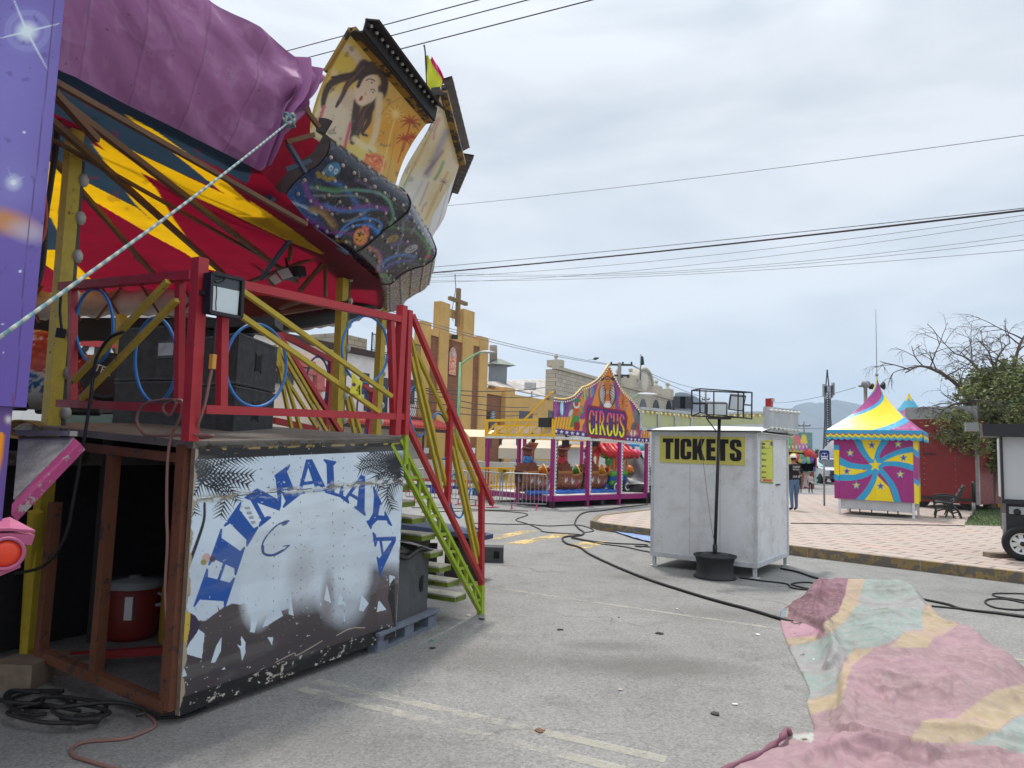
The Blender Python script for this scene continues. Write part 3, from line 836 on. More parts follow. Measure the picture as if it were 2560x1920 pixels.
# steel rafters and bracing under the canvas
m_brown = M('brown_painted_steel',(98,64,32),.6,chip=((60,46,34),.62,8))
def rp(p_,z): 
    return G(p_,z)
for a,b,w in ((A1(600,760),A1(1659,1290),.04),(A1(545,860),A1(1659,1640),.05),(A1(545,1050),A1(1300,1659),.05),(A1(360,1130),A1(880,1659),.045),
                (A1(400,750),A1(560,860),.05),(A1(700,1180),A1(1659,1659),.03)):
    a3,b3 = rp(a,4.0),rp(b,4.0); mb = MB(); mb.bar(a3-(b3-a3)*.35+UP*.12,b3+(b3-a3)*.45,w,w,side=A_((1,0,0))); mb.build('rafter',m_brown,ride)
# front eave beam and the corner truss near the crown
mb = MB(); mb.bar(P(A1(300,520),5.9),P(A1(1800,1320),8.1),.045,.04,side=v_); mb.build('eave_beam',m_brown,ride)
for a,b,ya,yb in ((C4(0,580),C4(850,1200),6.7,8.3),(C4(0,760),C4(700,1210),7.2,8.6),(C4(460,1100),C4(250,1380),8,8.4),(C4(700,1200),C4(160,1400),8.6,9.6),
                     (C4(340,830),C4(120,660),6.8,7),(C4(560,200),C4(660,330),6.6,6.7),(C4(430,430),C4(620,380),6.5,6.7),(C4(440,440),C4(560,640),6.6,6.8),
                     (C4(430,620),C4(600,560),6.7,6.8),(C4(700,1210),C4(700,1500),9,9),(C4(470,1110),C4(450,1250),8.2,8.2),(C4(540,1440),C4(730,1210),9.4,8.8)):
    mb = MB(); mb.bar(P(a,ya),P(b,yb),.045,.04); mb.build('brace',m_brown if a[1] % 2 > .7 else M('slate_blue_steel',(52,70,92),.5),ride)
for a,b in ((A1(920,1390),A1(1110,1659)),(A1(1390,1240),A1(1659,1659)),(A5(660,0),A5(840,250)),(A5(1310,0),A5(1070,300)),(A5(1500,400),A5(760,520)),(A5(1100,380),A5(900,450)),(A3(880,0),A3(1000,100))):
    mb = MB(); mb.bar(P(a,9.2),P(b,10.2),.05,.05); mb.build('brace',m_brown,ride)
# far rim: pale padded tube and dark green beam below it
m_pad = M('dirty_white_padding',(186,180,172),.75,dirt=((120,92,72),.6,2))
pts = cat_rom([P((-60,648),9.5),P((80,660),10.4),(P((250,655),11)),P((420,652),11.4),P((600,660),11.6),P((742,640),11.8)],10)
mb = MB(); mb.tube(pts,[.2+.025*math.sin(i*1.9) for i in range(len(pts))],12); mb.build('padded_rim',m_pad,ride)
for k in range(9):
    q = pts[4+k*5]; q2 = pts[7+k*5]
    mb = MB(); mb.bar(q+A_((0,-.24,.24)),q2+A_((0,-.24,-.3)),.035); mb.bar(q2+A_((0,-.26,.24)),q+A_((0,-.26,-.3)),.035); mb.build('rim_brace',m_brown,ride)
m_dgr = M('dark_green_beam',(30,44,40),.6)
mb = MB(); mb.tube(cat_rom([P(A5(880,580),10.8),P(A5(1200,540),11),P(A5(1500,480),11.4),P(A5(1780,360),11.8)],8),.13,10); mb.build('far_beam',m_dgr,ride)
pts = cat_rom([P(A5(900,655),10.9),P(A5(1200,600),11.1),P(A5(1500,555),11.5),P(A5(1770,440),11.9)],8)
mb = MB(); mb.tube(pts,[.05+.014*math.sin(i*2.2) for i in range(len(pts))],8); mb.build('far_fringe',m_pad,ride)
mb = MB(); q = [P(A3(130,400),11.2),P(A3(600,400),11.6),P(A3(1480,400),12.2),P(A3(1480,590),12.2),P(A3(600,545),11.6),P(A3(130,560),11.2)]; mb.prism([q[0],q[1],q[4],q[5]],A_((0,.1,0))); mb.prism([q[1],q[2],q[3],q[4]],A_((0,.1,0))); mb.build('inner_backdrop',M('dark_backdrop_boards',(40,46,42),.8,var=.4,sc=2),ride)
mb = MB(); mb.prism([P(A5(560,350),11.2),P(A5(1700,250),11.6),P(A5(1720,390),11.6),P(A5(900,520),11.2),P(A5(560,540),11)],A_((0,.1,0))); mb.build('far_valance',M('brown_cloth',(92,64,48),.8),ride)

# ---- painted crown: panel end profiles lie in upright planes across the ring
d1 = nrm((.25,.97,0))
e0 = P((573,455),7.3); e1 = P((760,545),8.75); e2 = P((826,613),10.35); e3 = P((842,670),12.2)
PLN = [(e0,nrm((.3,.95,0))),(e1,nrm((.16,.98,0))),(e2,nrm((0.0,1,0))),(e3,nrm((-.1,1,0)))]
def prof(cr,pts,pl,n): return resample([PL(cr(*q),PLN[pl]) for q in pts],n)
def loft(a,b,nv):
    t = np.linspace(0,1,nv)[:,None,None]; return a[None]*(1-t)+b[None]*t
lowL = prof(C4,cat_rom([(640,360),(700,372),(736,420),(720,505),(655,590),(560,650),(485,720),(425,800),(380,878),(300,925)],6),0,70)
lowM = prof(C4,cat_rom([(1190,730),(1245,765),(1286,835),(1272,905),(1190,980),(1100,1045),(1030,1110),(960,1165),(905,1195),(858,1218)],6),1,70)
lowR = prof(C4,cat_rom([(1392,1000),(1435,1090),(1465,1175),(1450,1235),(1385,1282),(1300,1308),(1220,1350),(1160,1405),(1100,1412),(1052,1412)],6),2,70)
lowE = prof(C4,cat_rom([(1440,1180),(1450,1250),(1436,1340),(1400,1435),(1320,1485),(1260,1525),(1215,1585),(1150,1605),(1110,1600),(1080,1560)],6),3,70)
SWIRL = ((60,110,190),(90,60,150),(40,130,150),(70,130,70),(150,70,140),(150,170,190))
def black_panel(a,b,seed,nvv=120):
    g = loft(a,b,nvv); im = C4.inv(proj(g)); p = Paint(im[...,0],im[...,1],(30,34,46))
    return g,p
def finish_black(g,p,th=.03):
    mb = MB(); mb.grid(g,cols=p.out()); 
    return mb.build('lower_panel',m_gloss,ride)
g1,p = black_panel(lowL,lowM,1)
p.ell(470,830,120,160,(24,76,140),.5,1.2,.9); p.ell(560,930,120,60,(20,70,130),.5,1.0,.8); p.ell(620,640,130,60,(22,60,110),.8,1.2,.7)
for q,w,c,a in (([(380,830),(480,850),(560,880),(640,930)],9,(170,190,210),.6),([(720,690),(820,740),(900,830),(960,930),(1070,1060)],22,(40,90,150),.8),
                   ([(600,740),(760,770),(900,760),(1060,780),(1140,840),(1170,940),(1150,1010)],12,(90,140,120),.7),([(620,800),(760,800),(900,800),(990,830),(1000,890),(900,960),(830,980)],8,(120,130,130),.6),
                   ([(560,720),(600,820),(700,880),(850,895),(1000,870),(1130,900)],20,(104,54,128),.75),([(640,730),(720,755),(820,750)],12,(60,120,60),.7),
                   ([(700,860),(800,905),(900,905),(1060,890)],14,(44,100,160),.7),([(780,1090),(840,1010),(930,965),(1030,960),(1090,1000),(1060,1060)],8,(60,120,190),.8),
                   ([(800,1080),(870,1020),(980,1000),(1060,1040)],7,(60,120,190),.8),([(600,895),(660,900),(720,950),(760,1010)],26,(120,92,60),.8),([(615,900),(680,930),(740,1000)],8,(150,130,70),.6),
                   ([(540,950),(620,990),(700,1040)],22,(94,44,120),.8),([(700,1060),(800,1055),(900,1065)],14,(100,40,110),.6),([(690,1125),(760,1115),(860,1118)],10,(130,120,40),.6),
                   ([(900,690),(980,720),(1060,800)],9,(90,60,110),.5),([(600,600),(680,560),(740,540)],14,(30,60,100),.5)):
    p.stroke(q,w*1.35,tuple(min(255,v_c*1.25) for v_c in c),.9,min(1,a*1.2))
p.ell(752,620,58,46,(62,130,170),-.5,.12); p.ell(740,608,15,20,(210,220,225),.3,.2); p.ell(775,630,14,19,(210,220,225),.3,.2); p.ell(742,612,6,9,(20,30,40)); p.ell(772,634,6,9,(20,30,40))
for q in ((655,655,26,17,1.0),(695,672,20,18,.2),(735,685,34,14,-.3)): p.ell(q[0],q[1],q[2],q[3],(176,150,50),q[4],.15)
p.ell(945,1085,50,62,(226,120,96),.25,.15); p.ell(942,1085,40,48,(232,160,60),.2,.3); p.poly([(945,1030),(965,1000),(1000,1015),(1000,1040),(1005,1090),(985,1060)],(222,110,100))
p.stroke([(912,1095),(930,1115),(955,1105)],4,(50,20,20)); p.stroke([(925,1060),(940,1070)],5,(50,20,20)); p.stroke([(968,1045),(955,1062)],5,(50,20,20)); p.ell(935,1076,5,9,(30,20,20)); p.ell(960,1068,5,8,(30,20,20))
for k in range(120): p.ell(random.uniform(380,1150),random.uniform(560,1150),random.uniform(1,3.4),random.uniform(1,3.4),(190,200,210),0,.8,random.uniform(.3,.9))
p.chips(30,.72,(150,150,150),3,None,.5)
lp1 = finish_black(g1,p)
g2,p = black_panel(lowM,lowR,2)
for q,w,c,a in (([(1060,1060),(1150,1020),(1250,1030),(1330,1050),(1390,1120)],10,(60,110,70),.6),([(1000,1160),(1060,1190),(1080,1260),(1060,1320)],16,(150,90,60),.8),([(1040,1160),(1080,1200),(1100,1280)],7,(90,60,140),.7),
                   ([(1070,1300),(1130,1240),(1220,1210),(1320,1220)],14,(50,100,160),.8),([(1090,1320),(1180,1260),(1300,1250)],10,(60,80,150),.7),([(1240,980),(1230,1080),(1200,1180),(1210,1290)],8,(90,110,130),.6),
                   ([(1300,930),(1330,1000),(1290,1060)],8,(90,100,120),.6),([(1080,1350),(1120,1350),(1150,1390)],12,(90,130,60),.6),([(1150,1150),(1250,1120),(1340,1180)],12,(90,60,130),.6),([(1390,1100),(1420,1180),(1390,1250)],12,(60,120,60),.7),([(1260,960),(1280,930)],20,(40,70,120),.6)):
    p.stroke(q,w*1.35,tuple(min(255,v_c*1.25) for v_c in c),.9,min(1,a*1.2))
p.ell(1165,1098,46,22,(150,124,52),-.4,.15); p.stroke([(1140,1105),(1160,1112),(1180,1095)],3,(40,30,20)); p.ell(1150,1093,5,6,(30,25,20)); p.ell(1175,1085,5,6,(30,25,20))
p.ell(1295,1168,50,24,(168,172,172),-.45,.15); p.stroke([(1270,1178),(1295,1182),(1318,1160)],3,(50,50,50)); p.ell(1408,1222,18,12,(190,60,80),-.6)
for k in range(80): p.ell(random.uniform(1000,1450),random.uniform(950,1400),2.2,2.2,(170,180,190),0,.8,.6)
finish_black(g2,p)
g3,p = black_panel(lowR,lowE,3,60)
p.mix(np.full(len(p.x),.75),(112,108,104))
for k in range(14):
    y0 = random.uniform(1320,1560); p.stroke([(1100,y0+60),(1200,y0),(1300,y0-30),(1430,y0-90)],8,random.choice(((70,70,80),(150,146,140),(110,80,110),(110,90,70))),.9,.7)
finish_black(g3,p)
# round lamp heads on the panels
m_lamp = M('dusty_lamp_lens',(178,170,158),.3,var=.15,bmp=0)
proto = None
def lamps(g,ss,ts,jit,par,r=.022,mesh=[None]):
    out = 0; nu,nvv = g.shape[:2]
    for t in ts:
        for s_ in ss:
            s2 = s_+jit*((out % 2)-.5)*.0
            i,j = int(s2*(nu-1)),int(t*(nvv-1)); q = g[i,j]
            a = g[min(i+1,nu-1),j]-g[max(i-1,0),j]; b = g[i,min(j+1,nvv-1)]-g[i,max(j-1,0)]
            n = nrm(np.cross(a,b)); n = n if np.dot(n,EYE-q) > 0 else -n
            mb = MB(); mb.lathe(q-n*.006,[(r,0),(r,.014),(r*.8,.026),(r*.4,.033),(0,.034)],n,10)
            mb.build('lamp_head',m_lamp,par); out += 1
for k,t in enumerate((.17,.3,.44,.58,.72,.88)): lamps(g1,[(i+(.3 if k % 2 else .62))/8 for i in range(8)],[t],0,lp1)
lp2 = [o for o in kids(ride) if o.name.startswith('lower_panel')][1]
for k,t in enumerate((.16,.32,.48,.64,.82)): lamps(g2,[(i+(.3 if k % 2 else .7))/7 for i in range(7)],[t],0,lp2)
mb = MB()
for t in (.12,.25,.38,.5,.62,.75,.88):
    for s_ in np.linspace(.08,.95,11): mb.ball(g3[int(s_*59),int(t*69)]+A_((.01,-.015,0)),.024,6)
mb.build('lamp_heads',m_lamp,ride)['kind'] = 'stuff'
# flange at the near end of the lower panel and its bottom edge bar
inner = lowL+np.linspace(1,1,70)[:,None]*0
cen = lowL.mean(0)
ax1 = nrm(np.cross(PLN[0][1],UP))
off = np.array([nrm(np.cross(lowL[min(i+1,69)]-lowL[max(i-1,0)],PLN[0][1])) for i in range(70)])
if np.dot(off[35],e0-EYE) < 0: off = -off
sg = 1 if np.dot(off[30],-ax1)*np.dot(-ax1,e0-EYE) > 0 else -1
left = A_((-1,0,0))
off = np.array([o_ if np.dot(o_,A_((-.8,0,.6))) > 0 else -o_ for o_ in off])
m_flg = M('brown_steel_flange',(58,46,42),.7,chip=((90,70,54),.64,8))
inr = lowL+off*.15; yw = -PLN[0][1]*.02
mb = MB(); mb.grid(np.stack([lowL+yw,inr+yw,inr,lowL],1),smooth=False); mb.build('end_flange',m_flg,ride)
for a,b in ((lowM,lowM),(lowR,lowR)):
    mb = MB(); mb.tube(a+n_*.006,.009,5); mb.build('seam_bead',m_dkm,ride)
mb = MB(); mb.bar(lowL[-1],lowM[-1],.10,.05); mb.bar(lowM[-1],lowR[-1],.06,.04); mb.build('bottom_edge',m_dkm,ride)
# underside return of the second panel
back = A_((-.45,.05,.05))
mb = MB(); mb.poly([lowM[-1],lowR[-1],lowR[-1]+back,lowM[-1]+back]); mb.poly([lowL[-1],lowM[-1],lowM[-1]+back*.7,lowL[-1]+back*.7]); mb.build('underside',M('bare_sheet_metal',(96,92,88),.5,.5,dirt=((60,52,48),.6,3)),ride)

# upper painted boards
upL = prof(A2,cat_rom([(350,880),(352,810),(372,700),(420,560),(480,430),(540,310),(605,195)],8),0,90)
upM = prof(A2,cat_rom([(895,1230),(930,1110),(965,1020),(1010,935),(1060,860),(1112,792)],8),1,90)
g = loft(upL,upM,110)
im = A2.inv(proj(g)); p = Paint(im[...,0],im[...,1],(206,176,92))
p.ell(900,900,260,260,(214,150,40),0,1.0,.9); p.ell(560,360,120,140,(206,176,60),.3,.9,.8); p.ell(430,800,120,200,(218,204,150),.2,.9,.8)
p.ell(700,1000,160,90,(214,196,100),.4,.9,.8)
SK,SK2 = (204,180,150),(188,150,120)
p.poly([(470,640),(560,600),(680,640),(640,760),(620,900),(560,930),(400,850),(430,740)],SK)
p.ell(520,760,100,150,(214,196,168),.25,.6,.9); p.ell(600,640,60,60,SK,0,.4)
p.stroke([(575,300),(640,350),(680,430),(672,510)],34,SK,.4,1,26); p.stroke([(672,480),(664,540)],26,SK,.4,1,8); p.stroke([(690,440),(700,490)],14,SK2,.5)
p.stroke([(480,430),(500,470),(530,490)],30,(214,190,140),.8,.8)
HR = (52,32,32)
for q,w in (([(700,420),(640,490),(540,510),(470,560),(440,640),(435,690)],34),([(690,470),(600,540),(560,620),(520,690)],22),([(640,480),(560,500),(490,500)],16),
             ([(720,440),(780,430),(830,500),(820,580),(780,640)],36),([(800,600),(740,680),(690,760),(660,840),(625,920)],44),([(660,660),(640,760),(630,850),(615,900)],26),([(740,700),(730,790),(690,860),(720,880)],18)):
    p.stroke(q,w*1.3,HR,.35,.97,w*.5)
for q in ([(700,430),(620,510),(540,540),(480,600)],[(780,460),(812,540),(770,630),(700,730),(660,820)],[(700,720),(690,800),(650,860)],[(640,500),(580,570),(540,650)]):
    p.stroke(q,6,(120,80,66),.9,.8)
p.ell(712,590,76,88,(216,190,160),.5,.12); p.ell(740,540,54,60,(216,190,160),.3,.2); p.ell(690,640,44,46,(218,192,164),.3,.3)
p.stroke([(830,500),(800,470),(740,470),(690,500),(660,560)],26,HR,.4,1,14); p.stroke([(840,500),(835,580),(790,640)],22,HR,.4)
p.ell(680,638,10,19,(186,40,56),.5,.25); p.stroke([(671,648),(689,627)],3,(110,10,30))
p.ell(748,537,6,15,(226,214,200),.3); p.ell(748,535,6,8,(40,30,24)); p.ell(756,598,6,15,(226,214,200),.3); p.ell(757,598,6,8,(40,30,24))
p.stroke([(712,520),(740,512),(770,524)],4,(50,30,26)); p.stroke([(742,582),(760,578),(772,590)],4,(50,30,26)); p.stroke([(720,590),(706,606),(712,616)],3,SK2)
p.stroke([(800,620),(790,760),(770,880),(740,950)],32,(214,192,150),.5,.95,22); p.stroke([(640,900),(700,950),(760,970)],30,(220,200,150),.6,.9)
p.stroke([(440,690),(410,790),(400,850)],13,(196,96,110),.5); p.stroke([(612,800),(590,890),(575,960)],13,(196,84,100),.5)
p.ell(770,1060,74,66,(214,110,60),.5,.2)
for k in range(30): p.ell(random.uniform(710,835),random.uniform(1000,1115),10,8,random.choice(((232,150,90),(190,70,40))),.5,.4,.9)
p.ell(905,740,22,26,(236,200,120),0,.9)
for k in range(11):
    an = k*.57; p.stroke([(905,740),(905+80*math.cos(an),740+80*math.sin(an))],5,(236,206,130),.9,.8,1)
p.stroke([(900,760),(870,880),(840,1010),(810,1130)],7,(232,200,120),.9,.8); p.stroke([(810,740),(860,680),(940,630)],4,(150,110,50),.9,.8)
for cx,cy,s_ in ((1000,790,1.0),(960,900,.8),(1010,890,.7)):
    p.stroke([(cx,cy),(cx-20*s_,cy+90*s_),(cx-50*s_,cy+190*s_)],7*s_,(168,60,30),.6,.9)
    for an in (-2.9,-2.3,-1.7,-1.1,-.4,.2,.7,2.7):
        p.stroke([(cx,cy),(cx+40*s_*math.cos(an),cy+34*s_*math.sin(an)),(cx+70*s_*math.cos(an),cy+62*s_*math.sin(an)+14*s_)],10*s_,(172,56,30),.5,.95,3)
p.stroke([(900,860),(880,1000),(850,1150)],4,(150,110,60),.8,.7)
tt = np.tile(np.linspace(0,1,90),110)
p.chips(40,.7,(110,90,70),5,None,.6)
p.stroke([(360,820),(380,700),(440,530),(520,370),(600,215)],12,(190,150,50),.3,.9)
mb = MB(); mb.grid(g,cols=p.out()); mb.build('upper_board',m_paint,ride)
# rails along the board top and the lamp trough above
topL,topM = upL[-1],upM[-1]
m_gold = M('ochre_rail_paint',(150,112,30),.6,chip=((40,34,30),.5,4))
mb = MB(); mb.bar(topL+n_*.03,topM+n_*.03,.10,.05); mb.build('top_rail',m_gold,ride)
mb = MB(); mb.bar(PL(A2(605,190),PLN[0],.0)+n_*.02,PL(A2(440,470),PLN[0])+n_*.02,.05,.03); mb.build('side_rail',m_gold,ride)
tl = [PL(A2(*q),PLN[0]) for q in ((690,200),(712,118),(800,126))]; tr = [PL(A2(*q),PLN[1]) for q in ((1152,785),(1172,665),(1228,712))]
mb = MB(); mb.prism([tl[0],tl[1],tl[1]+A_((-.0,0,.02)),tl[0]+A_((-.02,0,.0))],A_((0,0,0)))
mb = MB()
def slab(mb,a,b,c,d,th): mb.prism([a,b,c,d],nrm(np.cross(b-a,c-a))*th)
slab(mb,tl[0],tr[0],tr[1],tl[1],.02); slab(mb,tl[1],tr[1],tr[2],tl[2],.02); slab(mb,topL,topM,tr[0],tl[0],.02); mb.build('lamp_trough',m_dkm,ride)
m_chr = M('chrome_reflector',(120,120,124),.2,.9,bmp=0); m_lampb = M('black_lamp_socket',(36,35,36),.5)
mid0,mid1 = tl[0]*.35+tl[1]*.65,tr[0]*.35+tr[1]*.65
tn = nrm(np.cross(tr[0]-tl[0],tl[1]-tl[0])); tn = tn if np.dot(tn,EYE-mid0) > 0 else -tn
for i in range(15):
    q = mid0+(mid1-mid0)*(i+.5)/15.2
    mb = MB(); mb.lathe(q,[(.042,0),(.042,.03),(.03,.05)],tn,10,0); s_ = mb.build('lamp_socket',m_lampb,ride)
    mb = MB(); mb.ball(q+tn*.05,.02,8); mb.build('bulb',bulb_m,s_)
# second and third boards
up2R = prof(A2,cat_rom([(1108,1490),(1150,1390),(1190,1320),(1240,1230),(1290,1140),(1322,1062)],8),2,90)
up2L = prof(A2,cat_rom([(905,1240),(940,1130),(990,1030),(1050,930),(1110,830),(1165,700),(1195,590)],8),1,90)+A_((.0,.05,0))
g = loft(up2L,up2R,90); im = A2.inv(proj(g)); p = Paint(im[...,0],im[...,1],(204,186,140))
p.ell(1010,1250,80,160,(206,200,190),.6,.8,.9); p.ell(1200,950,50,180,(190,160,90),.5,1,.7)
for q,w,c in (([(1230,860),(1170,1000),(1110,1130)],34,(130,120,140)),([(1210,980),(1150,1060),(1100,1120)],16,(110,80,90)),([(1215,1050),(1185,1120),(1160,1160)],16,(48,120,70)),([(1000,1150),(950,1230)],16,(140,180,130)),
                ([(1180,760),(1080,960),(960,1200)],8,(150,120,60)),([(1130,880),(1020,1080)],18,(196,160,90)),([(1080,1180),(1010,1320),(1000,1420)],14,(180,176,170)),([(1120,1180),(1060,1330)],10,(160,140,130)),
                ([(1240,1120),(1180,1240),(1100,1420)],16,(186,146,70)),([(1190,770),(1160,840),(1150,900)],16,(190,110,100)),([(1260,1010),(1280,1080)],20,(214,180,160)),([(1085,1330),(1075,1370)],9,(180,90,170)),([(1000,1250),(960,1330)],12,(220,216,208))):
    p.stroke(q,w,c,.9,.8)
for cx,cy in ((1215,1180),(1115,830),(1140,790)):
    for an in (-2.9,-2.2,-1.5,-.8,0,.7): p.stroke([(cx,cy),(cx+30*math.cos(an),cy+26*math.sin(an))],6,(130,80,100),.6,.9,2)
    p.stroke([(cx,cy),(cx-20,cy+60)],4,(130,90,90))
p.chips(40,.7,(130,110,90),8,None,.5)
mb = MB(); mb.grid(g,cols=p.out()); mb.build('upper_board',m_paint,ride)
up3R = prof(A2,cat_rom([(1128,1555),(1165,1500),(1215,1420),(1238,1350),(1238,1290)],8),3,60)
g = loft(up2R[::1][np.linspace(0,89,60).astype(int)],up3R,40); im = A2.inv(proj(g)); p = Paint(im[...,0],im[...,1],(206,200,194))
for k in range(12):
    x0 = random.uniform(1120,1300); p.stroke([(x0,1100),(x0-60,1300),(x0-110,1480)],7,random.choice(((150,140,136),(220,214,206),(130,110,100))),.9,.6)
mb = MB(); mb.grid(g,cols=p.out()); mb.build('upper_board',m_paint,ride)
mb = MB(); mb.bar(up2L[-1]+n_*.02,up2R[-1]+n_*.02,.14,.06); mb.build('top_rail',m_gold,ride)
mb = MB(); mb.bar(up2R[-1],up3R[-1],.05,.05); mb.build('top_rail',m_rust,ride)
m_cor = M('dull_corrugated_metal',(106,102,100),.5,.5,dirt=((70,66,64),.5,3),bmp=.4,bsc=12)
def corr(q,y0,y1):
    a,b,c,d = P(A2(*q[0]),y0),P(A2(*q[1]),y0),P(A2(*q[2]),y1),P(A2(*q[3]),y1)
    S,T = np.meshgrid(np.linspace(0,1,6),np.linspace(0,1,60),indexing='ij')
    gg = quad4(a,b,c,d,S,T); nn = nrm(np.cross(b-a,d-a))
    gg = gg+nn*(.012*np.sin(T*60))[...,None]
    mb = MB(); mb.grid(gg,smooth=False); mb.grid(gg+nn*.03,smooth=False); mb.build('lamp_trough',m_cor,ride)
corr([(1212,520),(1274,500),(1386,955),(1342,978)],9.2,10.5)
corr([(1345,1003),(1413,1015),(1310,1258),(1270,1248)],10.7,12.0)
mb = MB(); mb.bar(P(A2(1215,560),9.2),P(A2(1345,1060),10.6),.06); mb.bar(P(A2(1330,1040),10.6),P(A2(1240,1310),12.1),.05); mb.bar(P(A2(1160,590),8.9),P(A2(1230,720),9.3),.12); mb.build('lamp_trough_arm',m_dkm,ride)
# pennant
fl_ = thing('pennant','small yellow and pink pennant on a thin mast on top of the ride','flag',P(A2(1105,600),9.6))
mb = MB(); mb.tube([P(A2(1110,610),9.6),P(A2(1097,340),9.6),P(A2(1091,292),9.6),P(A2(1086,300),9.6)],.012,6); mb.build('mast',m_dkm,fl_)
def cloth(pts_,Y,mat,name,par,amp=.04,th=.004):
    q = [P(A2(*z),Y) for z in pts_]
    L_,R_ = resample(q[:2],16),resample(q[2:][::-1],16)
    gg = np.array([[L_[i]*(1-t)+R_[i]*t+A_((0,amp*math.sin(t*7+i*.35),0)) for t in np.linspace(0,1,12)] for i in range(16)])
    mb = MB(); mb.grid(gg); return mb.build(name,mat,par)
cloth([(1097,345),(1112,575),(1205,575),(1210,525),(1160,440),(1125,375)],9.58,M('neon_yellow_cloth',(214,220,60),.7),'yellow_half',fl_)
cloth([(1125,372),(1200,545),(1228,530),(1180,420),(1150,378)],9.62,M('hot_pink_cloth',(222,40,140),.7),'pink_half',fl_)

# ------------------------------------------------------------------ plum tarpaulin over the neighbouring crown panels
lo = [P((40,98),4.75),P((125,150),4.95),P((250,215),5.4),P((390,292),5.9),P((500,345),6.35),P((560,366),6.5),P((588,330),6.6)]
up = [P((30,-420),4.7),P((200,-230),4.9),(P((330,-75),5.3)),P((450,-2),5.75),P((560,62),6.2),P((640,118),6.55),P((694,158),6.75)]
nU,nV = 220,130
LO,UPp = resample(cat_rom(lo,8),nU),resample(cat_rom(up,8),nU)
g = np.zeros((nU,nV,3))
for i in range(nU):
    for j in range(nV):
        t = j/(nV-1); q = LO[i]*(1-t)+UPp[i]*t
        bul = math.sin(math.pi*t)*.12
        s_ = i/nU
        w = .014*(fbm(s_*5+t*2.0,t*3,4)-.5)+.014*math.sin((s_*9+t*5.5)*3.1+4*fbm(s_*3,t*3,7))*(s_ ** 1.4)+.03*math.sin((s_*3.2-t*2.2)*6.28)*(s_ ** 4)
        cr1 = abs(fbm(s_*2.2+t*1.2+4,t*1.6-s_,6,3)-.5); cr2 = abs(fbm(s_*3.5-t*1.5,t*2.2+s_*2,9,2)-.5); w += (.006*math.exp(-cr1/.03)+.003*math.exp(-cr2/.02))*(.3+s_)
        g[i,j] = q+n_*(bul+w*1.8)+UP*.03*math.sin(s_*14)*(1-t)*s_
m_plum = M('plum_vinyl_tarp',(152,92,140),.62,var=.1,sc=1.2,dirt=((120,70,110),.35,1.5),chip=((104,60,96),.72,6),bmp=.15,bsc=14)
tarp = thing('plum_tarpaulin','plum coloured tarpaulin draped over the crown of the round ride','tarpaulin',g.reshape(-1,3).min(0))
Sg,Tg = np.meshgrid(np.linspace(0,1,nU),np.linspace(0,1,nV),indexing='ij'); p = Paint(Sg,Tg,(152,94,140))
p.mix(np.clip((fbm(p.x*5,p.y*3,3,5)-.5)*2.2,0,.5),(126,76,116)); p.mix(np.clip((fbm(p.x*30,p.y*9,7,5)-.56)*4,0,.4),(172,124,162)); p.mix(np.clip((p.y*-1+.06)*14,0,.5),(176,120,160))
for s_ in (.18,.36,.55,.74): p.stroke([(s_,0),(s_+.02,.5),(s_+.05,1)],.0035,(116,70,108),.6,.6); p.stroke([(s_+.008,0),(s_+.028,.5),(s_+.058,1)],.003,(166,112,154),.6,.4)
for k in range(26): x_,y_ = random.random(),random.random()*.8; p.stroke([(x_,y_),(x_+.012,y_+random.uniform(-.01,.01))],.0022,(70,40,66),.5,.9,.001,False)
m_plumv = M('plum_vinyl_sheet',(0,0,0),.6,var=.1,sc=1.2,paint=True,bmp=.2,bsc=10)
mb = MB(); mb.grid(g,cols=p.out()); mb.build('main_sheet',m_plumv,tarp)
mb = MB(); mb.tube(LO[:int(nU*.99)],.014,6); mb.build('hem',m_plum,tarp)
# gathered tail tied by the rope
ta = cat_rom([P((694,158),6.72),P((678,195),6.65),P((655,225),6.55),P((628,250),6.45),P((612,280),6.42),P((598,320),6.45),P((578,358),6.5)],8)
tb = cat_rom([P((640,118),6.6),P((640,170),6.5),P((628,205),6.45),P((606,232),6.4),P((585,285),6.4),P((560,330),6.42),P((545,368),6.46)],8)
ta,tb = resample(ta,60),resample(tb,60)
g = np.array([[ta[i]*(1-t)+tb[i]*t+n_*(.05*math.sin(t*11+i*.12)+.05*math.sin(math.pi*t)) for t in np.linspace(0,1,30)] for i in range(60)])
mb = MB(); mb.grid(g); mb.build('tied_tail',m_plum,tarp)
m_rope = None
def rope_mat():
    m,nt,b = nt_base('braided_rope')
    tc = nt.nodes.new('ShaderNodeTexCoord').outputs['Object']
    w = nt.nodes.new('ShaderNodeTexWave'); w.inputs['Scale'].default_value = 5; w.inputs['Distortion'].default_value = .8; w.bands_direction = 'DIAGONAL'; nt.links.new(tc,w.inputs['Vector'])
    nt.links.new(mixn(nt,rng(nt,w.outputs['Fac'],.35,.65),L3((112,146,150)),L3((168,174,164))),b.inputs['Base Color']); b.inputs['Roughness'].default_value = .9
    bump(nt,w.outputs['Fac'],b,.5); return m
r0,r1 = P((626,262),6.38),P((-14,738),2.95)
pts = [r0+(r1-r0)*t-UP*.03*math.sin(math.pi*t) for t in np.linspace(0,1,30)]
mb = MB(); mb.tube(pts,.0095,8)
mb.tube([r0+A_((math.cos(t*1.7)*.05,math.sin(t*1.7)*.05-.02,.05*math.sin(t*2.3))) for t in np.linspace(0,11,50)],.014,6)
tag(mb.build('rope',rope_mat()),'pale blue braided rope tied from the plum tarpaulin down to the purple trailer','rope')

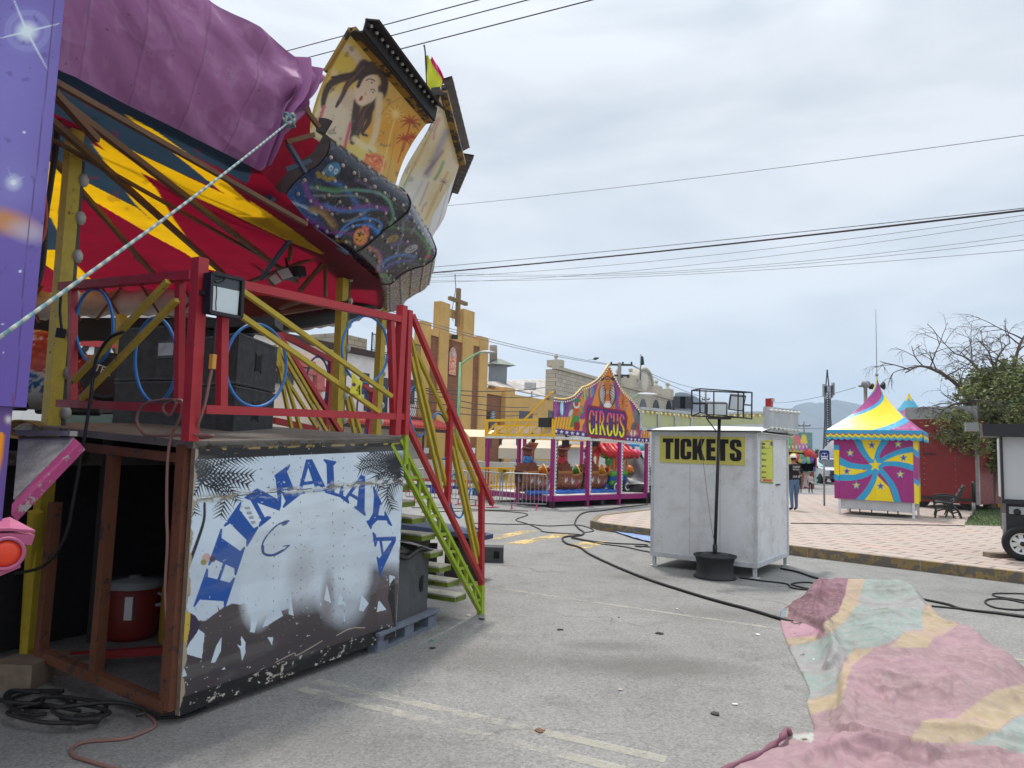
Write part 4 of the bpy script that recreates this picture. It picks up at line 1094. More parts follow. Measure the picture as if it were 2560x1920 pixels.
# ------------------------------------------------------------------ loudspeakers on the platform
def prismz(fp,z0,z1):
    mb = MB(); mb.prism([A_((q[0],q[1],z0)) for q in fp],UP*(z1-z0)); return mb
def cabinet(fp,z0,z1,label,facing,handle=True,plate=False):
    t = thing('loudspeaker',label,'loudspeaker',A_((*np.mean([q[:2] for q in fp],0),z0)),'black loudspeaker cabinets on the platform')
    mb = prismz(fp,z0,z1-.012); mb.build('cabinet',m_blk2,t)
    c = np.mean([q for q in fp],0)
    # proud corner edgings on top and bottom
    mb = MB()
    ring = [A_((q[0]+(q[0]-c[0])*.02,q[1]+(q[1]-c[1])*.02,0)) for q in fp]
    for zz in (z0+.012,z1-.02): mb.prism([q+UP*zz for q in ring],UP*.016)
    mb.build('edging',m_black,t)
    i,j = facing; a,b = A_((fp[i][0],fp[i][1],0)),A_((fp[j][0],fp[j][1],0)); d = nrm(b-a); nn = A_((d[1],-d[0],0)); nn = nn if np.dot(nn,EYE*A_((1,1,0))-a) > 0 else -nn
    m_ = (a+b)/2+UP*(z0+(z1-z0)*.52)
    if handle:
        w,h = .13,.15
        pts = [m_+d*x_*w+UP*y_*h+nn*.002 for x_,y_ in ((-.6,-.6),(-.35,-.45),(.35,-.45),(.6,-.6),(.5,-.2),(.45,.2),(.6,.6),(.3,.45),(-.3,.5),(-.6,.62),(-.45,.2),(-.5,-.25))]
        mb = MB(); mb.prism(pts,nn*.004); mb.build('handle_recess',M('deep_black',(8,8,9),.9),t)
    if plate:
        mb = MB(); mb.box(m_+UP*.02+d*.15+nn*.004,(.26,.016,.17),(d,nn,UP)); mb.build('connector_plate',m_black,t)
        mb = MB(); mb.box(m_+UP*.02+d*.15+nn*.014,(.2,.01,.12),(d,nn,UP)); mb.build('terminal',m_grey,t)
    return t
zb = D_(.5,1.2)[2]
def fpat(p,z): return G(p,z)
Yc = 6.15
b1,b2 = P(A3(722,1135),7.0),P((413,936),6.55)
dd = A_((.52,.85,0))
fpA = [b1,b2,b2+dd*.62,b1+dd*.62]
b3,b4,b5 = P((415,938),6.5),P((502,940),6.1),P((588,936),7.0)
fpB = [b3+A_((.02,0,0)),b4,b5,b5+(b3-b4)]
zt = P((330,700),6.8)[2]; z0 = P((330,934),6.8)[2]
hh = (zt-z0)
for k,(za,zc) in enumerate(((0,.37),(.375,.93))):
    pass
cabinet(fpA,z0,z0+hh*.47,'lower wide black loudspeaker cabinet at the left, on the platform deck',(0,1),False)
cabinet(fpA,z0+hh*.475,z0+hh*.98,'upper wide black loudspeaker cabinet at the left with a connector plate on its back',(0,1),False,True)
zt = P((500,700),6.1)[2]; z0b = P((502,940),6.1)[2]; hb = zt-z0b
cabinet(fpB,z0b,z0b+hb*.45,'lower black loudspeaker cabinet of the right stack on the platform deck',(1,2))
cabinet(fpB,z0b+hb*.455,z0b+hb*.93,'upper black loudspeaker cabinet of the right stack with a bone shaped handle hole',(1,2))
mb = MB(); q1,q2 = P(A5(0,620),6.7),P(A5(890,590),6.75)
mb.bar(q1,q2,.3,.09,side=A_((.5,.85,0))); tag(mb.build('speaker_beam',m_dkm),'long dark beam lying across the tops of the loudspeaker stacks','beam')

# flood light on the rail
fl = thing('flood_light','black flood light with a white diffuser clamped to the red corner post','flood light',FPp(A5(420,540),.1))
q = [FPp(A5(*z),.12) for z in ((290,140),(572,200),(556,542),(276,492))]
mb = MB(); mb.prism(q,n_*-.06); mb.build('housing',m_black,fl)
cq = sum(q)/4
mb = MB(); 
for i in range(4): mb.bar(q[i]+n_*.012+(cq-q[i])*.04,q[(i+1) % 4]+n_*.012+(cq-q[(i+1) % 4])*.04,.022,.022,side=n_)
mb.build('bezel',m_black,fl)
g_ = [FPp(A5(*z),.123) for z in ((305,255),(545,305),(528,512),(298,465))]; h_ = [FPp(A5(*z),.1225) for z in ((310,162),(550,215),(546,305),(305,255))]
mb = MB(); mb.prism(g_,n_*.002); mb.build('diffuser',M('frosted_diffuser',(206,216,218),.35,var=.05,bmp=0),fl)
mb = MB(); mb.prism(h_,n_*.002); mb.build('reflective_glass',M('dark_lamp_glass',(62,66,72),.15,bmp=0),fl)
mb = MB(); mb.tube(cat_rom([FPp(A5(*z),.128) for z in ((350,250),(352,330),(345,400),(347,470))],6),.003,5)
mb.tube(cat_rom([FPp(A5(*z),.128) for z in ((315,215),(370,200),(420,190),(400,220),(350,230),(330,190),(410,180))],6),.004,5); mb.build('stray_wire',m_cable,fl)
mb = MB(); mb.bar(q[0]*.5+q[3]*.5-n_*.03,FPp(A5(200,320),.03),.03); mb.build('clamp_arm',m_dkm,fl)
# flood lights up in the roof braces
fr = thing('flood_light','pair of tilted flood lights hanging in the roof braces of the ride','flood light',P(A5(930,180),8.6))
for q_,m_ in (([(800,190),(860,155),(910,215),(850,245)],m_glass),([(870,130),(965,100),(1010,175),(915,200)],m_glass)):
    q = [P(A5(*z),8.6) for z in q_]; mb = MB(); mb.prism(q,A_((0,.02,0))); mb.build('lens',m_,fr)
q = [P(A5(*z),8.66) for z in [(855,125),(1050,80),(1065,170),(1000,190),(915,210)]]; mb = MB(); mb.prism(q,A_((.05,.15,.03))); mb.build('housing',m_black,fr)
mb = MB(); mb.bar(P(A5(1040,90),8.7),P(A5(1075,190),8.7),.03); mb.bar(P(A5(960,90),8.7),P(A5(950,0),8.8),.03); mb.build('bracket',m_dkm,fr)

# yellow plug and cables on the rail
m_hose = M('pinkish_brown_cable',(128,92,84),.6,bmp=0)
m_plug = M('yellow_plug_plastic',(206,150,62),.5)
ec = thing('extension_cord','pinkish brown extension cord looped over the platform rail with a yellow plug','extension cord',D_(0,-.03,.02))
mb = MB(); mb.tube(cat_rom([FPp(A5(*z),.1) for z in ((345,560),(338,640),(330,760),(325,850))],6),.008,6); mb.build('upper_lead',m_cable,ec)
mb = MB(); mb.bar(FPp(A5(322,850),.1),FPp(A5(312,975),.1),.035,.03,side=n_); mb.build('plug',m_plug,ec)
mb = MB(); mb.tube(cat_rom([FPp(A5(310,975),.1),FPp(A5(285,1100),.1),FPp(A5(255,1260),.09),FPp(A5(215,1390),.07),FPp(A5(185,1480),.04),D_(.05,.03,.02),SPp(A3(1380,1165),.02),SPp(A3(1180,1160),.05),SPp(A3(1000,1165),.06),SPp(A3(930,1150),.05),SPp(A3(885,1060),.05),
                          SPp(A3(930,965),.05),SPp(A3(1040,935),.05),SPp(A3(1140,940),.06),SPp(A3(1100,1030),.05),SPp(A3(1060,1000),.05),SPp(A3(1080,950),.05),SPp(A3(1180,940),.06),SPp(A3(1170,1040),.06),SPp(A3(1110,1170),.06),SPp(A3(1085,1350),.07),SPp(A3(1080,1659),.07),
                          SPp(A4(1085,200),.06),SPp(A4(1070,500),.05),SPp(A4(1082,690),.03)],8),.0105,7); mb.build('lead',m_hose,ec)
mb = MB(); mb.tube(cat_rom([G(A4(900,1230),.02),G(A4(910,1280),.01),G(A4(990,1340),.01),G(A4(1000,1390),.01),G(A4(900,1440),.01),G(A4(800,1470),.01),G(A4(560,1490),.01),G(A4(470,1530),.01),G(A4(480,1580),.01),G(A4(600,1620),.01),G(A4(800,1680),.01)],10),.011,7)
tag(mb.build('cable',m_hose,base=G(A4(800,1470))),'pinkish brown cable curling on the asphalt in front of the open platform end','cable')
mb = MB(); mb.tube(cat_rom([G(A4(1020,1335),.01),G(A4(1180,1325),.01),G(A4(1290,1290),.01),G(A4(1330,1260),.01),G(A4(1250,1200),.01)],10),.009,6)
tag(mb.build('cable',m_cable,base=G(A4(1180,1325))),'thin dark cable running out from under the painted front board','cable')
mb = MB()
for k,(cx,cy,rx,ry) in enumerate(((270,1210,220,60),(250,1240,200,70),(430,1270,260,70),(550,1340,90,28),(380,1300,330,60),(160,1200,130,45),(640,1290,300,50))):
    a0 = k*1.3
    mb.tube(cat_rom([G(A4(cx+rx*math.cos(a0+t),cy+ry*math.sin(a0+t)+8*math.sin(t*3)),.014+.012*k) for t in np.linspace(0,5.4,14)],6),.013,7)
mb.tube(cat_rom([G(A4(-40,1200),.01),G(A4(90,1240),.02),G(A4(300,1250),.05),G(A4(520,1290),.03)],8),.013,7)
tag(mb.build('cable_coil',m_cable,base=G(A4(350,1270))),'tangled coil of black cables on the asphalt by the open platform end','cable coil')
mb = MB(); pts = [SPp(A3(800,490),.08),SPp(A3(700,540),.09),SPp(A3(620,680),.09),SPp(A3(590,900),.1),SPp(A3(560,1100),.12),SPp(A3(520,1340),.13),SPp(A3(470,1620),.14),SPp(A4(440,110),.14),SPp(A4(370,260),.14),SPp(A4(260,360),.14),SPp(A4(100,400),.12)]
mb.tube(cat_rom(pts,8),.012,7); tag(mb.build('cable',m_cable),'thick black cable hanging down in front of the open platform end','cable')
mb = MB(); mb.tube(cat_rom([P(A1(350,540),5.5),P(A1(380,800),5.5),P(A1(330,1200),5.5),P(A1(300,1400),5.5),P(A1(280,1700),5.5),P(A3(240,200),5.5)],8),.02,7)
mb.tube(cat_rom([P(A1(390,545),5.5),P(A1(360,900),5.5),P(A1(320,1250),5.5),P(A1(270,1659),5.5),P(A3(225,220),5.5)],8),.018,7)
tag(mb.build('cable_bundle',M('dark_brown_cables',(44,34,34),.6)),'bundle of dark cables hanging beside the near yellow post of the ride','cables')
mb = MB(); mb.tube(cat_rom([P(A1(285,1220),5.3),P(A1(300,1400),5.3),P(A1(285,1520),5.3),P(A1(250,1600),5.3)],8),.014,7)
tag(mb.build('cable',M('orange_cable',(170,78,60),.6)),'orange cable hanging between the purple trailer and the near yellow post','cable')
mb = MB(); mb.tube(cat_rom([P(A3(400,200),5.6),P(A3(388,350),5.6),P(A3(400,480),5.6)],8),.011,6); mb.bar(P(A3(400,470),5.58),P(A3(388,530),5.58),.05)
tag(mb.build('hanging_plug',m_black),'black cable with a plug hanging in front of the near yellow post','cable')
mb = MB(); mb.tube(cat_rom([P(A1(660,740),5.8),P(A1(840,860),6.2),P(A1(1050,1010),6.6),P(A1(1300,1130),7.0),P(A1(1500,1190),7.3),P(A1(1659,1200),7.4)],8),.022,7)
mb.tube(cat_rom([P(A1(680,770),5.8),P(A1(900,930),6.2),P(A1(1150,1080),6.7),P(A1(1450,1180),7.1),P(A1(1659,1215),7.4)],8),.018,7); mb.bar(P(A1(640,705),5.75),P(A1(690,750),5.75),.07)
tag(mb.build('cable_bundle',m_cable),'bundle of black cables sagging under the striped canvas roof','cables')
mb = MB()
for k in range(5): mb.tube(cat_rom([P(A1(630+random.uniform(-8,8),620),5.5),P(A1(632+random.uniform(-20,20),690),5.5),P(A1(622+random.uniform(-24,24),765),5.5)],6),.004,5)
tag(mb.build('twine',M('straw_twine',(170,160,100),.9)),'frayed straw coloured twine hanging from the eave beam','twine')

# yellow number tag
tg = thing('number_tag','yellow cloth tag with the figure 4 tied to the yellow brace','tag',FPp(A5(1560,1230),.12))
S,T = np.meshgrid(np.linspace(0,1,20),np.linspace(0,1,26),indexing='ij')
q = [FPp(A5(*z),.12) for z in ((1515,1008),(1612,1095),(1605,1240),(1505,1178))]
gg = quad4(*q,S,T)+n_*(.008*np.sin(S*9+T*4))[...,None]
im = A5.inv(proj(gg)); p = Paint(im[...,0],im[...,1],(208,200,60)); p.ell(1538,1112,18,17,(90,40,80)); p.stroke([(1585,1190),(1585,1122)],7,(30,30,34),.2,1,None,False); p.stroke([(1590,1172),(1562,1160),(1582,1124)],5,(30,30,34),.2,1,None,False); p.stroke([(1515,1190),(1590,1200)],3,(120,110,40))
mb = MB(); mb.grid(gg,cols=p.out()); mb.build('cloth',m_canvas,tg)

# ------------------------------------------------------------------ ride cars behind the rail
def ridecar(cr,cx,cy,rx,ry,Y,label,kind):
    c = P(cr(cx,cy),Y); k = 1/1534*Y/3
    t = thing('ride_car',label,'ride car',c-UP*ry*k,'painted cars of the round ride')
    nu_,nv_ = 70,60
    th = np.linspace(-math.pi*.5,math.pi*.5,nv_); sx = np.linspace(-1,1,nu_)
    gg = np.zeros((nu_,nv_,3))
    for i,s_ in enumerate(sx):
        w = (1-abs(s_) ** 2.6) ** .5 if abs(s_) < 1 else 0.02
        for j,a in enumerate(th):
            gg[i,j] = c+A_((s_*rx*k,-.42*math.cos(a)*(.35+.65*w),math.sin(a)*ry*k*(.55+.45*w)))
    S_,T_ = np.meshgrid(sx,np.sin(th),indexing='ij'); p = Paint(S_,T_,(122,48,40))
    rr = random.Random(3+kind)
    for row in range(9):
        for col_ in range(14):
            p.ell(-1.1+col_*.17+(row % 2)*.085,.95-row*.21,.1,.13,rr.choice(((168,62,50),(150,52,44),(182,76,58))),0,.5,.9); 
            p.ell(-1.1+col_*.17+(row % 2)*.085-.02,.99-row*.21,.05,.05,(196,96,74),0,.9,.6)
    if kind == 0:
        p.poly([(-1,-.25),(-.4,-.2),(.1,-.3),(.6,-.15),(1,-.25),(1,-1),(-1,-1)],(30,92,140)); p.stroke([(-1,-.25),(-.4,-.18),(.1,-.3),(.6,-.14),(1,-.25)],.04,(190,200,206),.6)
        p.ell(.2,.6,.28,.14,(60,120,160),0,.2); p.ell(.2,.6,.36,.2,(190,110,60),0,.25,.5)
    else:
        p.poly([(-1,-.75),(1,-.6),(1,-1),(-1,-1)],(170,150,120)); p.ell(-.3,.5,.1,.35,(90,150,190),.5,.3); p.ell(-.2,.2,.12,.4,(210,204,196),.5,.3)
    p.chips(.12,.66,(206,200,190),5+kind); p.mix(np.clip((fbm(p.x*9,p.y*9,8)-.5-(p.y+.5)*.5)*20,0,1)*.9,(190,190,186))
    mb = MB(); mb.grid(gg,cols=p.out()); mb.build('body',m_paint,t)
    mb = MB(); mb.grid(gg[:,::-1]*A_((1,0,1))+A_((0,c[1]*2,0))-gg[:,::-1]*A_((0,1,0))+A_((0,.2,0))); mb.build('rear_shell',m_dark,t)
    mb = MB(); mb.tube([c+A_((s_*rx*k,-.44,-ry*k*.98)) for s_ in (-.8,0,.8)],.05,8); mb.build('bumper',m_black,t)
    return t
ridecar(A3,150,730,260,260,8.3,'red scaled ride car with a worn blue wave, left of the near yellow post',0)
ridecar(A3,600,830,240,190,8.9,'red ride car with white chips behind the left rail, right of the near yellow post',1)
mb = MB(); q = P(A3(665,775),8.3); mb.lathe(q+A_((0,.1,0)),[(0,-.2),(.26,-.2),(.29,-.1),(.29,.02),(.25,.04),(.2,.0),(0,.0)],(.25,-1,.15),28); tag(mb.build('round_sign_back',m_black),'round black disc sign with TER lettering behind the left rail','sign')
def text(s_,size,mat,name,parent,origin,right,up,bold=0.0,sx=1.0,ext=.002,align='CENTER'):
    cu = D.curves.new('txt','FONT'); cu.body = s_; cu.size = 1; cu.align_x = align; cu.align_y = 'CENTER'; cu.offset = bold; cu.extrude = 0; cu.resolution_u = 3
    ob = D.objects.new('txt',cu); COL.objects.link(ob)
    bpy.context.view_layer.update()
    me = ob.evaluated_get(bpy.context.evaluated_depsgraph_get()).to_mesh()
    vs = np.array([v.co[:] for v in me.vertices]); fs = [list(q.vertices) for q in me.polygons]
    ob.to_mesh_clear(); D.objects.remove(ob); D.curves.remove(cu)
    right,up = nrm(right),nrm(up)
    V = A_(origin)+vs[:,:1]*right*size*sx+vs[:,1:2]*up*size
    nn = np.cross(right,up)
    mb = MB(); mb.add(V+nn*ext,fs); mb.add(V,[f[::-1] for f in fs])
    return mb.build(name,mat,parent) if name else mb
m_letter = M('black_lettering',(22,22,24),.5,bmp=0)

# ------------------------------------------------------------------ speaker box and pallet by the stair
pb0,pb1 = G(A6(1130,1240)),G(A6(1465,1085))
pl_ = thing('pallet','blue grey wooden pallet under the grey loudspeaker beside the stair','pallet',G(A6(1300,1180)))
pd = nrm((pb1-pb0)*A_((1,1,0))); pn = A_((-pd[1],pd[0],0)); PLN_ = np.linalg.norm(pb1-pb0)
m_pal = M('blue_grey_pallet_wood',(112,120,134),.85,var=.3,sc=6,bmp=.4,dirt=((80,76,72),.6,4))
for k in range(3):
    mb = MB(); mb.bar(pb0+pn*(.06+k*.45)+UP*.015,pb1+pn*(.06+k*.45)+UP*.015,.1,.03,side=pn); mb.build('bottom_board',m_pal,pl_)
    for t in (.09,.5,.91):
        mb = MB(); mb.box(pb0+pd*PLN_*t+pn*(.06+k*.45)+UP*.075,(.17,.1,.09),(pd,pn,UP)); mb.build('block',m_pal,pl_)
for k in range(7):
    mb = MB(); mb.box((pb0+pb1)/2+pn*(.05+k*.152)+UP*.155,(PLN_+.02,.135,.03),(pd,pn,UP)); mb.build('top_board',m_pal,pl_)
mb = MB()
for t in (.05,.5,.95): mb.box(pb0+pd*PLN_*t+pn*.52+UP*.13,(.1,1.04,.022),(pd,pn,UP))
mb.build('cross_board',m_pal,pl_)
sp = thing('loudspeaker','large grey scuffed loudspeaker box standing on the blue grey pallet','loudspeaker',G(A6(1300,1080),.17))
z0 = .172; ca = PL(A6(1405,1020),(pb0+pn*.06,pn)); za = PL(A6(1410,660),(pb0+pn*.06,pn))[2]
ca[2] = 0; f0 = ca-pd*.85
m_spk = M('grey_stained_speaker_cloth',(78,80,82),.75,var=.3,sc=3,dirt=((48,48,50),.7,2.5),bmp=.25,bsc=110)
mb = MB(); mb.prism([f0+UP*z0,ca+UP*z0,ca+pn*.7+UP*z0,f0+pn*.7+UP*z0],UP*(za-z0)); mb.build('cabinet',m_spk,sp)
hq = PL(A6(1370,850),(pb0+pn*.06,pn)); mb = MB(); mb.prism([hq+pd*x_+UP*y_-pn*.004 for x_,y_ in ((-.03,-.03),(-.01,-.075),(.045,-.08),(.045,.08),(0,.07),(-.03,.03))],-pn*.003); mb.build('handle_recess',M('deep_black',(8,8,9),.9),sp)
mb = MB(); cc_ = [f0,ca,ca+pn*.7,f0+pn*.7]; S,T = np.meshgrid(np.linspace(0,1,30),np.linspace(0,1,24),indexing='ij')
gg = quad4(cc_[0]-pn*.02,cc_[1]-pn*.02+pd*.02,cc_[2]+pd*.02,cc_[3],S,T); gg[...,2] = za+.03+.045*np.sin(T*3.1)+.025*np.sin(S*11+T*3) 
mb.grid(gg); gb = gg.copy(); gb[...,2] -= .02; mb.grid(gb[:,::-1]); mb.tube(gg[:,0]-UP*.02,.028,6)
tag(mb.build('plastic_cover',M('shiny_black_plastic_sheet',(22,22,24),.18,bmp=.2,bsc=5)),'shiny black plastic sheet lying on top of the grey loudspeaker','plastic sheet')
# timber ramp and blocks behind the stair
wr = thing('wooden_ramp','dark blue topped timber ramp lying on blocks behind the green stair','ramp',G((1000,1215)))
ra,rb_,rc_,rd_ = P(C6(140,365),11.2),P(C6(985,560),10.3),P(C6(900,578),10.0),P(C6(140,470),9.2)
m_ramp = M('dark_blue_timber',(40,56,88),.6,chip=((110,110,110),.68,6))
mb = MB(); mb.prism([ra,rb_,rc_,rd_],-UP*.06); mb.build('ramp_board',m_ramp,wr)
mb = MB(); mb.bar(P(C6(140,500),9.6),P(C6(900,590),10.1),.08,.12); mb.bar(P(C6(140,600),9.4),P(C6(400,640),9.6),.1,.18); mb.build('timber',M('dark_timber',(52,44,42),.85),wr)
for a,w in ((C6(720,650),.5),(C6(300,700),.5)):
    q = P(a,10); mb = MB(); mb.box((q[0],10.1,q[2]/2-.02),(w,.4,q[2]+.16)); mb.build('support_block',M('dark_timber',(52,44,42),.85),wr)
gq = G(C6(900,815)); mb = MB(); mb.box(gq+A_((.0,.15,.12)),(.62,.3,.24)); tag(mb.build('concrete_block',M('dark_grey_block',(76,76,78),.85,bmp=.4)),'dark grey hollow block on the asphalt behind the stair foot','block')
mb = MB(); mb.box(gq+A_((.2,-.003,.125)),(.09,.02,.11)); b_ = mb.build('block_hole',M('deep_black',(8,8,9),.9),D.objects['concrete_block'])

# things stored below the platform
cq = G((285,1392),.02); m_cool = M('red_cooler_plastic',(128,34,26),.5)
co = thing('drink_cooler','round red drink cooler with a pale lid under the platform','cooler',SP[0]*0+A_((*G((282,1375))[:2],0)))
cb = BASES[co.name]*A_((1,1,0))+A_((0,.0,0))
mb = MB(); mb.lathe(cb,[(.0,.0),(.2,0),(.225,.05),(.235,.44),(.22,.45)],n=28); mb.build('body',m_cool,co)
mb = MB(); mb.lathe(cb,[(.24,.45),(.245,.5),(.22,.52),(.06,.53),(.05,.55),(0,.555)],n=28); mb.build('lid',M('pale_grey_plastic',(150,154,156),.5),co)
for sgn in (-1,1):
    mb = MB(); mb.tube(cat_rom([cb+A_((sgn*.235,-.02,.4)),cb+A_((sgn*.3,-.06,.38)),cb+A_((sgn*.3,-.08,.32)),cb+A_((sgn*.24,-.06,.3))],6),.015,6); mb.build('handle',M('pale_grey_plastic',(150,154,156),.5),co)
mb = MB(); mb.box(cb+A_((.08,-.225,.3)),(.07,.02,.2)); mb.build('paper_label',m_white,co)
cb2 = cb+A_((.42,-.12,0)); 
gc = thing('gas_cylinder','slim yellow and blue cylinder standing right of the red cooler','cylinder',cb2)
mb = MB(); mb.lathe(cb2,[(.1,0),(.1,.48),(.07,.52),(.03,.54),(.03,.62),(.05,.63),(.05,.66),(0,.66)],n=20); mb.build('tank',M('yellow_tank_paint',(170,130,40),.5),gc)
mb = MB(); mb.lathe(cb2+A_((.16,.03,0)),[(.08,0),(.08,.7),(.05,.76),(0,.78)],n=20); mb.build('blue_tank',M('deep_blue_paint',(30,50,140),.5),gc)
mb = MB(); mb.bar(D_(.25,1.6,0)*A_((1,1,0))+UP*.1,D_(1.5,.5)*A_((1,1,0))+UP*.12,.06); tag(mb.build('red_beam',M('dull_red_steel',(150,26,32),.6)),'red steel beam lying on the ground below the platform','beam')

# ------------------------------------------------------------------ purple trailer and its flap
E0 = P((135,0),3.45); Eb = P((62,880),3.45); ex = A_((E0[0]*.5+Eb[0]*.5,3.45,0))
tf = nrm((-.72,-.69,0)); tgd = nrm((-.69,.72,0)); tn_ = nrm((.69,-.72,0))
TP = (ex,tn_)
tr_ = thing('purple_trailer','purple airbrushed show trailer with painted stars at the left edge of the photo','trailer',ex)
zm,zt_,zb_ = PL((62,880),TP)[2],5.2,PL((22,1150),TP)[2]
S,T = np.meshgrid(np.linspace(0,1,150),np.linspace(0,1,620),indexing='ij')
gg = ex+tf*0+S[...,None]*tf*.8+UP*(zt_+(zm-zt_)*T)[...,None]
im = F2; pr = proj(gg); p = Paint(pr[...,0],pr[...,1],(116,100,176))
p.mix(np.clip((p.y-300)/600,0,1),(104,80,168)); p.ell(0,200,90,190,(138,130,206),.1,1.3,.7); p.ell(20,400,60,60,(140,134,204),0,1.2,.6)
p.ell(60,66,42,40,(150,150,214),0,1.1,.5)
for rad in (40,47): p.stroke([(60+rad*math.cos(t),66+rad*.9*math.sin(t)) for t in np.linspace(0,6.28,26)],5,(160,160,220),.9,.45)
for q in ([(58,68),(22,-20)],[(58,68),(104,152)],[(58,68),(-6,84)],[(58,68),(132,50)]): p.stroke(q,4.5,(226,236,244),.9,.95,.8)
p.ell(58,68,20,18,(226,238,246),0,1.0,.95)
p.ell(29,394,14,14,(206,212,238),0,1.2,.9); p.ell(29,394,5,5,(240,244,248),0,.8)
for q in ([(29,394),(16,362)],[(29,394),(54,380)]): p.stroke(q,2,(200,206,236),.9,.7,.5)
p.ell(10,478,60,24,(206,140,80),.25,1.0,.95); p.ell(60,500,40,20,(190,180,200),.25,1.1,.7)
for q in ((52,286,2.5),(44,586,3),(6,700,2),(7,762,2)): p.ell(q[0],q[1],q[2],q[2],(226,228,244),0,.3)
p.stroke([(118,0),(100,180),(75,400),(56,545),(48,660),(36,830),(28,880)],1.6,(70,50,90),.5,.8)
p.stroke([(27,850),(30,884)],3,(110,60,60),.8,.8)
p.chips(26,.73,(90,70,140),4,None,.5)
mb = MB(); mb.grid(gg,cols=p.out(),smooth=False)
m_pt = M('purple_trailer_paint',(0,0,0),.38,var=.05,paint=True,bmp=.05)
mb.build('upper_panel',m_pt,tr_)
m_pur = M('purple_paint',(96,70,160),.4,var=.08)
mb = MB(); mb.prism([ex+UP*zm-tn_*.004,ex+tf*.8+UP*zm-tn_*.004,ex+tf*.8+tgd*2.4+UP*zm,ex+tgd*2.4+UP*zm],UP*(zt_-zm)); mb.build('body',m_pur,tr_)
lx = ex+tf*.05-tn_*.03
gg = lx+S[...,None]*tf*1.2+UP*(zm+(zb_-zm)*T)[...,None]
pr = proj(gg); p = Paint(pr[...,0],pr[...,1],(96,70,142)); p.ell(18,906,5,7,(236,236,220),0,.9); p.ell(18,906,9,11,(180,160,180),0,.9,.5)
p.poly([(-400,925),(9,934),(5,980),(0,1030),(-400,1050)],(240,150,0)); p.stroke([(-2,1030),(8,940)],2,(200,120,20)); p.mix(np.clip((fbm(p.x/6,p.y/40,3)-.62)*9,0,.5)*(p.y < 920),(120,70,60))
mb = MB(); mb.grid(gg,cols=p.out(),smooth=False); mb.build('lower_panel',m_pt,tr_)
mb = MB(); mb.prism([lx+UP*zb_-tn_*.004,lx+tf*1.2+UP*zb_-tn_*.004,lx+tf*1.2+tgd*2.3+UP*zb_,lx+tgd*2.3+UP*zb_],UP*(zm-zb_-.004)); mb.build('lower_body',m_pur,tr_)
m_pink = M('faded_pink_paint',(176,86,122),.55,var=.2,dirt=((120,60,88),.5,6))
bq = [PL(C5(*z),TP,.09) for z in ((-120,1112),(80,1105),(290,1120),(262,1205),(168,1195),(170,1390),(0,1460),(-140,1500))]
mb = MB(); mb.prism(bq,-tn_*.09); mb.build('bumper',m_pink,tr_)
bt = [PL(C5(*z),TP,.09) for z in ((-120,1108),(80,1100),(290,1116))]; mb = MB(); mb.prism([bt[0]+UP*.008,bt[1]+UP*.008,bt[2]+UP*.008,PL(C5(80,990),TP,-.05),PL(C5(-120,1040),TP,-.05)],UP*.012); mb.build('ledge',m_pink,tr_)
tl_ = PL(C5(45,1272),TP,.092)
mb = MB(); mb.lathe(tl_,[(.078,0),(.078,.02),(.064,.022),(.06,.004)],tn_,28); mb.build('light_ring',m_pink,tr_)
m_tail = M('red_orange_lens',(222,62,30),.2,var=.12,bmp=.1,bsc=300)
mb = MB(); mb.lathe(tl_,[(.06,.002),(.058,.014),(.03,.022),(0,.024)],tn_,28); mb.build('taillight',m_tail,tr_)
fq = [P(q,y_) for q,y_ in ((C5(155,300),4.3),(C5(608,308),4.15),(C5(662,355),4.1),(C5(90,950),3.75),(C5(90,820),3.8))]
flp = thing('folding_flap','weathered grey plank flap with a pink edge behind the purple trailer','flap',fq[3])
fn = nrm(np.cross(fq[1]-fq[0],fq[3]-fq[0])); fn = fn if np.dot(fn,EYE-fq[0]) > 0 else -fn
mb = MB(); mb.prism([fq[0],fq[1],P(C5(590,350),4.12),P(C5(110,820),3.8)],-fn*.03); mb.build('plank_board',M('grey_weathered_planks',(142,140,134),.85,var=.35,sc=8,bmp=.4),flp)
mb = MB(); mb.prism([q-fn*.003 for q in (fq[1],fq[2],fq[3],P(C5(95,860),3.78))],-fn*.05); mb.build('pink_edge',M('chipped_pink_paint',(158,52,104),.6,chip=((150,140,136),.56,14)),flp)
mb = MB(); mb.bar(fq[0]+UP*.02,fq[1]+UP*.02,.05,.03); mb.build('top_edge',M('grey_weathered_planks',(104,104,102),.85),flp)
q = P(C5(215,245),5.5); mb = MB()
rr = random.Random(2)
for k in range(26): 
    a = rr.uniform(0,3); mb.tube(cat_rom([q+A_((.12*math.cos(a+t)*(1-.2*rr.random()),.1*math.sin(a*2+t),.07*math.sin(t+a) )) for t in np.linspace(0,5.5,8)],4),.005,5)
tag(mb.build('rope_ball',M('straw_rope',(150,124,74),.9)),'ball of straw coloured rope on the deck left of the near yellow post','rope')
# yellow substructure post at the far left
mb = MB(); mb.bar(P((78,1105),5.55) ,G((58,1420)),.08,side=v_); tag(mb.build('prop_post',m_yel),'yellow prop post under the ride floor beside the rusty frame','post')
mb = MB(); q = G((45,1480)); mb.box(q+UP*.09,(.3,.25,.18)); mb.box(q+A_((.15,.35,.06)),(.4,.25,.12)); tag(mb.build('timber_block',m_wood),'grey timber blocks under the yellow prop post','timber block')

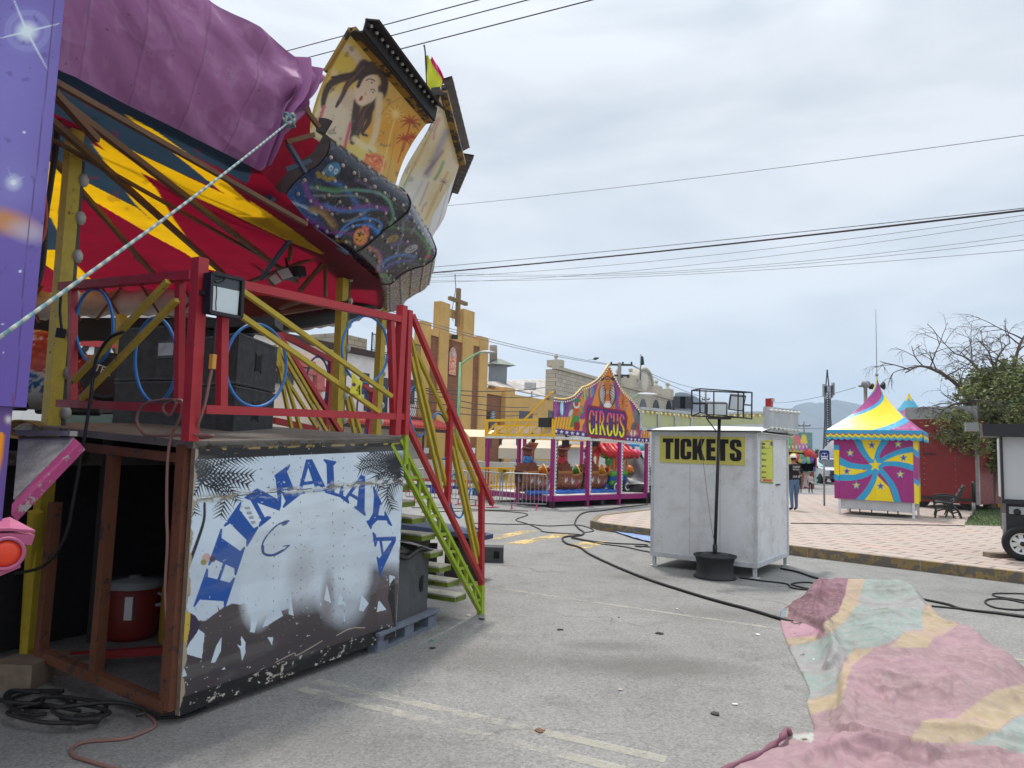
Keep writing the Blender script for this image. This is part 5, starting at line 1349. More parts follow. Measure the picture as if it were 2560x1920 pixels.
# ------------------------------------------------------------------ ticket booth
m_trim = M('grey_white_trim',(200,203,206),.5,.1,var=.06,dirt=((140,136,128),.4,5))
bl_,bc_,br_ = G((1408,1222)),G((1634,1251)),G((1708,1232))
be = nrm((bl_-bc_)); bw = np.linalg.norm(bl_-bc_)           # along the long left face (towards far left)
bs = A_((be[1],-be[0],0)); bs = bs if np.dot(bs,br_-bc_) > 0 else -bs   # short side direction
bd = np.dot(br_-bc_,bs)*1.38
o_ = bc_*A_((1,1,0))
LFp = (o_,-bs); RFp = (o_,-be)
zlo = PL((1636,1228),LFp)[2]; zhi = PL((1640,935),LFp)[2]
bo = thing('ticket_booth','white sheet metal ticket booth with a yellow TICKETS sign','ticket booth',o_+be*bw/2+bs*bd/2)
BZ = lambda a,b,z: o_+be*a+bs*b+UP*z
mb = MB(); mb.prism([BZ(.0,.0,zlo),BZ(bw,0,zlo),BZ(bw,bd,zlo),BZ(0,bd,zlo)],UP*(zhi-zlo)); mb.build('shell',m_booth,bo)
mb = MB()
for a in (.33,.62): mb.box(BZ(bw*a,-.001,(zlo+zhi)/2),(.012,.004,zhi-zlo-.16),(be,bs,UP))
mb.build('panel_joint',m_trim,bo)
t_ = .045
for a,b in ((0,0),(bw,0),(0,bd)): mb = MB(); mb.box(BZ(a,b,(zlo+zhi)/2),(t_,t_,zhi-zlo-.01),(be,bs,UP)); mb.build('corner_trim',m_trim,bo)
for z in (zlo+.035,zhi-.03):
    mb = MB(); mb.box(BZ(bw/2,-.004,z),(bw-t_,.03,.07),(be,bs,UP)); mb.build('edge_trim',m_trim,bo); mb = MB(); mb.box(BZ(-.004,bd/2,z),(.03,bd-t_,.07),(be,bs,UP)); mb.build('edge_trim',m_trim,bo)
for k,(a,b) in enumerate(((.03,.03),(bw-.03,.03),(.03,bd-.03),(bw-.03,bd-.03))):
    mb = MB(); mb.box(BZ(a,b,zlo/2),(.05,.05,zlo+.02),(be,bs,UP)); mb.box(BZ(a,b,.008),(.12,.12,.016),(be,bs,UP)); mb.build('leg',m_trim,bo)
m_rivet = M('dull_rivet',(120,118,112),.5)
mb = MB()
for a in (.08,.33,.62,.9):
    for z in np.arange(zlo+.15,zhi-.1,.16): mb.ball(BZ(bw*a,-.002,z),.006,5)
for b in (.1,.5,.9):
    for z in np.arange(zlo+.15,zhi-.1,.19): mb.ball(BZ(-.002,bd*b,z),.006,5)
for a in np.arange(.05,bw,.12): mb.ball(BZ(a,-.02,zlo+.055),.006,5)
o = mb.build('rivets',m_rivet,bo); o['kind'] = 'stuff'
rf = [BZ(-.10,-.10,zhi+.01),BZ(bw+.06,-.10,zhi+.01),BZ(bw+.06,bd+.06,zhi+.01),BZ(-.10,bd+.06,zhi+.01)]
S,T = np.meshgrid(np.linspace(0,1,30),np.linspace(0,1,20),indexing='ij')
gg = quad4(*rf,S,T); gg[...,2] += .10*np.sin(np.pi*T)+.02*np.sin(np.pi*S)
mb = MB(); mb.grid(gg); mb.prism([q-UP*.012 for q in rf],UP*.008); mb.build('roof',M('white_roof_sheet',(216,216,214),.45,var=.05),bo)
mb = MB(); mb.bar(rf[0]+UP*.004,rf[1]+UP*.004,.03,.022); mb.build('gutter',m_dkm,bo)
sg_ = [PL(B3(*z),LFp,.012) for z in ((265,490),(895,503),(893,722),(265,698))]
mb = MB(); mb.prism(sg_,bs*.009); sb = mb.build('sign_board',M('yellow_sign_vinyl',(206,198,98),.5,var=.06,dirt=((160,154,84),.3,3)),bo)
ctr = PL(B3(578,606),LFp,.0135)
GT = {'T': (.5,[(0,1),(.5,1),(.5,.8),(.36,.8),(.36,0),(.14,0),(.14,.8),(0,.8)]),'I': (.22,[(0,0),(.22,0),(.22,1),(0,1)]),
 'C': (.5,[(.5,.62),(.5,.8),(.48,.91),(.41,.98),(.3,1),(.2,1),(.09,.98),(.02,.91),(0,.8),(0,.2),(.02,.09),(.09,.02),(.2,0),(.3,0),(.41,.02),(.48,.09),(.5,.2),(.5,.38),(.29,.38),(.29,.2),(.25,.15),(.21,.2),(.21,.8),(.25,.85),(.29,.8),(.29,.62)]),
 'K': (.56,[(0,0),(0,1),(.21,1),(.21,.62),(.32,1),(.54,1),(.39,.53),(.56,0),(.33,0),(.24,.34),(.21,.28),(.21,0)]),'E': (.41,[(0,0),(0,1),(.4,1),(.4,.8),(.21,.8),(.21,.61),(.38,.61),(.38,.42),(.21,.42),(.21,.2),(.41,.2),(.41,0)]),
 'S': (.49,[(.49,.66),(.49,.8),(.46,.92),(.4,.98),(.3,1),(.19,1),(.09,.98),(.02,.91),(0,.8),(0,.66),(.04,.56),(.24,.44),(.28,.37),(.28,.2),(.245,.15),(.21,.2),(.21,.36),(0,.36),(0,.2),(.02,.09),(.09,.02),(.2,0),(.3,0),(.4,.02),(.47,.09),(.49,.2),(.49,.36),(.45,.48),(.26,.59),(.21,.65),(.21,.8),(.245,.85),(.28,.8),(.28,.66)])}
l0,l1,l2 = PL(B3(286,672),LFp,.0135),PL(B3(870,692),LFp,.0135),PL(B3(286,520),LFp,.0135)
hT = l2[2]-l0[2]; wT = sum(GT[c][0] for c in 'TICKETS')+.05*6; kx = np.dot(l1-l0,-be)/wT; xo = 0
for ch in 'TICKETS':
    mb = MB(); mb.prism([l0-be*(xo+x_)*kx+UP*y_*hT for x_,y_ in GT[ch][1]],-bs*.0015); mb.build('letter',m_letter,sb); xo += GT[ch][0]+.05
# price sheet on the right face
S,T = np.meshgrid(np.linspace(0,1,60),np.linspace(0,1,110),indexing='ij')
q = [PL(B3(*z),RFp,.008) for z in ((1015,535),(1105,530),(1106,858),(1015,850))]
gg = quad4(*q,S,T); p = Paint(S,T,(196,206,40)); p.mix(np.clip((p.x*.5+(fbm(p.x*6,p.y*6)-.5))*.8,0,.6),(220,214,50))
p.poly([(.08,.03),(.72,.03),(.72,.2),(.08,.2)],(60,66,20)); p.poly([(.1,.04),(.7,.04),(.7,.19),(.1,.19)],(210,214,50)); p.ell(.86,.09,.12,.055,(110,40,80),0,.2)
p.poly([(.12,.9),(.85,.9),(.85,.96),(.12,.96)],(206,40,60)); p.poly([(.0,.97),(1,.97),(1,1),(0,1)],(60,120,40)); p.poly([(.95,0),(1,0),(1,1),(.95,1)],(70,140,50))
mb = MB(); mb.grid(gg,cols=p.out(),smooth=False); ps = mb.build('price_sheet',m_vinyl,bo)
def face_text(s_,x0,y0,h,ext=.001,align='LEFT',bold=.01): 
    text(s_,h,m_letter,'lettering',ps,PL(B3(x0,y0),RFp,.010),bs,UP,bold,1,ext,align)
for s_,y0,h in (('ADMISION',562,.06),('BOLETOS',588,.06),('1 BOLETO ... $25',635,.046),('4 BOLETOS ... $80',680,.046),('20 BOLETOS ... $4',727,.046),('8 BOLETOS ... $75',772,.046),('COMPRE SU PLANILLA',812,.036)):
    text(s_,h*.8,m_letter,'lettering',ps,PL(B3(1020,y0),RFp,.010),bs,UP,.008,.8,.001,'LEFT')
mb = MB(); mb.box(PL(B3(1140,864),RFp,.01),(.02,.22,.02),(be,bs,UP)); mb.build('counter_slot',m_dkm,bo)
# bulb box on the roof edge
q0,q1 = PL(B3(1060,285),RFp,.06),PL(B3(1292,310),RFp,.06); q2,q3 = PL(B3(1290,488),RFp,.06),PL(B3(1060,468),RFp,.06)
bx = thing('bulb_sign_box','pale metal sign box edged with bulbs on the roof of the ticket booth','sign box',(q2+q3)/2)
mb = MB(); mb.prism([q0,q1,q2,q3],be*.06); mb.build('case',M('pale_grey_metal',(186,190,192),.45,.2,dirt=((120,120,118),.4,5)),bx)
m_bulb2 = M('clear_lamp_bulb',(214,214,206),.12,var=.05,bmp=0)
for zz in ((q0,q1),(q3,q2)):
    for i in range(8):
        q = zz[0]*(1-(i+.5)/8)+zz[1]*(i+.5)/8+UP*(-.06 if zz[0] is q0 else .05)
        mb = MB(); mb.lathe(q,[(.022,0),(.022,.014),(.03,.03),(.03,.045),(.018,.062),(0,.066)],-be,10); mb.build('bulb',m_bulb2,bx)
q = PL(B3(1075,250),RFp,.0); bb = thing('warning_lamp','small red and white lamp box standing on the bulb sign box','lamp',q-UP*.08)
mb = MB(); mb.box(q-UP*.02,(.09,.11,.14),(be,bs,UP)); mb.build('lamp_body',M('red_lamp_plastic',(170,50,50),.4),bb); mb = MB(); mb.box(q+bs*.0-be*.05+UP*.03,(.05,.09,.05),(be,bs,UP)); mb.build('lens',M('pale_lens',(196,180,170),.2),bb)

# ------------------------------------------------------------------ light stand in a wheel rim
wb = G((1551,1252)); wb = wb+A_((0,.16,0)); ls = thing('light_stand','black light stand planted in an old wheel rim in front of the ticket booth','light stand',wb)
rr_ = 45*wb[1]/1534
m_rim = M('black_wheel_rim',(34,35,37),.55,var=.3,chip=((96,90,84),.7,12))
mb = MB(); mb.lathe(wb,[(rr_*.93,0),(rr_*.98,.0),(rr_*.98,.025),(rr_*.88,.05),(rr_*.83,.12),(rr_*.83,.2),(rr_*.9,.29),(rr_*1.0,.315),(rr_*1.0,.335),(rr_*.95,.335),(rr_*.85,.29),(rr_*.7,.27),(rr_*.66,.33),(rr_*.6,.355),(rr_*.3,.36),(rr_*.25,.34),(0,.34)],n=40); mb.build('wheel_rim',m_rim,ls)
pt = P((1554,905),wb[1]); mb = MB(); mb.tube([wb+UP*.33,wb+UP*.48],.035,12); mb.tube([wb+UP*.45,pt],.025,12); mb.build('pole',m_dkm,ls)
Yp = wb[1]
cg = [P(B3(*z),Yp-.18) for z in ((502,165),(888,180)) ]+[P(B3(*z),Yp-.18) for z in ((886,368),(500,358))]
bk = A_((.17,.36,0))
cg2 = [P(B3(*z),Yp+.2) for z in ((560,153),(947,180),(945,378),(562,330))]
cg = [P(B3(*z),Yp-.1) for z in ((502,166),(886,183),(884,368),(500,355))]
mb = MB()
for L_ in (cg,cg2):
    for i in range(4): mb.bar(L_[i],L_[(i+1) % 4],.018)
for i in range(4): mb.bar(cg[i],cg2[i],.018)
mid = [P(B3(665,170),Yp-.1),P(B3(665,360),Yp-.1)]; mb.bar(*mid,.016); mb.bar(P(B3(845,180),Yp-.1),P(B3(843,368),Yp-.1),.016); mb.bar(P(B3(502,262),Yp-.1),P(B3(600,262),Yp-.1),.03); mb.bar(P(B3(890,272),Yp),P(B3(947,276),Yp+.2),.02)
mb.build('cage',m_dkm,ls)
mb = MB(); mb.box(pt+UP*.01,(.3,.2,.03)); mb.tube(cat_rom([pt+A_((-.1,-.03,0)),pt+A_((-.16,-.04,.04)),pt+A_((-.2,0,.02)),pt+A_((-.1,0,-.12)),pt+A_((-.05,-.04,-.2))],6),.01,6); mb.build('head_plate',m_dkm,ls)
def flood(par,q_,Y,dep):
    q = [P(B3(*z),Y) for z in q_]; c = sum(q)/4
    mb = MB(); mb.prism(q,dep); h = mb.build('flood_lamp',m_black,par)
    nn = nrm(np.cross(q[1]-q[0],q[3]-q[0])); nn = nn if np.dot(nn,EYE-c) > 0 else -nn
    mb = MB(); mb.prism([c+(z-c)*.86+nn*.002 for z in q],nn*.004); mb.build('lens',M('frosted_diffuser',(206,216,218),.35),h)
flood(ls,[(610,258),(768,262),(765,355),(608,347)],Yp-.04,A_((0,.1,.03)))
flood(ls,[(788,200),(905,210),(880,322),(772,310)],Yp+.08,A_((.02,.09,.03)))
mb = MB(); mb.tube(cat_rom([P(B3(*z),Yp-.03*k/5) for k,z in enumerate(((570,470),(574,560),(585,680),(612,900),(640,1120),(665,1270),(680,1340)))],6),.004,5); tag(mb.build('thin_cable',M('grey_thin_cable',(120,112,104),.6)),'thin grey cable hanging across the TICKETS sign to the light stand','cable')

# ------------------------------------------------------------------ ground cables round the booth
def gcable(cr,pts,r,label,mat=m_cable,cat='cable'):
    mb = MB(); mb.tube(cat_rom([G(cr(*q),r) for q in pts],10),r,6)
    return tag(mb.build('ground_cable',mat),label,cat)
gcable(B5,[(1040,145),(900,160),(780,180),(690,188),(640,205),(610,250),(630,285),(662,310),(640,328),(570,333),(535,345),(560,375),(640,400),(700,440),(860,515),(1050,590),(1250,655),(1450,715),(1640,765),(1830,822),(1900,840)],.019,'thick black cable crossing the lane from the circus ride to the crumpled tarpaulin')
gcable(B5,[(-300,190),(70,182),(250,190),(330,205),(260,235),(330,260),(400,290),(420,305),(520,315),(640,322)],.013,'thin black cable meandering over the yellow crosswalk stripes')
gcable(B5,[(0,255),(200,262),(330,262),(450,272),(600,266),(670,275),(720,300),(660,312)],.012,'thin cable running straight across the lane above the crosswalk')
gcable(B5,[(580,335),(700,360),(850,375),(980,380),(1040,385),(1000,395),(970,390),(1100,400)],.013,'black cable running under the booth past the crosswalk end')
gcable(B5,[(590,345),(750,375),(900,395),(1045,425),(1200,440)],.012,'lower thin black cable running under the left corner of the booth')
gcable(B6,[(140,128),(300,150),(480,172),(520,200),(620,215),(730,205),(690,170),(600,162),(520,175),(600,200),(740,222),(860,235),(1000,250)],.012,'looped black cable on the asphalt behind the crumpled tarpaulin')
gcable(B6,[(440,60),(560,85),(700,130),(900,170),(1150,225),(1450,280),(1650,320),(1760,355),(2000,385),(2260,420)],.016,'long black cable running from the booth along the kerb to the right')
gcable(B6,[(1540,335),(1700,350),(1850,365),(2050,385),(2260,412)],.012,'second black cable beside the long cable at the right')
gcable(B6,[(2300,248),(2100,243),(1990,245),(2010,265),(2150,285),(2300,310)],.011,'black cable loop near the kerb at the right edge, the upper one')
gcable(B6,[(2300,355),(2150,362),(2000,345),(1930,310),(1960,285),(2080,285),(2250,320)],.012,'black cable loop near the kerb at the right edge, the lower one')
mb = MB(); mb.tube(cat_rom([G(B4(*q),ZP+.012) for q in ((90,1288),(400,1292),(700,1296),(1000,1300),(1150,1304))],8),.012,6); tag(mb.build('ground_cable',m_cable),'thin black cable lying across the pink paving in front of the tent kiosk','cable')
gcable(C6,[(250,320),(600,325),(900,340),(1300,352)],.012,'thin cable on the asphalt behind the stair handrail')

# ------------------------------------------------------------------ crumpled striped tarpaulin in the foreground
OUT = [(452,372),(560,300),(700,250),(800,238),(920,230),(1040,235),(1130,250),(1220,268),(1320,266),(1410,272),(1500,310),(1560,390),(1620,470),(1760,545),(1900,615),(2020,690),(2100,785),(2212,835),(2400,960),(2700,1250),(2700,1900),(-120,1900),(40,1525),(250,1430),(400,1340),(460,1275),(478,1228),(520,1270),(680,1262),(662,1150),(632,1040),(655,968),(600,842),(560,760),(500,640),(450,500),(440,420)]
outw = [G(B6(*q))[:2] for q in OUT]
ow = np.array(resample(np.array(cat_rom([A_((*q,0)) for q in outw],4,True))[:,:2],1600))
xs = np.linspace(ow[:,0].min(),min(ow[:,0].max(),6.5),330); ysr = np.linspace(max(ow[:,1].min(),2.6),ow[:,1].max(),330)
X,Y = np.meshgrid(xs,ysr,indexing='ij')
inside = inpoly(X.ravel(),Y.ravel(),ow.tolist()).reshape(X.shape)
dist = np.min(np.hypot(X[...,None]-ow[None,None,::8,0],Y[...,None]-ow[None,None,::8,1]),-1)
im0 = B6.inv(proj(np.stack([X,Y,X*0],-1))); IX,IY = im0[...,0],im0[...,1]
def ridge(pts,w,h):
    pts = np.array(cat_rom([A_((*q,0)) for q in pts],6))[:,:2]; best = np.full(X.shape,9e9)
    for k in range(len(pts)-1):
        d = pts[k+1]-pts[k]; t = np.clip(((IX-pts[k,0])*d[0]+(IY-pts[k,1])*d[1])/max(d @ d,1e-9),0,1)
        best = np.minimum(best,np.hypot(IX-pts[k,0]-t*d[0],(IY-pts[k,1]-t*d[1])*1.7))
    return h*(np.exp(-(best/w) ** 2) if w > 50 else np.exp(-best/w))
edge = np.clip(dist/.22,0,1); edge = edge*edge*(3-2*edge)
H = .05*fbm(X*.9,Y*.9,3)*edge+.006*fbm(X*5,Y*4,8)*np.clip(dist/.08,0,1)
H += edge*(ridge([(700,300),(1000,290),(1350,320),(1560,440)],130,.19)+ridge([(860,480),(1100,520),(1350,510)],80,.07)+ridge([(1250,640),(1700,700),(2050,860)],260,.18)+ridge([(950,1000),(1400,900),(1800,1100)],200,.07))
H += edge*(ridge([(760,560),(800,700),(840,830)],60,.10)+ridge([(900,800),(1150,760),(1200,740)],26,.04)+ridge([(1240,1140),(1360,1045),(1500,1060),(1680,1140)],24,.035)+ridge([(820,1280),(870,1185),(990,1300)],22,.03)
               + ridge([(1580,920),(1790,1080)],22,.03)+ridge([(1900,640),(1960,720),(2110,800)],30,.05)+ridge([(1640,540),(1900,690)],24,.03)+ridge([(700,260),(740,300),(690,440),(740,500)],22,.05)
               + ridge([(1300,1300),(1700,1340),(2050,1360),(2300,1430)],30,.03)+ridge([(900,1440),(980,1405),(1200,1420),(1500,1500)],40,.07)+ridge([(600,1510),(700,1455),(820,1500)],30,.04))
H += np.clip(dist/.03,0,1)*(ridge([(600,840),(700,850),(780,860)],16,.03)+ridge([(510,640),(640,640),(770,630)],16,.03)+ridge([(500,1290),(640,1300)],12,.02))
cr_ = np.abs(fbm(X*1.1+3,Y*1.5,15,2)-.5); H += edge*.034*np.exp(-cr_/.022); cr_ = np.abs(fbm(X*1.9+9,Y*1.3,18,2)-.5); H += edge*.022*np.exp(-cr_/.018)
H -= edge*(ridge([(560,420),(660,440),(720,480)],50,.05)+ridge([(1080,990),(1230,1150)],16,.02)+ridge([(1060,1480),(1200,1450),(1350,1500)],40,.06))
def layer(pts,far,h,w):
    lp = np.array([G(B6(*q))[:2] for q in np.array(cat_rom([A_((*q,0)) for q in pts],5))[:,:2]]); reg = inpoly(IX.ravel(),IY.ravel(),list(pts)+list(far)).reshape(X.shape); d_ = np.full(X.shape,9.)
    for k in range(len(lp)-1):
        e_ = lp[k+1]-lp[k]; t = np.clip(((X-lp[k,0])*e_[0]+(Y-lp[k,1])*e_[1])/max(e_ @ e_,1e-9),0,1); d_ = np.minimum(d_,np.hypot(X-lp[k,0]-t*e_[0],Y-lp[k,1]-t*e_[1]))
    return h*np.clip(np.where(reg,d_,0)/w,0,1) ** .6*np.exp(-np.where(reg,d_,0)*1.2)
H = np.maximum(H,0)+np.clip(dist/.05,0,1)*(layer([(560,420),(690,500),(745,575),(700,640),(775,660),(800,760),(735,850),(800,870),(860,860),(850,980),(860,1090),(830,1290)],[(1500,1500),(3000,1400),(3000,0),(700,0),(500,380)],.06,.04)
    + layer([(1300,1290),(1390,1302),(1650,1345),(2000,1362),(2250,1430),(2500,1520)],[(3000,1400),(2600,600),(1500,1000)],.016,.012)+layer([(780,1530),(880,1450),(975,1405),(1100,1420),(1250,1470),(1500,1560)],[(1700,1400),(1300,1250),(800,1350)],.03,.03)+layer([(1235,1145),(1360,1046),(1500,1050),(1690,1140)],[(1700,900),(1400,800),(1150,1000)],.022,.02)
    + layer([(820,1285),(868,1185),(930,1230),(992,1300)],[(1000,1100),(900,1050),(800,1150)],.018,.015)+layer([(1900,640),(1950,710),(2040,770),(2200,900)],[(2300,700),(2000,600)],.03,.03))
Z = .012+np.maximum(H,0)
g = np.stack([X,Y,Z],-1)
im = B6.inv(proj(g)); p = Paint(im[...,0],im[...,1],(151,122,127))
PK,SD,TQ,MR = (150,122,127),(166,149,119),(135,149,143),(108,72,83)
p.poly([(430,430),(700,460),(760,540),(640,560),(450,575)],(170,130,142))
p.poly([(440,572),(700,552),(740,600),(690,615),(560,640),(480,610)],SD)
p.poly([(480,632),(700,590),(760,560),(860,480),(960,380),(1060,110),(1260,120),(1480,150),(1560,250),(1510,330),(1480,510),(1350,520),(1240,600),(1120,640),(980,645),(940,690),(880,760),(850,960),(640,1024),(560,760)],TQ)
p.poly([(760,540),(745,470),(860,380),(915,250),(935,110),(1062,110),(1000,320),(930,420),(850,500)],SD)
p.poly([(1480,512),(1470,420),(1500,300),(1570,230),(1660,340),(1730,470),(1620,545),(1560,560),(1500,640),(1230,635),(1300,570),(1350,520)],SD)
p.poly([(940,690),(985,645),(1120,640),(1060,690),(960,770),(920,900),(870,1070),(640,1130),(620,1024),(840,970),(860,860),(900,760)],SD)
p.poly([(440,420),(420,340),(690,130),(940,110),(905,260),(860,380),(750,460),(770,540),(640,470)],MR)
p.poly([(445,360),(490,350),(475,415),(440,420)],(90,130,140)); p.poly([(490,350),(500,348),(490,412),(478,415)],SD)
p.poly([(1380,1300),(1480,1170),(1570,1150),(1720,1150),(1850,1050),(2000,950),(2150,910),(2300,900),(2300,1080),(2130,1150),(2000,1250),(1850,1320),(1650,1340)],SD)
p.poly([(1800,1335),(2000,1260),(2150,1150),(2300,1080),(2400,1000),(2400,1460),(2150,1400),(2000,1350)],TQ)
p.poly([(490,1275),(680,1255),(682,1300),(660,1325),(560,1310)],(170,176,168)); p.ell(615,1305,26,9,(90,56,44),0,.4)
p.poly([(1380,1302),(1650,1345),(2000,1362),(2400,1480),(2400,1950),(300,1950),(660,1330),(900,1300)],(148,116,122),.6)
n1 = fbm(g[...,0].ravel()*2.2,g[...,1].ravel()*2.2,21,5); n2 = fbm(g[...,0].ravel()*14,g[...,1].ravel()*9,25,5)
n3 = fbm(g[...,0].ravel()*30,g[...,1].ravel()*24,29,4)
p.mix(np.clip((n1-.45)*1.6,0,.28),(126,108,104)); p.mix(np.clip((n2-.5)*1.2,0,.14),(108,94,90)); p.mix(np.clip((n3-.52)*2,0,.16),(190,170,164)); p.mix(np.clip((.44-n1)*2.2,0,.25),(168,130,140))
p.stroke([(520,455),(560,462),(590,452),(575,470)],5,(60,34,34),.5); p.ell(543,535,6,3,(70,40,40)); p.stroke([(590,690),(612,692),(604,684)],3,(60,50,50))
for q in ((655,545,8,3),(682,718,9,4)): p.ell(*q,(232,232,228))
mask = inside.copy()
nb_ = np.zeros_like(mask)
for dx in (-1,0,1):
    for dy in (-1,0,1): nb_ |= np.roll(np.roll(inside,dx,0),dy,1)
for i,j in zip(*np.nonzero(nb_ & ~inside)):
    k = np.argmin((ow[:,0]-X[i,j]) ** 2+(ow[:,1]-Y[i,j]) ** 2); g[i,j] = (ow[k,0],ow[k,1],.006)
mask = nb_
mb = MB(); mb.grid(g,mask=mask,cols=p.out())
hem = cat_rom([G(B6(*q),.02+.05*(k in (1,2))) for k,q in enumerate(((520,1268),(480,1236),(452,1290),(380,1352),(250,1425),(100,1490),(-60,1590)))],8)
mb.tube(hem,[.012+.012*math.sin(k*.33) ** 2 for k in range(len(hem))],6); mb.col[mb.n-len(hem)*6] = np.tile(lin((128,84,98)),(len(hem)*6,1))
m_gt = M('dusty_striped_tarp',(0,0,0),.85,var=.12,sc=8,paint=True,bmp=.25,bsc=60)
gt = tag(mb.build('striped_tarpaulin',m_gt),'crumpled dusty pink, sand and turquoise striped tarpaulin lying on the asphalt in the foreground','tarpaulin')

# ------------------------------------------------------------------ tent kiosk
ka_,kb_ = G(B4(382,1230),ZP),G(B4(845,1262),ZP)
ke = nrm(kb_-ka_); kn = A_((-ke[1],ke[0],0)); kw = np.linalg.norm(kb_-ka_); kdp = 1.75
kn = kn if kn[1] > 0 else -kn
KP = (ka_,-kn)
kiosk = thing('tent_kiosk','magenta, yellow and blue striped tent kiosk with stars on the paving','kiosk',ka_+ke*kw/2+kn*kdp/2)
KQ = lambda a,b,z: ka_+ke*a+kn*b+UP*z
zc0 = PL(B4(600,1150),KP)[2]; zc1 = PL(B4(600,790),KP)[2]; zv0 = PL(B4(600,785),KP,.22)[2]; zv1 = PL(B4(600,722),KP,.25)[2]; zap = PL(B4(634,442),KP,-kdp/2)[2]+.3
for a,b in ((.02,.02),(kw-.02,.02),(.02,kdp-.02),(kw-.02,kdp-.02)):
    mb = MB(); mb.box(KQ(a,b,(zv1-ZP)/2),(.06,.06,zv1-ZP-.01),(ke,kn,UP)); mb.build('leg',m_white,kiosk)
mb = MB(); mb.prism([KQ(.06,.05,.16),KQ(kw-.06,.05,.16),KQ(kw-.06,kdp-.05,.16),KQ(.06,kdp-.05,.16)],UP*(zc0-ZP-.1)); mb.build('counter',M('pale_counter_sheet',(196,198,202),.5,dirt=((140,134,128),.35,3)),kiosk)
MG,YW,CB,PR = (156,44,122),(240,214,20),(46,160,208),(120,40,130)
def star(p,cx,cy,r,c1,c2):
    p.poly(star_pts(cx,cy,r,.45),(96,170,200)); p.poly(star_pts(cx,cy,r*.62,.42),c1)
S,T = np.meshgrid(np.linspace(0,1,190),np.linspace(0,1,150),indexing='ij')
wl0 = KQ(-.12,-.03,0); wl1 = KQ(kw-.02,-.03,0)
def KT(a,z): return ka_+ke*a-kn*.03+UP*(z-ka_[2])
gg = quad4(KT(-.11,zc1+.1),KT(kw,zc1+.1),KT(kw,zc0),KT(-.11,zc0),S,T)
gg = gg-kn*(.012*np.sin(S*23+T*5)*T+.01*np.sin(S*60)*T)[...,None]
im = B4.inv(proj(gg)); p = Paint(im[...,0],im[...,1],MG)
def wedge(a,b,c): p.poly(a,c)
cx,cy = 605,935
p.poly([(cx,cy),(560,870),(520,800),(510,760),(660,760),(640,800),(615,870)],YW)
p.poly([(cx,cy),(650,915),(740,870),(845,848),(845,950),(740,925),(650,920)],YW)
p.poly([(cx,cy),(620,1000),(690,1070),(720,1160),(500,1160),(560,1080),(600,1000)],YW)
p.poly([(cx,cy),(540,965),(440,940),(350,930),(340,1010),(430,1005),(540,975)],YW)
def sw(q,w0,w1): p.stroke(q,w0,CB,.15,1,w1)
sw([(cx,cy),(560,890),(520,830),(495,770)],12,24); sw([(cx,cy),(615,880),(635,830),(668,780)],12,22); sw([(cx,cy),(660,895),(750,855),(850,835)],12,20); sw([(cx,cy),(680,925),(760,930),(850,955)],12,20)
sw([(cx,cy),(660,990),(715,1070),(745,1170)],14,22); sw([(cx,cy),(600,1010),(560,1090),(500,1160)],14,24); sw([(cx,cy),(560,985),(470,1010),(340,1005)],14,22); sw([(cx,cy),(540,945),(450,935),(380,905)],12,24)
p.poly(star_pts(cx,cy,68,.5,-1.2),CB); p.poly(star_pts(cx,cy,40,.42),YW)
for x_,y_,k in ((453,860,0),(432,972,1),(490,1057,0),(638,1062,1),(758,990,0),(778,890,1),(584,812,1),(745,806,0)):
    star(p,x_,y_,27,YW if k == 0 else PR,None)
p.poly([(340,780),(386,780),(386,1010),(340,1010)],YW); p.poly([(340,810),(386,810),(386,842),(340,842)],CB); p.poly([(340,975),(386,1000),(386,1035),(340,1010)],CB); p.poly([(340,780),(386,780),(386,812),(340,812)],MG); p.poly([(340,1012),(386,1036),(386,1200),(340,1200)],MG)
p.stroke([(386,780),(386,1140)],1.5,(70,40,70),.5)
mb = MB(); mb.grid(gg,cols=p.out()); mb.build('front_curtain',m_vinyl,kiosk)
S,T = np.meshgrid(np.linspace(0,1,60),np.linspace(0,1,100),indexing='ij')
def side_curtain(o0,o1,name,pat):
    gg = quad4(o0+UP*(zc1+.1),o1+UP*(zc1+.1),o1+UP*(zc0-.03),o0+UP*(zc0-.03),S,T)
    p = Paint(S,T,YW)
    for t0,t1,c in pat: p.poly([(0,t0),(1,t0+.06),(1,t1+.06),(0,t1)],c)
    mb = MB(); mb.grid(gg,cols=p.out()); return mb.build(name,m_vinyl,kiosk)
KB_ = lambda a,b: (ka_+ke*a+kn*b)*A_((1,1,0))
side_curtain(KB_(kw+.01,-.04),KB_(kw+.12,.16),'corner_curtain',((.14,.24,CB),(.24,.6,MG),(.6,.68,CB)))
side_curtain(KB_(kw+.05,.1),KB_(kw+.05,kdp),'side_curtain',((.1,.24,CB),(.24,.55,MG),(.55,.66,CB)))
side_curtain(KB_(0,.02),KB_(0,kdp),'side_curtain',((.1,.24,CB),(.24,.55,MG),(.55,.66,CB)))
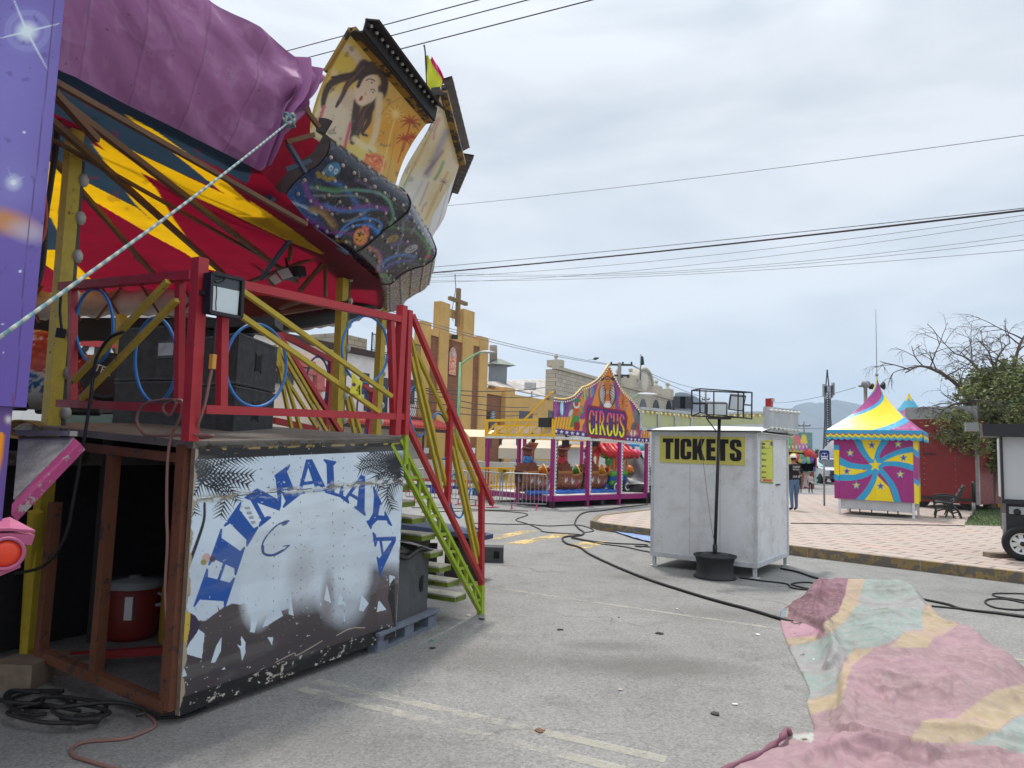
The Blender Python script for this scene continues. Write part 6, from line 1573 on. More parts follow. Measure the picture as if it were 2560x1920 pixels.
# tent roof: concave pyramid with painted swirl
ov = .28; n = 120
gg = np.zeros((70,4*30+1,3)); cc = np.zeros((70,121,2))
cen = KQ(kw/2,kdp/2,0)
for i in range(70):
    t = i/69; rr = (1-t) ** 2.0*.9+.1*(1-t); z = zv1+(zap-zv1)*t ** .97
    for j in range(121):
        a = j/120*4; k = int(a) % 4; f = a-int(a)
        crn = [(-1,-1),(1,-1),(1,1),(-1,1)]; x0,y0 = crn[k]; x1,y1 = crn[(k+1) % 4]
        ux,uy = x0+(x1-x0)*f,y0+(y1-y0)*f
        nn_ = math.hypot(ux,uy); q = t*.75; ux,uy = ux*(1-q)+ux/nn_*1.1*q,uy*(1-q)+uy/nn_*1.1*q
        gg[i,j] = cen*A_((1,1,0))+ke*ux*(kw/2+ov)*rr+kn*uy*(kdp/2+ov)*rr+UP*z
        cc[i,j] = (a,t)
# swirl as a function of angle and height
ph = (cc[...,0]/4*2-cc[...,1]*1.15+.75) % 1.0
cols = np.zeros((70,121,3)); cols[:] = lin(MG); cols[(ph > .5)] = lin(YW); bw_ = .07
cols[(ph < bw_) | (ph > 1-bw_*.0)] = lin(CB); cols[np.abs(ph-.5) < bw_/2+.012] = lin(CB)
mb = MB(); mb.grid(gg,cols=cols); mb.ball(cen*A_((1,1,0))+UP*zap,.05,8); mb.build('tent_roof',M('glossy_tent_vinyl',(0,0,0),.22,var=.05,paint=True,bmp=.1,bsc=5),kiosk)
# scalloped valance on four sides
def val(a,b):
    S,T = np.meshgrid(np.linspace(0,1,240),np.linspace(0,1,16),indexing='ij'); sc = .5+.5*np.abs(np.sin(S*math.pi*15))
    hgt = (zv1-zv0)*(.86+.3*(sc-.5))
    q = a[None,None]*(1-S[...,None])+b[None,None]*S[...,None]
    gg = q+UP*(zv1+.01-T*hgt)[...,None]; out = nrm((a+b)/2-cen); out[2] = 0
    gg = gg+out*(.012*np.sin(S*60)*T)[...,None]
    tz = T*hgt/(zv1-zv0); wave = .09*np.sin(S*math.pi*30)
    c = np.zeros(S.shape+(3,)); c[:] = lin(CB); c[tz > .36+wave] = lin((150,40,90)); c[tz > .46+wave] = lin(YW); c[(tz > .66+wave)] = lin((130,180,130)); c[tz > .78+wave*.5] = lin(CB)
    mb = MB(); mb.grid(gg,cols=c); mb.build('valance',m_vinyl,kiosk)
vc = [cen*A_((1,1,0))+ke*sx_*(kw/2+ov)+kn*sy_*(kdp/2+ov) for sx_,sy_ in ((-1,-1),(1,-1),(1,1),(-1,1))]
for i in range(4): val(vc[i],vc[(i+1) % 4])
mb = MB(); mb.tube([cen*A_((1,1,0))+UP*zap,cen*A_((1,1,0))+UP*(zap+2.1)],.012,6); mb.build('mast',m_grey,kiosk)
mb = MB(); mb.tube([vc[1]+UP*(zv1-.05),vc[1]+ke*.01+UP*(zv1-.75)],.01,5); mb.build('cord',m_cable,kiosk)
for x_ in (.3,.55,.85,1.25,1.5):
    mb = MB(); mb.box(KQ(x_*kw/1.9,.04,.13),(.03,.03,.1),(ke,kn,UP)); mb.build('counter_stub',m_dkm,kiosk)

# second tent top further back
q = P(B4(812,560),32); q_t = P(B4(812,498),32); q_b = P(B4(812,700),32)
ten = thing('tent_roof','magenta tent top with a turquoise and yellow tip behind the red trailer','tent',q_b*A_((1,1,0)))
mb = MB(); gg = np.zeros((50,41,3)); cc = np.zeros((50,41,3))
for i in range(50):
    t = i/49; z = q_b[2]-.5+(q_t[2]-q_b[2]+.5)*t; r_ = 1.55*(1-t) ** 1.25+.03
    for j in range(41):
        a = j/40*2*math.pi; gg[i,j] = (q[0]+r_*math.cos(a),32+r_*math.sin(a),z)
        w = .03*math.sin(a*5)
        cc[i,j] = lin((150,50,120)) if t < .62+w else (lin((60,160,190)) if t < .86+w*1.3 else lin((226,196,50)))
mb.grid(gg,cols=cc); mb.build('canvas_cone',m_vinyl,ten)
for a in range(4):
    mb = MB(); x_ = q[0]+1.4*math.cos(a*1.57+.78); y_ = 32+1.4*math.sin(a*1.57+.78); mb.bar((x_,y_,ZP),(x_,y_,gg[0,0,2]),.06); mb.build('leg',m_white,ten)

# ------------------------------------------------------------------ red box trailer
def upq(p,Y): return P(p,Y)
ra_,rb_ = G(B4(800,1215),ZP),G(B4(1232,1215),ZP)
Yr = 26.8; r0,r1 = P(B4(800,1180),Yr)*A_((1,1,0)),P(B4(1228,1185),Yr-1.8)*A_((1,1,0))
zt0 = P(B4(820,632),Yr)[2]+.3; zb0 = P(B4(900,1150),Yr)[2]
rt = thing('red_trailer','dark red box trailer with a silver top rail behind the tent kiosk','trailer',(r0+r1)/2+UP*ZP)
re_ = nrm(r1-r0); rn_ = A_((-re_[1],re_[0],0))
m_rt = M('dark_red_trailer_skin',(122,26,28),.5,var=.15,dirt=((80,24,24),.4,1.5))
mb = MB(); mb.prism([r0+UP*zb0,r1+UP*zb0,r1+rn_*4+UP*zb0,r0+rn_*4+UP*zb0],UP*(zt0-.45-zb0)); mb.build('body',m_rt,rt)
mb = MB(); mb.prism([r0+UP*(zt0-.45),r1+UP*(zt0-.45),r1+rn_*4+UP*(zt0-.45),r0+rn_*4+UP*(zt0-.45)],UP*.45); mb.box(r1+UP*(zb0+zt0)/2+re_*.04,(.1,.1,zt0-zb0),(re_,rn_,UP)); mb.build('silver_rail',M('silver_trailer_trim',(150,150,150),.35,.6),rt)
mb = MB()
for a in (.27,.72):
    for z in np.arange(zb0+.6,zt0-.9,.2): mb.ball(r0+re_*a*np.linalg.norm(r1-r0)+UP*z-rn_*.0,.016,5)
o = mb.build('rivets',M('pale_rivet',(170,130,124),.5),rt); o['kind'] = 'stuff'
mb = MB(); mb.box(r0+re_*.36*np.linalg.norm(r1-r0)+UP*(zb0+zt0)*.5-rn_*.015,(.4,.03,.05),(re_,rn_,UP)); mb.bar(r0+re_*.1+UP*(zb0+.15)-rn_*.02,r1-re_*.2+UP*(zb0+.15)-rn_*.02,.03,.1); mb.build('door_bar',m_dkm,rt)
for a in (.15,.85):
    mb = MB(); mb.lathe(r0+re_*a*np.linalg.norm(r1-r0)+rn_*.25+UP*(ZP+.3),[(.3,0),(.3,.2),(.0,.2)],rn_,20); mb.lathe(r0+re_*a*np.linalg.norm(r1-r0)+rn_*.25+UP*(ZP+.3),[(.0,-.001),(.3,-.001)],rn_,20); mb.build('wheel',m_black,rt)
mb = MB(); mb.box((r0+r1)/2+rn_*1+UP*(ZP+.35),(np.linalg.norm(r1-r0)*.9,1.2,.25),(re_,rn_,UP)); mb.build('chassis',m_dark,rt)

# ------------------------------------------------------------------ iron bench
bq = G(B4(1055,1258),ZP)
bn = thing('iron_bench','dark green cast iron bench with a slatted seat beside the red trailer','bench',bq)
m_iron = M('dark_green_cast_iron',(34,40,40),.5,bmp=.2)
m_slat = M('bench_slats',(60,58,52),.6)
def bend(off):
    mb = MB(); Q = lambda x,z: bq+A_((x,0,z))+off
    mb.tube(cat_rom([Q(-.42,.0),Q(-.38,.2),Q(-.42,.42),Q(-.2,.46),Q(.1,.42)],6),.028,6); mb.tube(cat_rom([Q(.38,.0),Q(.3,.2),Q(.1,.42),Q(.3,.6),Q(.42,.8),Q(.5,.98)],6),.028,6)
    mb.tube(cat_rom([Q(-.4,.62),Q(-.44,.5),Q(-.36,.44)],6),.024,6); mb.tube(cat_rom([Q(-.42,.63),Q(-.2,.66),Q(.1,.64),Q(.32,.6)],6),.026,6)
    mb.tube(cat_rom([Q(-.38,.2),Q(-.1,.26),Q(.1,.16),Q(.3,.2)],6),.022,6); mb.tube(cat_rom([Q(-.1,.02),Q(-.04,.2),Q(-.12,.4)],6),.022,6); mb.tube(cat_rom([Q(.15,.02),Q(.1,.2),Q(.02,.4)],6),.022,6)
    mb.build('end_frame',m_iron,bn)
bdv = nrm((.5,.86,0))*1.25; bend(bdv*0); bend(bdv)
for k in range(5):
    mb = MB(); q = bq+A_((-.36+k*.11,0,.455-.012*k)); mb.bar(q,q+bdv,.09,.025); mb.build('seat_slat',m_slat,bn)
for k in range(4):
    mb = MB(); q = bq+A_((.2+k*.085,0,.56+k*.125)); mb.bar(q,q+bdv,.03,.09,side=A_((1,0,-.4))); mb.build('back_slat',m_slat,bn)
q = G(B4(1207,1240),ZP); mb = MB(); mb.tube([q,q+UP*.45],.05,10,0); po = MB(); bd_ = thing('bollard','black and grey post standing between the bench and the tree','post',q)
mb.build('lower_post',m_grey,bd_); mb = MB(); mb.tube([q+UP*.42,q+UP*1.0,q+UP*1.08],[.065,.06,.03],10); mb.build('upper_post',m_black,bd_)

# grass under the tree
m_gr = M('dry_green_grass',(70,86,44),.9,var=.3,bmp=.3)
mb = MB(); rr = random.Random(8)
gp = [G(B4(*z),ZP) for z in ((1150,1300),(1390,1306),(1390,1200),(1240,1200),(1180,1250))]
gpa = np.array(gp)[:,:2]
lo_,hi_ = gpa.min(0),gpa.max(0); hi_[0] += 4
vs,fs = [],[]
def grass_in(x,y): return inpoly(np.array([x]),np.array([y]),[gpa[0],gpa[1]+A_((3,0)),gpa[2]+A_((4,2)),gpa[3],gpa[4]])[0]
for k in range(26000):
    x_,y_ = rr.uniform(lo_[0],hi_[0]),rr.uniform(lo_[1],hi_[1]+2)
    if not grass_in(x_,y_): continue
    a = rr.uniform(0,6.28); h = rr.uniform(.03,.09); w = .007; dx,dy = math.cos(a)*w,math.sin(a)*w; b = len(vs)
    vs += [(x_-dx,y_-dy,ZP),(x_+dx,y_+dy,ZP),(x_+rr.uniform(-.04,.04),y_+rr.uniform(-.04,.04),ZP+h)]; fs.append((b,b+1,b+2))
mb.add(vs,fs); mb.prism([A_((*gpa[0],ZP)),A_((*(gpa[1]+A_((3,0))),ZP)),A_((*(gpa[2]+A_((4,2))),ZP)),A_((*gpa[3],ZP)),A_((*gpa[4],ZP))],UP*.006)
tag(mb.build('grass',m_gr),kind='stuff')

# ------------------------------------------------------------------ trees
m_bark = M('grey_brown_bark',(86,74,66),.9,var=.3,sc=10,bmp=.5,bsc=30)
m_twig = M('grey_twigs',(74,66,66),.9,bmp=0)
m_leaf = M('dusty_green_leaves',(92,104,58),.7,var=.45,sc=2.5,bmp=0)
m_leaf2 = M('yellow_green_leaves',(126,128,74),.7,var=.4,sc=2.5,bmp=0)
def tree_obj(name,label,base,limbs,leafy,seed,twig_len=.5,group=None,group_leaf=None):
    rr = random.Random(seed); t = thing(name,label,'tree',base)
    tw = MB(); tips = []
    def grow(p0,d,L_,r_,lev):
        pts = [p0]; dd = A_(d)
        for k in range(4):
            dd = nrm(dd+A_((rr.uniform(-.22,.22),rr.uniform(-.22,.22),rr.uniform(-.16,.16)-.05*lev)))
            pts.append(pts[-1]+dd*L_/4)
        tw.tube(pts,list(np.linspace(r_,r_*.5,5)),5 if lev else 6,0,False,False)
        if lev >= 4 or r_ < .0035: tips.append(pts[-1]); return
        for k in range(rr.choice((2,3,3))):
            i = rr.choice((2,3,4)); ax = nrm(dd+A_((rr.uniform(-1,1),rr.uniform(-1,1),rr.uniform(-.7,.8)))*.85)
            grow(pts[i],ax,L_*rr.uniform(.55,.8),r_*.55,lev+1)
    trunk = MB()
    for pts,r0,r1,sub,L_ in limbs:
        c = cat_rom(pts,6); trunk.tube(c,list(np.linspace(r0,r1,len(c))),9)
        for k in range(sub):
            i = int((.25+.75*(k+.5)/sub)*(len(c)-1)); d = nrm(c[min(i+1,len(c)-1)]-c[i-1]+A_((rr.uniform(-1,1),rr.uniform(-1,1),rr.uniform(-.3,1)))*.8)
            grow(c[i],d,L_*rr.uniform(.7,1.2),r1*.8+.008,1)
    trunk.build('trunk',m_bark,t); 
    if tw.n: tw.build('twigs',m_twig,t)
    if leafy:
        lf = MB(); vs,fs,mi = [],[],[]
        for (c,rad,n_l) in leafy:
            c = A_(c)
            clumps = [c+A_((rr.gauss(0,.45),rr.gauss(0,.45),rr.gauss(0,.45)))*A_(rad) for _ in range(max(4,n_l // 45))]
            for k in range(n_l):
                q = clumps[rr.randrange(len(clumps))]+A_((rr.gauss(0,1),rr.gauss(0,1),rr.gauss(0,.8)))*.16
                a = nrm((rr.gauss(0,1),rr.gauss(0,1),rr.gauss(0,.6))); b_ = nrm(np.cross(a,(rr.gauss(0,1),rr.gauss(0,1),rr.gauss(0,1)))); l_ = rr.uniform(.05,.11); w = l_*.38
                i = len(vs); vs += [q-a*l_,q+b_*w,q+a*l_,q-b_*w]; fs.append((i,i+1,i+2,i+3)); mi.append(0 if rr.random() < .65 else 1)
        lf.add(vs,fs); lf.m = mi; lf.build('crown',[m_leaf,m_leaf2],t)
    return t
Yt = 21.0
tb_ = G(B4(1300,1205),ZP); Yt = tb_[1]
T_ = lambda x,y,dy=0: P(B4(x,y),Yt+dy)
limbs = [([tb_,T_(1310,1080),T_(1330,960),T_(1345,850),T_(1330,720)],.2,.1,3,1.0),([T_(1335,900),T_(1290,780,-.3),T_(1240,660,-.5),T_(1180,540,-.7),T_(1100,440,-.9),T_(1000,370,-1),T_(880,330,-1.1),T_(790,370,-1.2)],.13,.022,13,1.0),
         ([T_(1260,620,.2),T_(1280,480,.4),T_(1230,350,.6),T_(1160,280,.7),T_(1080,250,.8)],.08,.018,9,.9),([T_(1345,800),T_(1420,620,.5),T_(1440,400,.7),T_(1480,220,.9),T_(1530,120,1)],.12,.03,9,1.0),
         ([T_(1400,500,.4),T_(1340,330,.5),T_(1390,220,.7),T_(1430,190,.8)],.06,.015,7,.8),([T_(1220,560,-.4),T_(1100,560,-.8),T_(1010,610,-1),T_(985,720,-1.1)],.05,.015,7,.6),([T_(1290,500,.4),T_(1330,400,.5),T_(1300,250,.5),T_(1220,160,.6)],.05,.012,6,.8)]
def L_(x,y,rx,ry,n_l,dy=0): return (T_(x,y,dy),(rx,1.0,ry),n_l)
leafy = [L_(1330,520,.9,.7,2850),L_(1400,440,.8,.6,2090,.5),L_(1270,600,.7,.5,1710,-.3),L_(1440,600,.9,.7,2470),L_(1330,660,.9,.4,1710),L_(1100,730,.45,.5,1140,-.9),L_(1160,790,.5,.35,798,-.8),L_(1300,860,.9,.5,1900,.2),L_(1260,930,.5,.25,798),L_(1230,400,.6,.4,627,.5),L_(1480,380,.6,.6,798,.6),L_(1010,640,.3,.15,228,-1),L_(1360,370,.6,.3,665,.4),L_(1200,640,.5,.35,700,-.6),L_(1140,680,.5,.3,600,-.8),L_(1330,760,.9,.4,1100),L_(1420,720,.9,.5,1200,.3),L_(1250,500,.6,.4,600),L_(1540,500,.7,.8,1520),L_(1120,500,.4,.2,228,-.9)]
tree_obj('tree','sprawling half bare tree with dusty green clumps behind the grill trailer',tb_,limbs,leafy,5)

# yellow cloth fence behind the tree
q = [P(B4(*z),28) for z in ((1275,1010),(1420,1000),(1420,1205),(1280,1190))]
mb = MB(); S,T = np.meshgrid(np.linspace(0,1,40),np.linspace(0,1,20),indexing='ij'); gg = quad4(*q,S,T); gg[...,1] += .05*np.sin(S*22); mb.grid(gg); gg2 = gg.copy(); gg2[...,1] += .01; mb.grid(gg2)
tag(mb.build('yellow_awning_cloth',M('bright_yellow_cloth',(236,184,10),.7)),'bright yellow cloth hanging behind the tree trunk','cloth')

# ------------------------------------------------------------------ grill trailer at the right edge
wq = G(B4(1455,1516),ZP); gtY = wq[1]
gr = thing('grill_trailer','black and white food trailer with a spoked wheel at the right edge','food trailer',wq)
gx0 = P(B4(1380,1150),gtY+.1)[0]; zr0 = P(B4(1300,755),gtY)[2]; zr1 = P(B4(1300,680),gtY)[2]; zl = P(B4(1400,1145),gtY)[2]; zbm = P(B4(1400,1360),gtY)[2]
def gb(x0,x1,y0,y1,z0,z1,m,n): 
    mb = MB(); mb.box(((x0+x1)/2,(y0+y1)/2,(z0+z1)/2),(x1-x0,y1-y0,z1-z0)); return mb.build(n,m,gr)
xw = P(B4(1372,900),gtY+.1)[0]
m_gblk = M('satin_black_steel',(30,31,35),.45,bmp=.05)
gb(xw,xw+4,gtY+.1,gtY+1.5,zl+.005,zr0-.005,M('pale_grey_panel',(190,192,194),.5,var=.04),'wall')
gb(xw-.035,xw-.002,gtY+.06,gtY+.3,zl,zr0,m_gblk,'corner_post')
rx0 = P(B4(1268,720),gtY)[0]
gb(rx0+.06,xw+4,gtY-.1,gtY+1.0,zr0,zr1,m_gblk,'roof')
a,b = P(B4(1200,690),gtY+.5),P(B4(1200,715),gtY+.5); mb = MB(); mb.box((rx0-.1,gtY+.2,(zr0+zr1)/2+.06),(.2,.5,.14)); mb.build('roof_lip',m_grey,gr)
gb(gx0+.02,xw+4,gtY+.12,gtY+1.5,zbm,zl-.004,m_gblk,'body')
gb(gx0-.04,xw+4,gtY+.0,gtY+.11,zl-.07,zl-.01,m_gblk,'ledge')
zz = P(B4(1480,1235),gtY)[2]; zz1 = P(B4(1480,1190),gtY)[2]
gb(P(B4(1428,1200),gtY)[0],xw+1.2,gtY+.09,gtY+.118,zz,zz1,M('brushed_steel',(170,172,174),.35,.7),'control_strip')
for x_ in (1448,1497):
    q = P(B4(x_,1218),gtY+.085); mb = MB(); mb.lathe(q,[(.055,0),(.055,.02),(.03,.03),(0,.03)] if x_ == 1448 else [(.028,0),(.028,.02),(0,.022)],(0,-1,0),18); mb.build('knob',m_black,gr)
gb(gx0-.03,gx0+.015,gtY+.1,gtY+.3,P(B4(1390,1380),gtY)[2],P(B4(1390,1235),gtY)[2],M('tread_plate',(150,152,154),.4,.6,bmp=.5,bsc=60),'tread_plate')
R_ = (P(B4(1455,1305),gtY)[2]-ZP)/2*1.0; xc = P(B4(1495,1410),gtY)[0]; wc = A_((xc,gtY,ZP+R_))
m_tyre = M('black_tyre_rubber',(28,28,30),.8)
mb = MB(); mb.lathe(wc,[(R_*.6,.0),(R_*.64,-.03),(R_*.9,-.035),(R_*.99,0),(R_,.05),(R_,.16),(R_*.97,.2),(R_*.6,.2)],(0,1,0),48); wh = mb.build('wheel',m_tyre,gr)
m_wrim = M('white_wheel_rim',(222,222,220),.4,var=.04)
mb = MB(); mb.lathe(wc,[(R_*.63,-.01),(R_*.6,-.02),(R_*.56,.02),(R_*.52,.035)],(0,1,0),48)
for k in range(8):
    a = k*math.pi/4+.2; d = A_((math.cos(a),0,math.sin(a))); s_ = A_((-math.sin(a),0,math.cos(a)))
    mb.prism([wc+d*R_*.2+s_*R_*.1+A_((0,.02,0)),wc+d*R_*.54+s_*R_*.13+A_((0,.03,0)),wc+d*R_*.54-s_*R_*.13+A_((0,.03,0)),wc+d*R_*.2-s_*R_*.1+A_((0,.02,0))],A_((0,.015,0)))
mb.lathe(wc+A_((0,.015,0)),[(R_*.26,0),(R_*.24,-.02),(R_*.14,-.03)],(0,1,0),24); mb.build('rim',m_wrim,wh)
mb = MB(); mb.lathe(wc,[(R_*.14,-.02),(R_*.13,-.05),(0,-.055)],(0,1,0),20); mb.lathe(wc+A_((0,.1,0)),[(0,0),(R_*.6,0)],(0,1,0),30); mb.build('hub',m_black,wh)
gr.rotation_euler = (0,0,R(-31))
q = G(B4(1385,1502),ZP); mb = MB(); mb.box(q+A_((.05,.1,.04)),(.55,.2,.08)); tag(mb.build('wheel_chock',m_wood),'grey timber chock lying beside the trailer wheel at the right edge','chock')

# ------------------------------------------------------------------ street front line: church, annex, stone hall, white building
FO = P((829.5+270/3.2,900),56.0)*A_((1,1,0)); FE = nrm((.48,.877,0)); FN = A_((FE[1],-FE[0],0))
FW = (FO,FN)
def fp(p_,off=0): return PL(p_,FW,off)
def fa(p_,off=0): return float(np.dot(fp(p_,off)-FO,FE))     # distance along the front
def fz(p_,off=0): return float(fp(p_,off)[2])
def FB(a,out,z): return FO+FE*a+FN*out+UP*z
def fbox(mb,a0,a1,o0,o1,z0,z1,mi=0):
    mb.prism([FB(a0,o0,z0),FB(a1,o0,z0),FB(a1,o1,z0),FB(a0,o1,z0)],UP*(z1-z0),mi)
m_och = M('ochre_church_render',(206,166,98),.85,var=.08,sc=.5,dirt=((156,122,72),.5,.35),bmp=.1,bsc=10)
def brickmat(name,c1,c2,mo,w,h,ms=.012,swap=True):
    m,nt,b = nt_base(name)
    tc = nt.nodes.new('ShaderNodeTexCoord').outputs['Object']
    # along-front coordinate and height
    dt = nt.nodes.new('ShaderNodeVectorMath'); dt.operation = 'DOT_PRODUCT'; nt.links.new(tc,dt.inputs[0]); dt.inputs[1].default_value = tuple(FE+A_((.3,-.2,0)))
    sp_ = nt.nodes.new('ShaderNodeSeparateXYZ'); nt.links.new(tc,sp_.inputs[0])
    cx_ = nt.nodes.new('ShaderNodeCombineXYZ'); nt.links.new(dt.outputs['Value'],cx_.inputs[0]); nt.links.new(sp_.outputs[2],cx_.inputs[1])
    br = nt.nodes.new('ShaderNodeTexBrick'); nt.links.new(cx_.outputs[0],br.inputs['Vector']); br.inputs['Scale'].default_value = 1
    br.inputs['Brick Width'].default_value = w; br.inputs['Row Height'].default_value = h; br.inputs['Mortar Size'].default_value = ms
    br.inputs['Color1'].default_value = (*lin(c1),1); br.inputs['Color2'].default_value = (*lin(c2),1); br.inputs['Mortar'].default_value = (*lin(mo),1)
    n = noise(nt,tc,.7,7,.7); a = mixn(nt,rng(nt,n,.42,.75,0,.5),br.outputs['Color'],tuple(lin(mo)*.8))
    nt.links.new(a,b.inputs['Base Color']); b.inputs['Roughness'].default_value = .9
    bump(nt,br.outputs['Fac'],b,-.4,.02); return m
m_brk = brickmat('brown_brick_facing',(150,98,66),(134,86,60),(112,78,58),.5,.18)
m_sto = brickmat('pale_stone_blocks',(196,186,168),(178,168,150),(140,130,116),1.1,.45,.03)
m_win = M('dark_window',(44,46,52),.2,bmp=0)
m_whb = M('white_building_render',(226,224,220),.85,var=.06,sc=.6,dirt=((176,170,160),.4,.6))
church = thing('church','ochre and brown brick church with stepped pillars and a big cross','church',FB(4,0,0))
def pil(x0,x1,ytop,out=.5,dep=1.6,name='pillar'):
    a0,a1 = fa(B1(x0,600),out),fa(B1(x1,600),out); z = fz(B1((x0+x1)/2,ytop),out)
    mb = MB(); fbox(mb,a0,a1,out,out-dep,0,z); return mb.build(name,m_och,church)
pil(250,316,288,.14,.7); pil(376,442,150,.14,.7); pil(540,614,205,.14,.7); pil(660,718,393,.14,.7)
def wall(x0,x1,ytop,m,out=0,dep=.8,zb=0,name='wall'):
    a0,a1 = fa(B1(x0,600),out),fa(B1(x1,600),out); z = fz(B1((x0+x1)/2,ytop),out)
    mb = MB(); fbox(mb,a0+.01,a1-.01,out,out-dep,zb,z); return mb.build(name,m,church)
wall(312,380,385,m_brk); wall(438,546,420,m_brk,0); wall(610,664,455,m_brk)
for x0,x1,y0,y1 in ((312,380,342,386),(438,546,376,421),(610,664,412,456)):
    a0,a1 = fa(B1(x0,600),.1),fa(B1(x1,600),.1); mb = MB(); fbox(mb,a0+.01,a1-.01,.09,-.55,fz(B1((x0+x1)/2,y1),.1)+.01,fz(B1((x0+x1)/2,y0),.1)); mb.build('parapet',m_och,church)
# beam with cross
a0,a1 = fa(B1(447,220),-.3),fa(B1(560,240),-.3); mb = MB(); fbox(mb,a0,a1,-.3,-.8,fz(B1(505,262),-.3),fz(B1(505,215),-.3)); mb.build('cross_beam',m_och,church)
m_crs = M('grey_wood_cross',(132,108,74),.8)
ac = fa(B1(504,200),-.05); mb = MB(); fbox(mb,ac-.17,ac+.17,.2,-.1,fz(B1(500,320)),fz(B1(510,58))); ar0,ar1 = fa(B1(448,130)),fa(B1(566,165)); fbox(mb,ar0,ar1,.21,-.09,fz(B1(505,157)),fz(B1(505,133))); mb.build('cross',m_crs,church)
def arched(x0,x1,y0,y1,glass,par,m_fr):
    a0,a1 = fa(B1(x0,y1),.02),fa(B1(x1,y1),.02); z0,z1 = fz(B1((x0+x1)/2,y1),.02),fz(B1((x0+x1)/2,y0),.02); ra = (a1-a0)/2; am = (a0+a1)/2
    zc = max(z1-ra*1.25,z0+.3)
    pts = [(a0,z0),(a1,z0)]+[(am+ra*math.cos(t),zc+(z1-zc)*math.sin(t)) for t in np.linspace(0,math.pi,12)]
    mb = MB(); mb.prism([FB(a,.02,z) for a,z in pts],FN*.05); f = mb.build('window',m_fr,par)
    q = [FB(am+(a-am)*.84,.075,z0+(z-z0)*.95+.06) for a,z in pts]
    mb = MB(); mb.prism(q,FN*.012); g_ = mb.build('pane',glass,f)
    mb = MB()
    for t in np.linspace(.2,2.94,7): mb.bar(FB(am,.095,zc),FB(am+ra*.78*math.cos(t),.095,zc+(z1-zc)*.88*math.sin(t)),.07,.03,side=FN)
    mb.bar(FB(a0+.1,.095,zc-.05),FB(a1-.1,.095,zc-.05),.06,.03,side=FN); mb.build('tracery',M('pale_tracery',(196,206,214),.5),f)
def stained():
    m,nt,b = nt_base('stained_glass'); tc = nt.nodes.new('ShaderNodeTexCoord').outputs['Object']
    v = nt.nodes.new('ShaderNodeTexVoronoi'); v.inputs['Scale'].default_value = 6; nt.links.new(tc,v.inputs['Vector'])
    nt.links.new(mixn(nt,rng(nt,v.outputs['Color'],.2,.8),L3((206,92,54)),L3((232,176,140))),b.inputs['Base Color']); b.inputs['Roughness'].default_value = .2; return m
arched(438,497,455,660,stained(),church,M('brown_reveal',(88,54,40),.8))
a0,a1 = fa(B1(410,1200)),fa(B1(470,1200)); mb = MB(); fbox(mb,a0,a1,.06,-.2,0,fz(B1(440,1020))); mb.build('door',M('dark_brown_door',(58,36,28),.7),church)
for x in (288,612):
    a = fa(B1(x,1180),.52); mb = MB(); fbox(mb,a-.35,a+.35,.57,.51,fz(B1(x,1198),.5),fz(B1(x,1160),.5)); mb.build('notice',m_white,church)
a0,a1 = fa(B1(718,1000)),fa(B1(840,1000)); mb = MB(); fbox(mb,a0+.01,a1,-.3,-6,0,fz(B1(770,795),-.3)); mb.build('side_wall',m_brk,church)
mb = MB(); fbox(mb,a0+.01,a1,-.15,-6,fz(B1(770,795),-.15)+.01,fz(B1(770,760),-.15)); mb.build('parapet',m_och,church)
a2,a3 = fa(B1(835,800),.2),fa(B1(905,800),.2); mb = MB(); fbox(mb,a2+.2,a3,.2,-3,0,fz(B1(870,745),.2)); mb.build('pillar',m_och,church)
arched(722,766,895,1035,m_win,church,M('brown_reveal',(88,54,40),.8))
a_,b_ = fa(B1(722,1100)),fa(B1(760,1100)); mb = MB(); fbox(mb,a_,b_,-.2,-.5,fz(B1(740,1155)),fz(B1(740,1090))); mb.build('lower_window',m_win,church)
mb = MB(); q = fp(B1(490,393),.4); mb.box(q,(.5,.5,.3)); mb.build('spotlight',m_black,church)
a0,a1 = fa(B1(240,1310),2),fa(B1(1160,1310),2); mb = MB(); fbox(mb,a0,a1,3.4,0.52,0,.5); fbox(mb,a0,a1,4.2,3.4,0,.25); mb.build('steps',M('pale_concrete',(190,184,172),.85,var=.15,sc=.5),church)
annex = thing('church_annex','long ochre annex with a corrugated metal roof right of the church','building',FB(14,0,0))
a4,a5 = a3+.02,fa(B1(1300,800),-.4)
mb = MB(); fbox(mb,a4,a5,-.4,-9,0,fz(B1(1040,815),-.4)); mb.build('wall',m_och,annex)
for x0,x1,y0,y1 in ((935,1025,903,965),(1135,1175,900,960)):
    mb = MB(); fbox(mb,fa(B1(x0,930),-.4),fa(B1(x1,930),-.4),-.36,-.6,fz(B1(x0,y1),-.4),fz(B1(x0,y0),-.4)); mb.build('window',m_win,annex)
def metal_roof():
    m,nt,b = nt_base('old_corrugated_roof'); tc = nt.nodes.new('ShaderNodeTexCoord').outputs['Object']
    dt = nt.nodes.new('ShaderNodeVectorMath'); dt.operation = 'DOT_PRODUCT'; nt.links.new(tc,dt.inputs[0]); dt.inputs[1].default_value = tuple(FE)
    s = nt.nodes.new('ShaderNodeMath'); s.operation = 'SINE'; ml = nt.nodes.new('ShaderNodeMath'); ml.operation = 'MULTIPLY'; ml.inputs[1].default_value = 9; nt.links.new(dt.outputs['Value'],ml.inputs[0]); nt.links.new(ml.outputs[0],s.inputs[0])
    n = noise(nt,tc,.8,6,.7); a = mixn(nt,rng(nt,n,.4,.7),L3((196,192,186)),L3((140,118,104)))
    a = mixn(nt,rng(nt,s.outputs[0],.5,1,0,.5),a,L3((120,112,106)))
    nt.links.new(a,b.inputs['Base Color']); b.inputs['Roughness'].default_value = .55; b.inputs['Metallic'].default_value = .2; bump(nt,s.outputs[0],b,.4,.05); return m
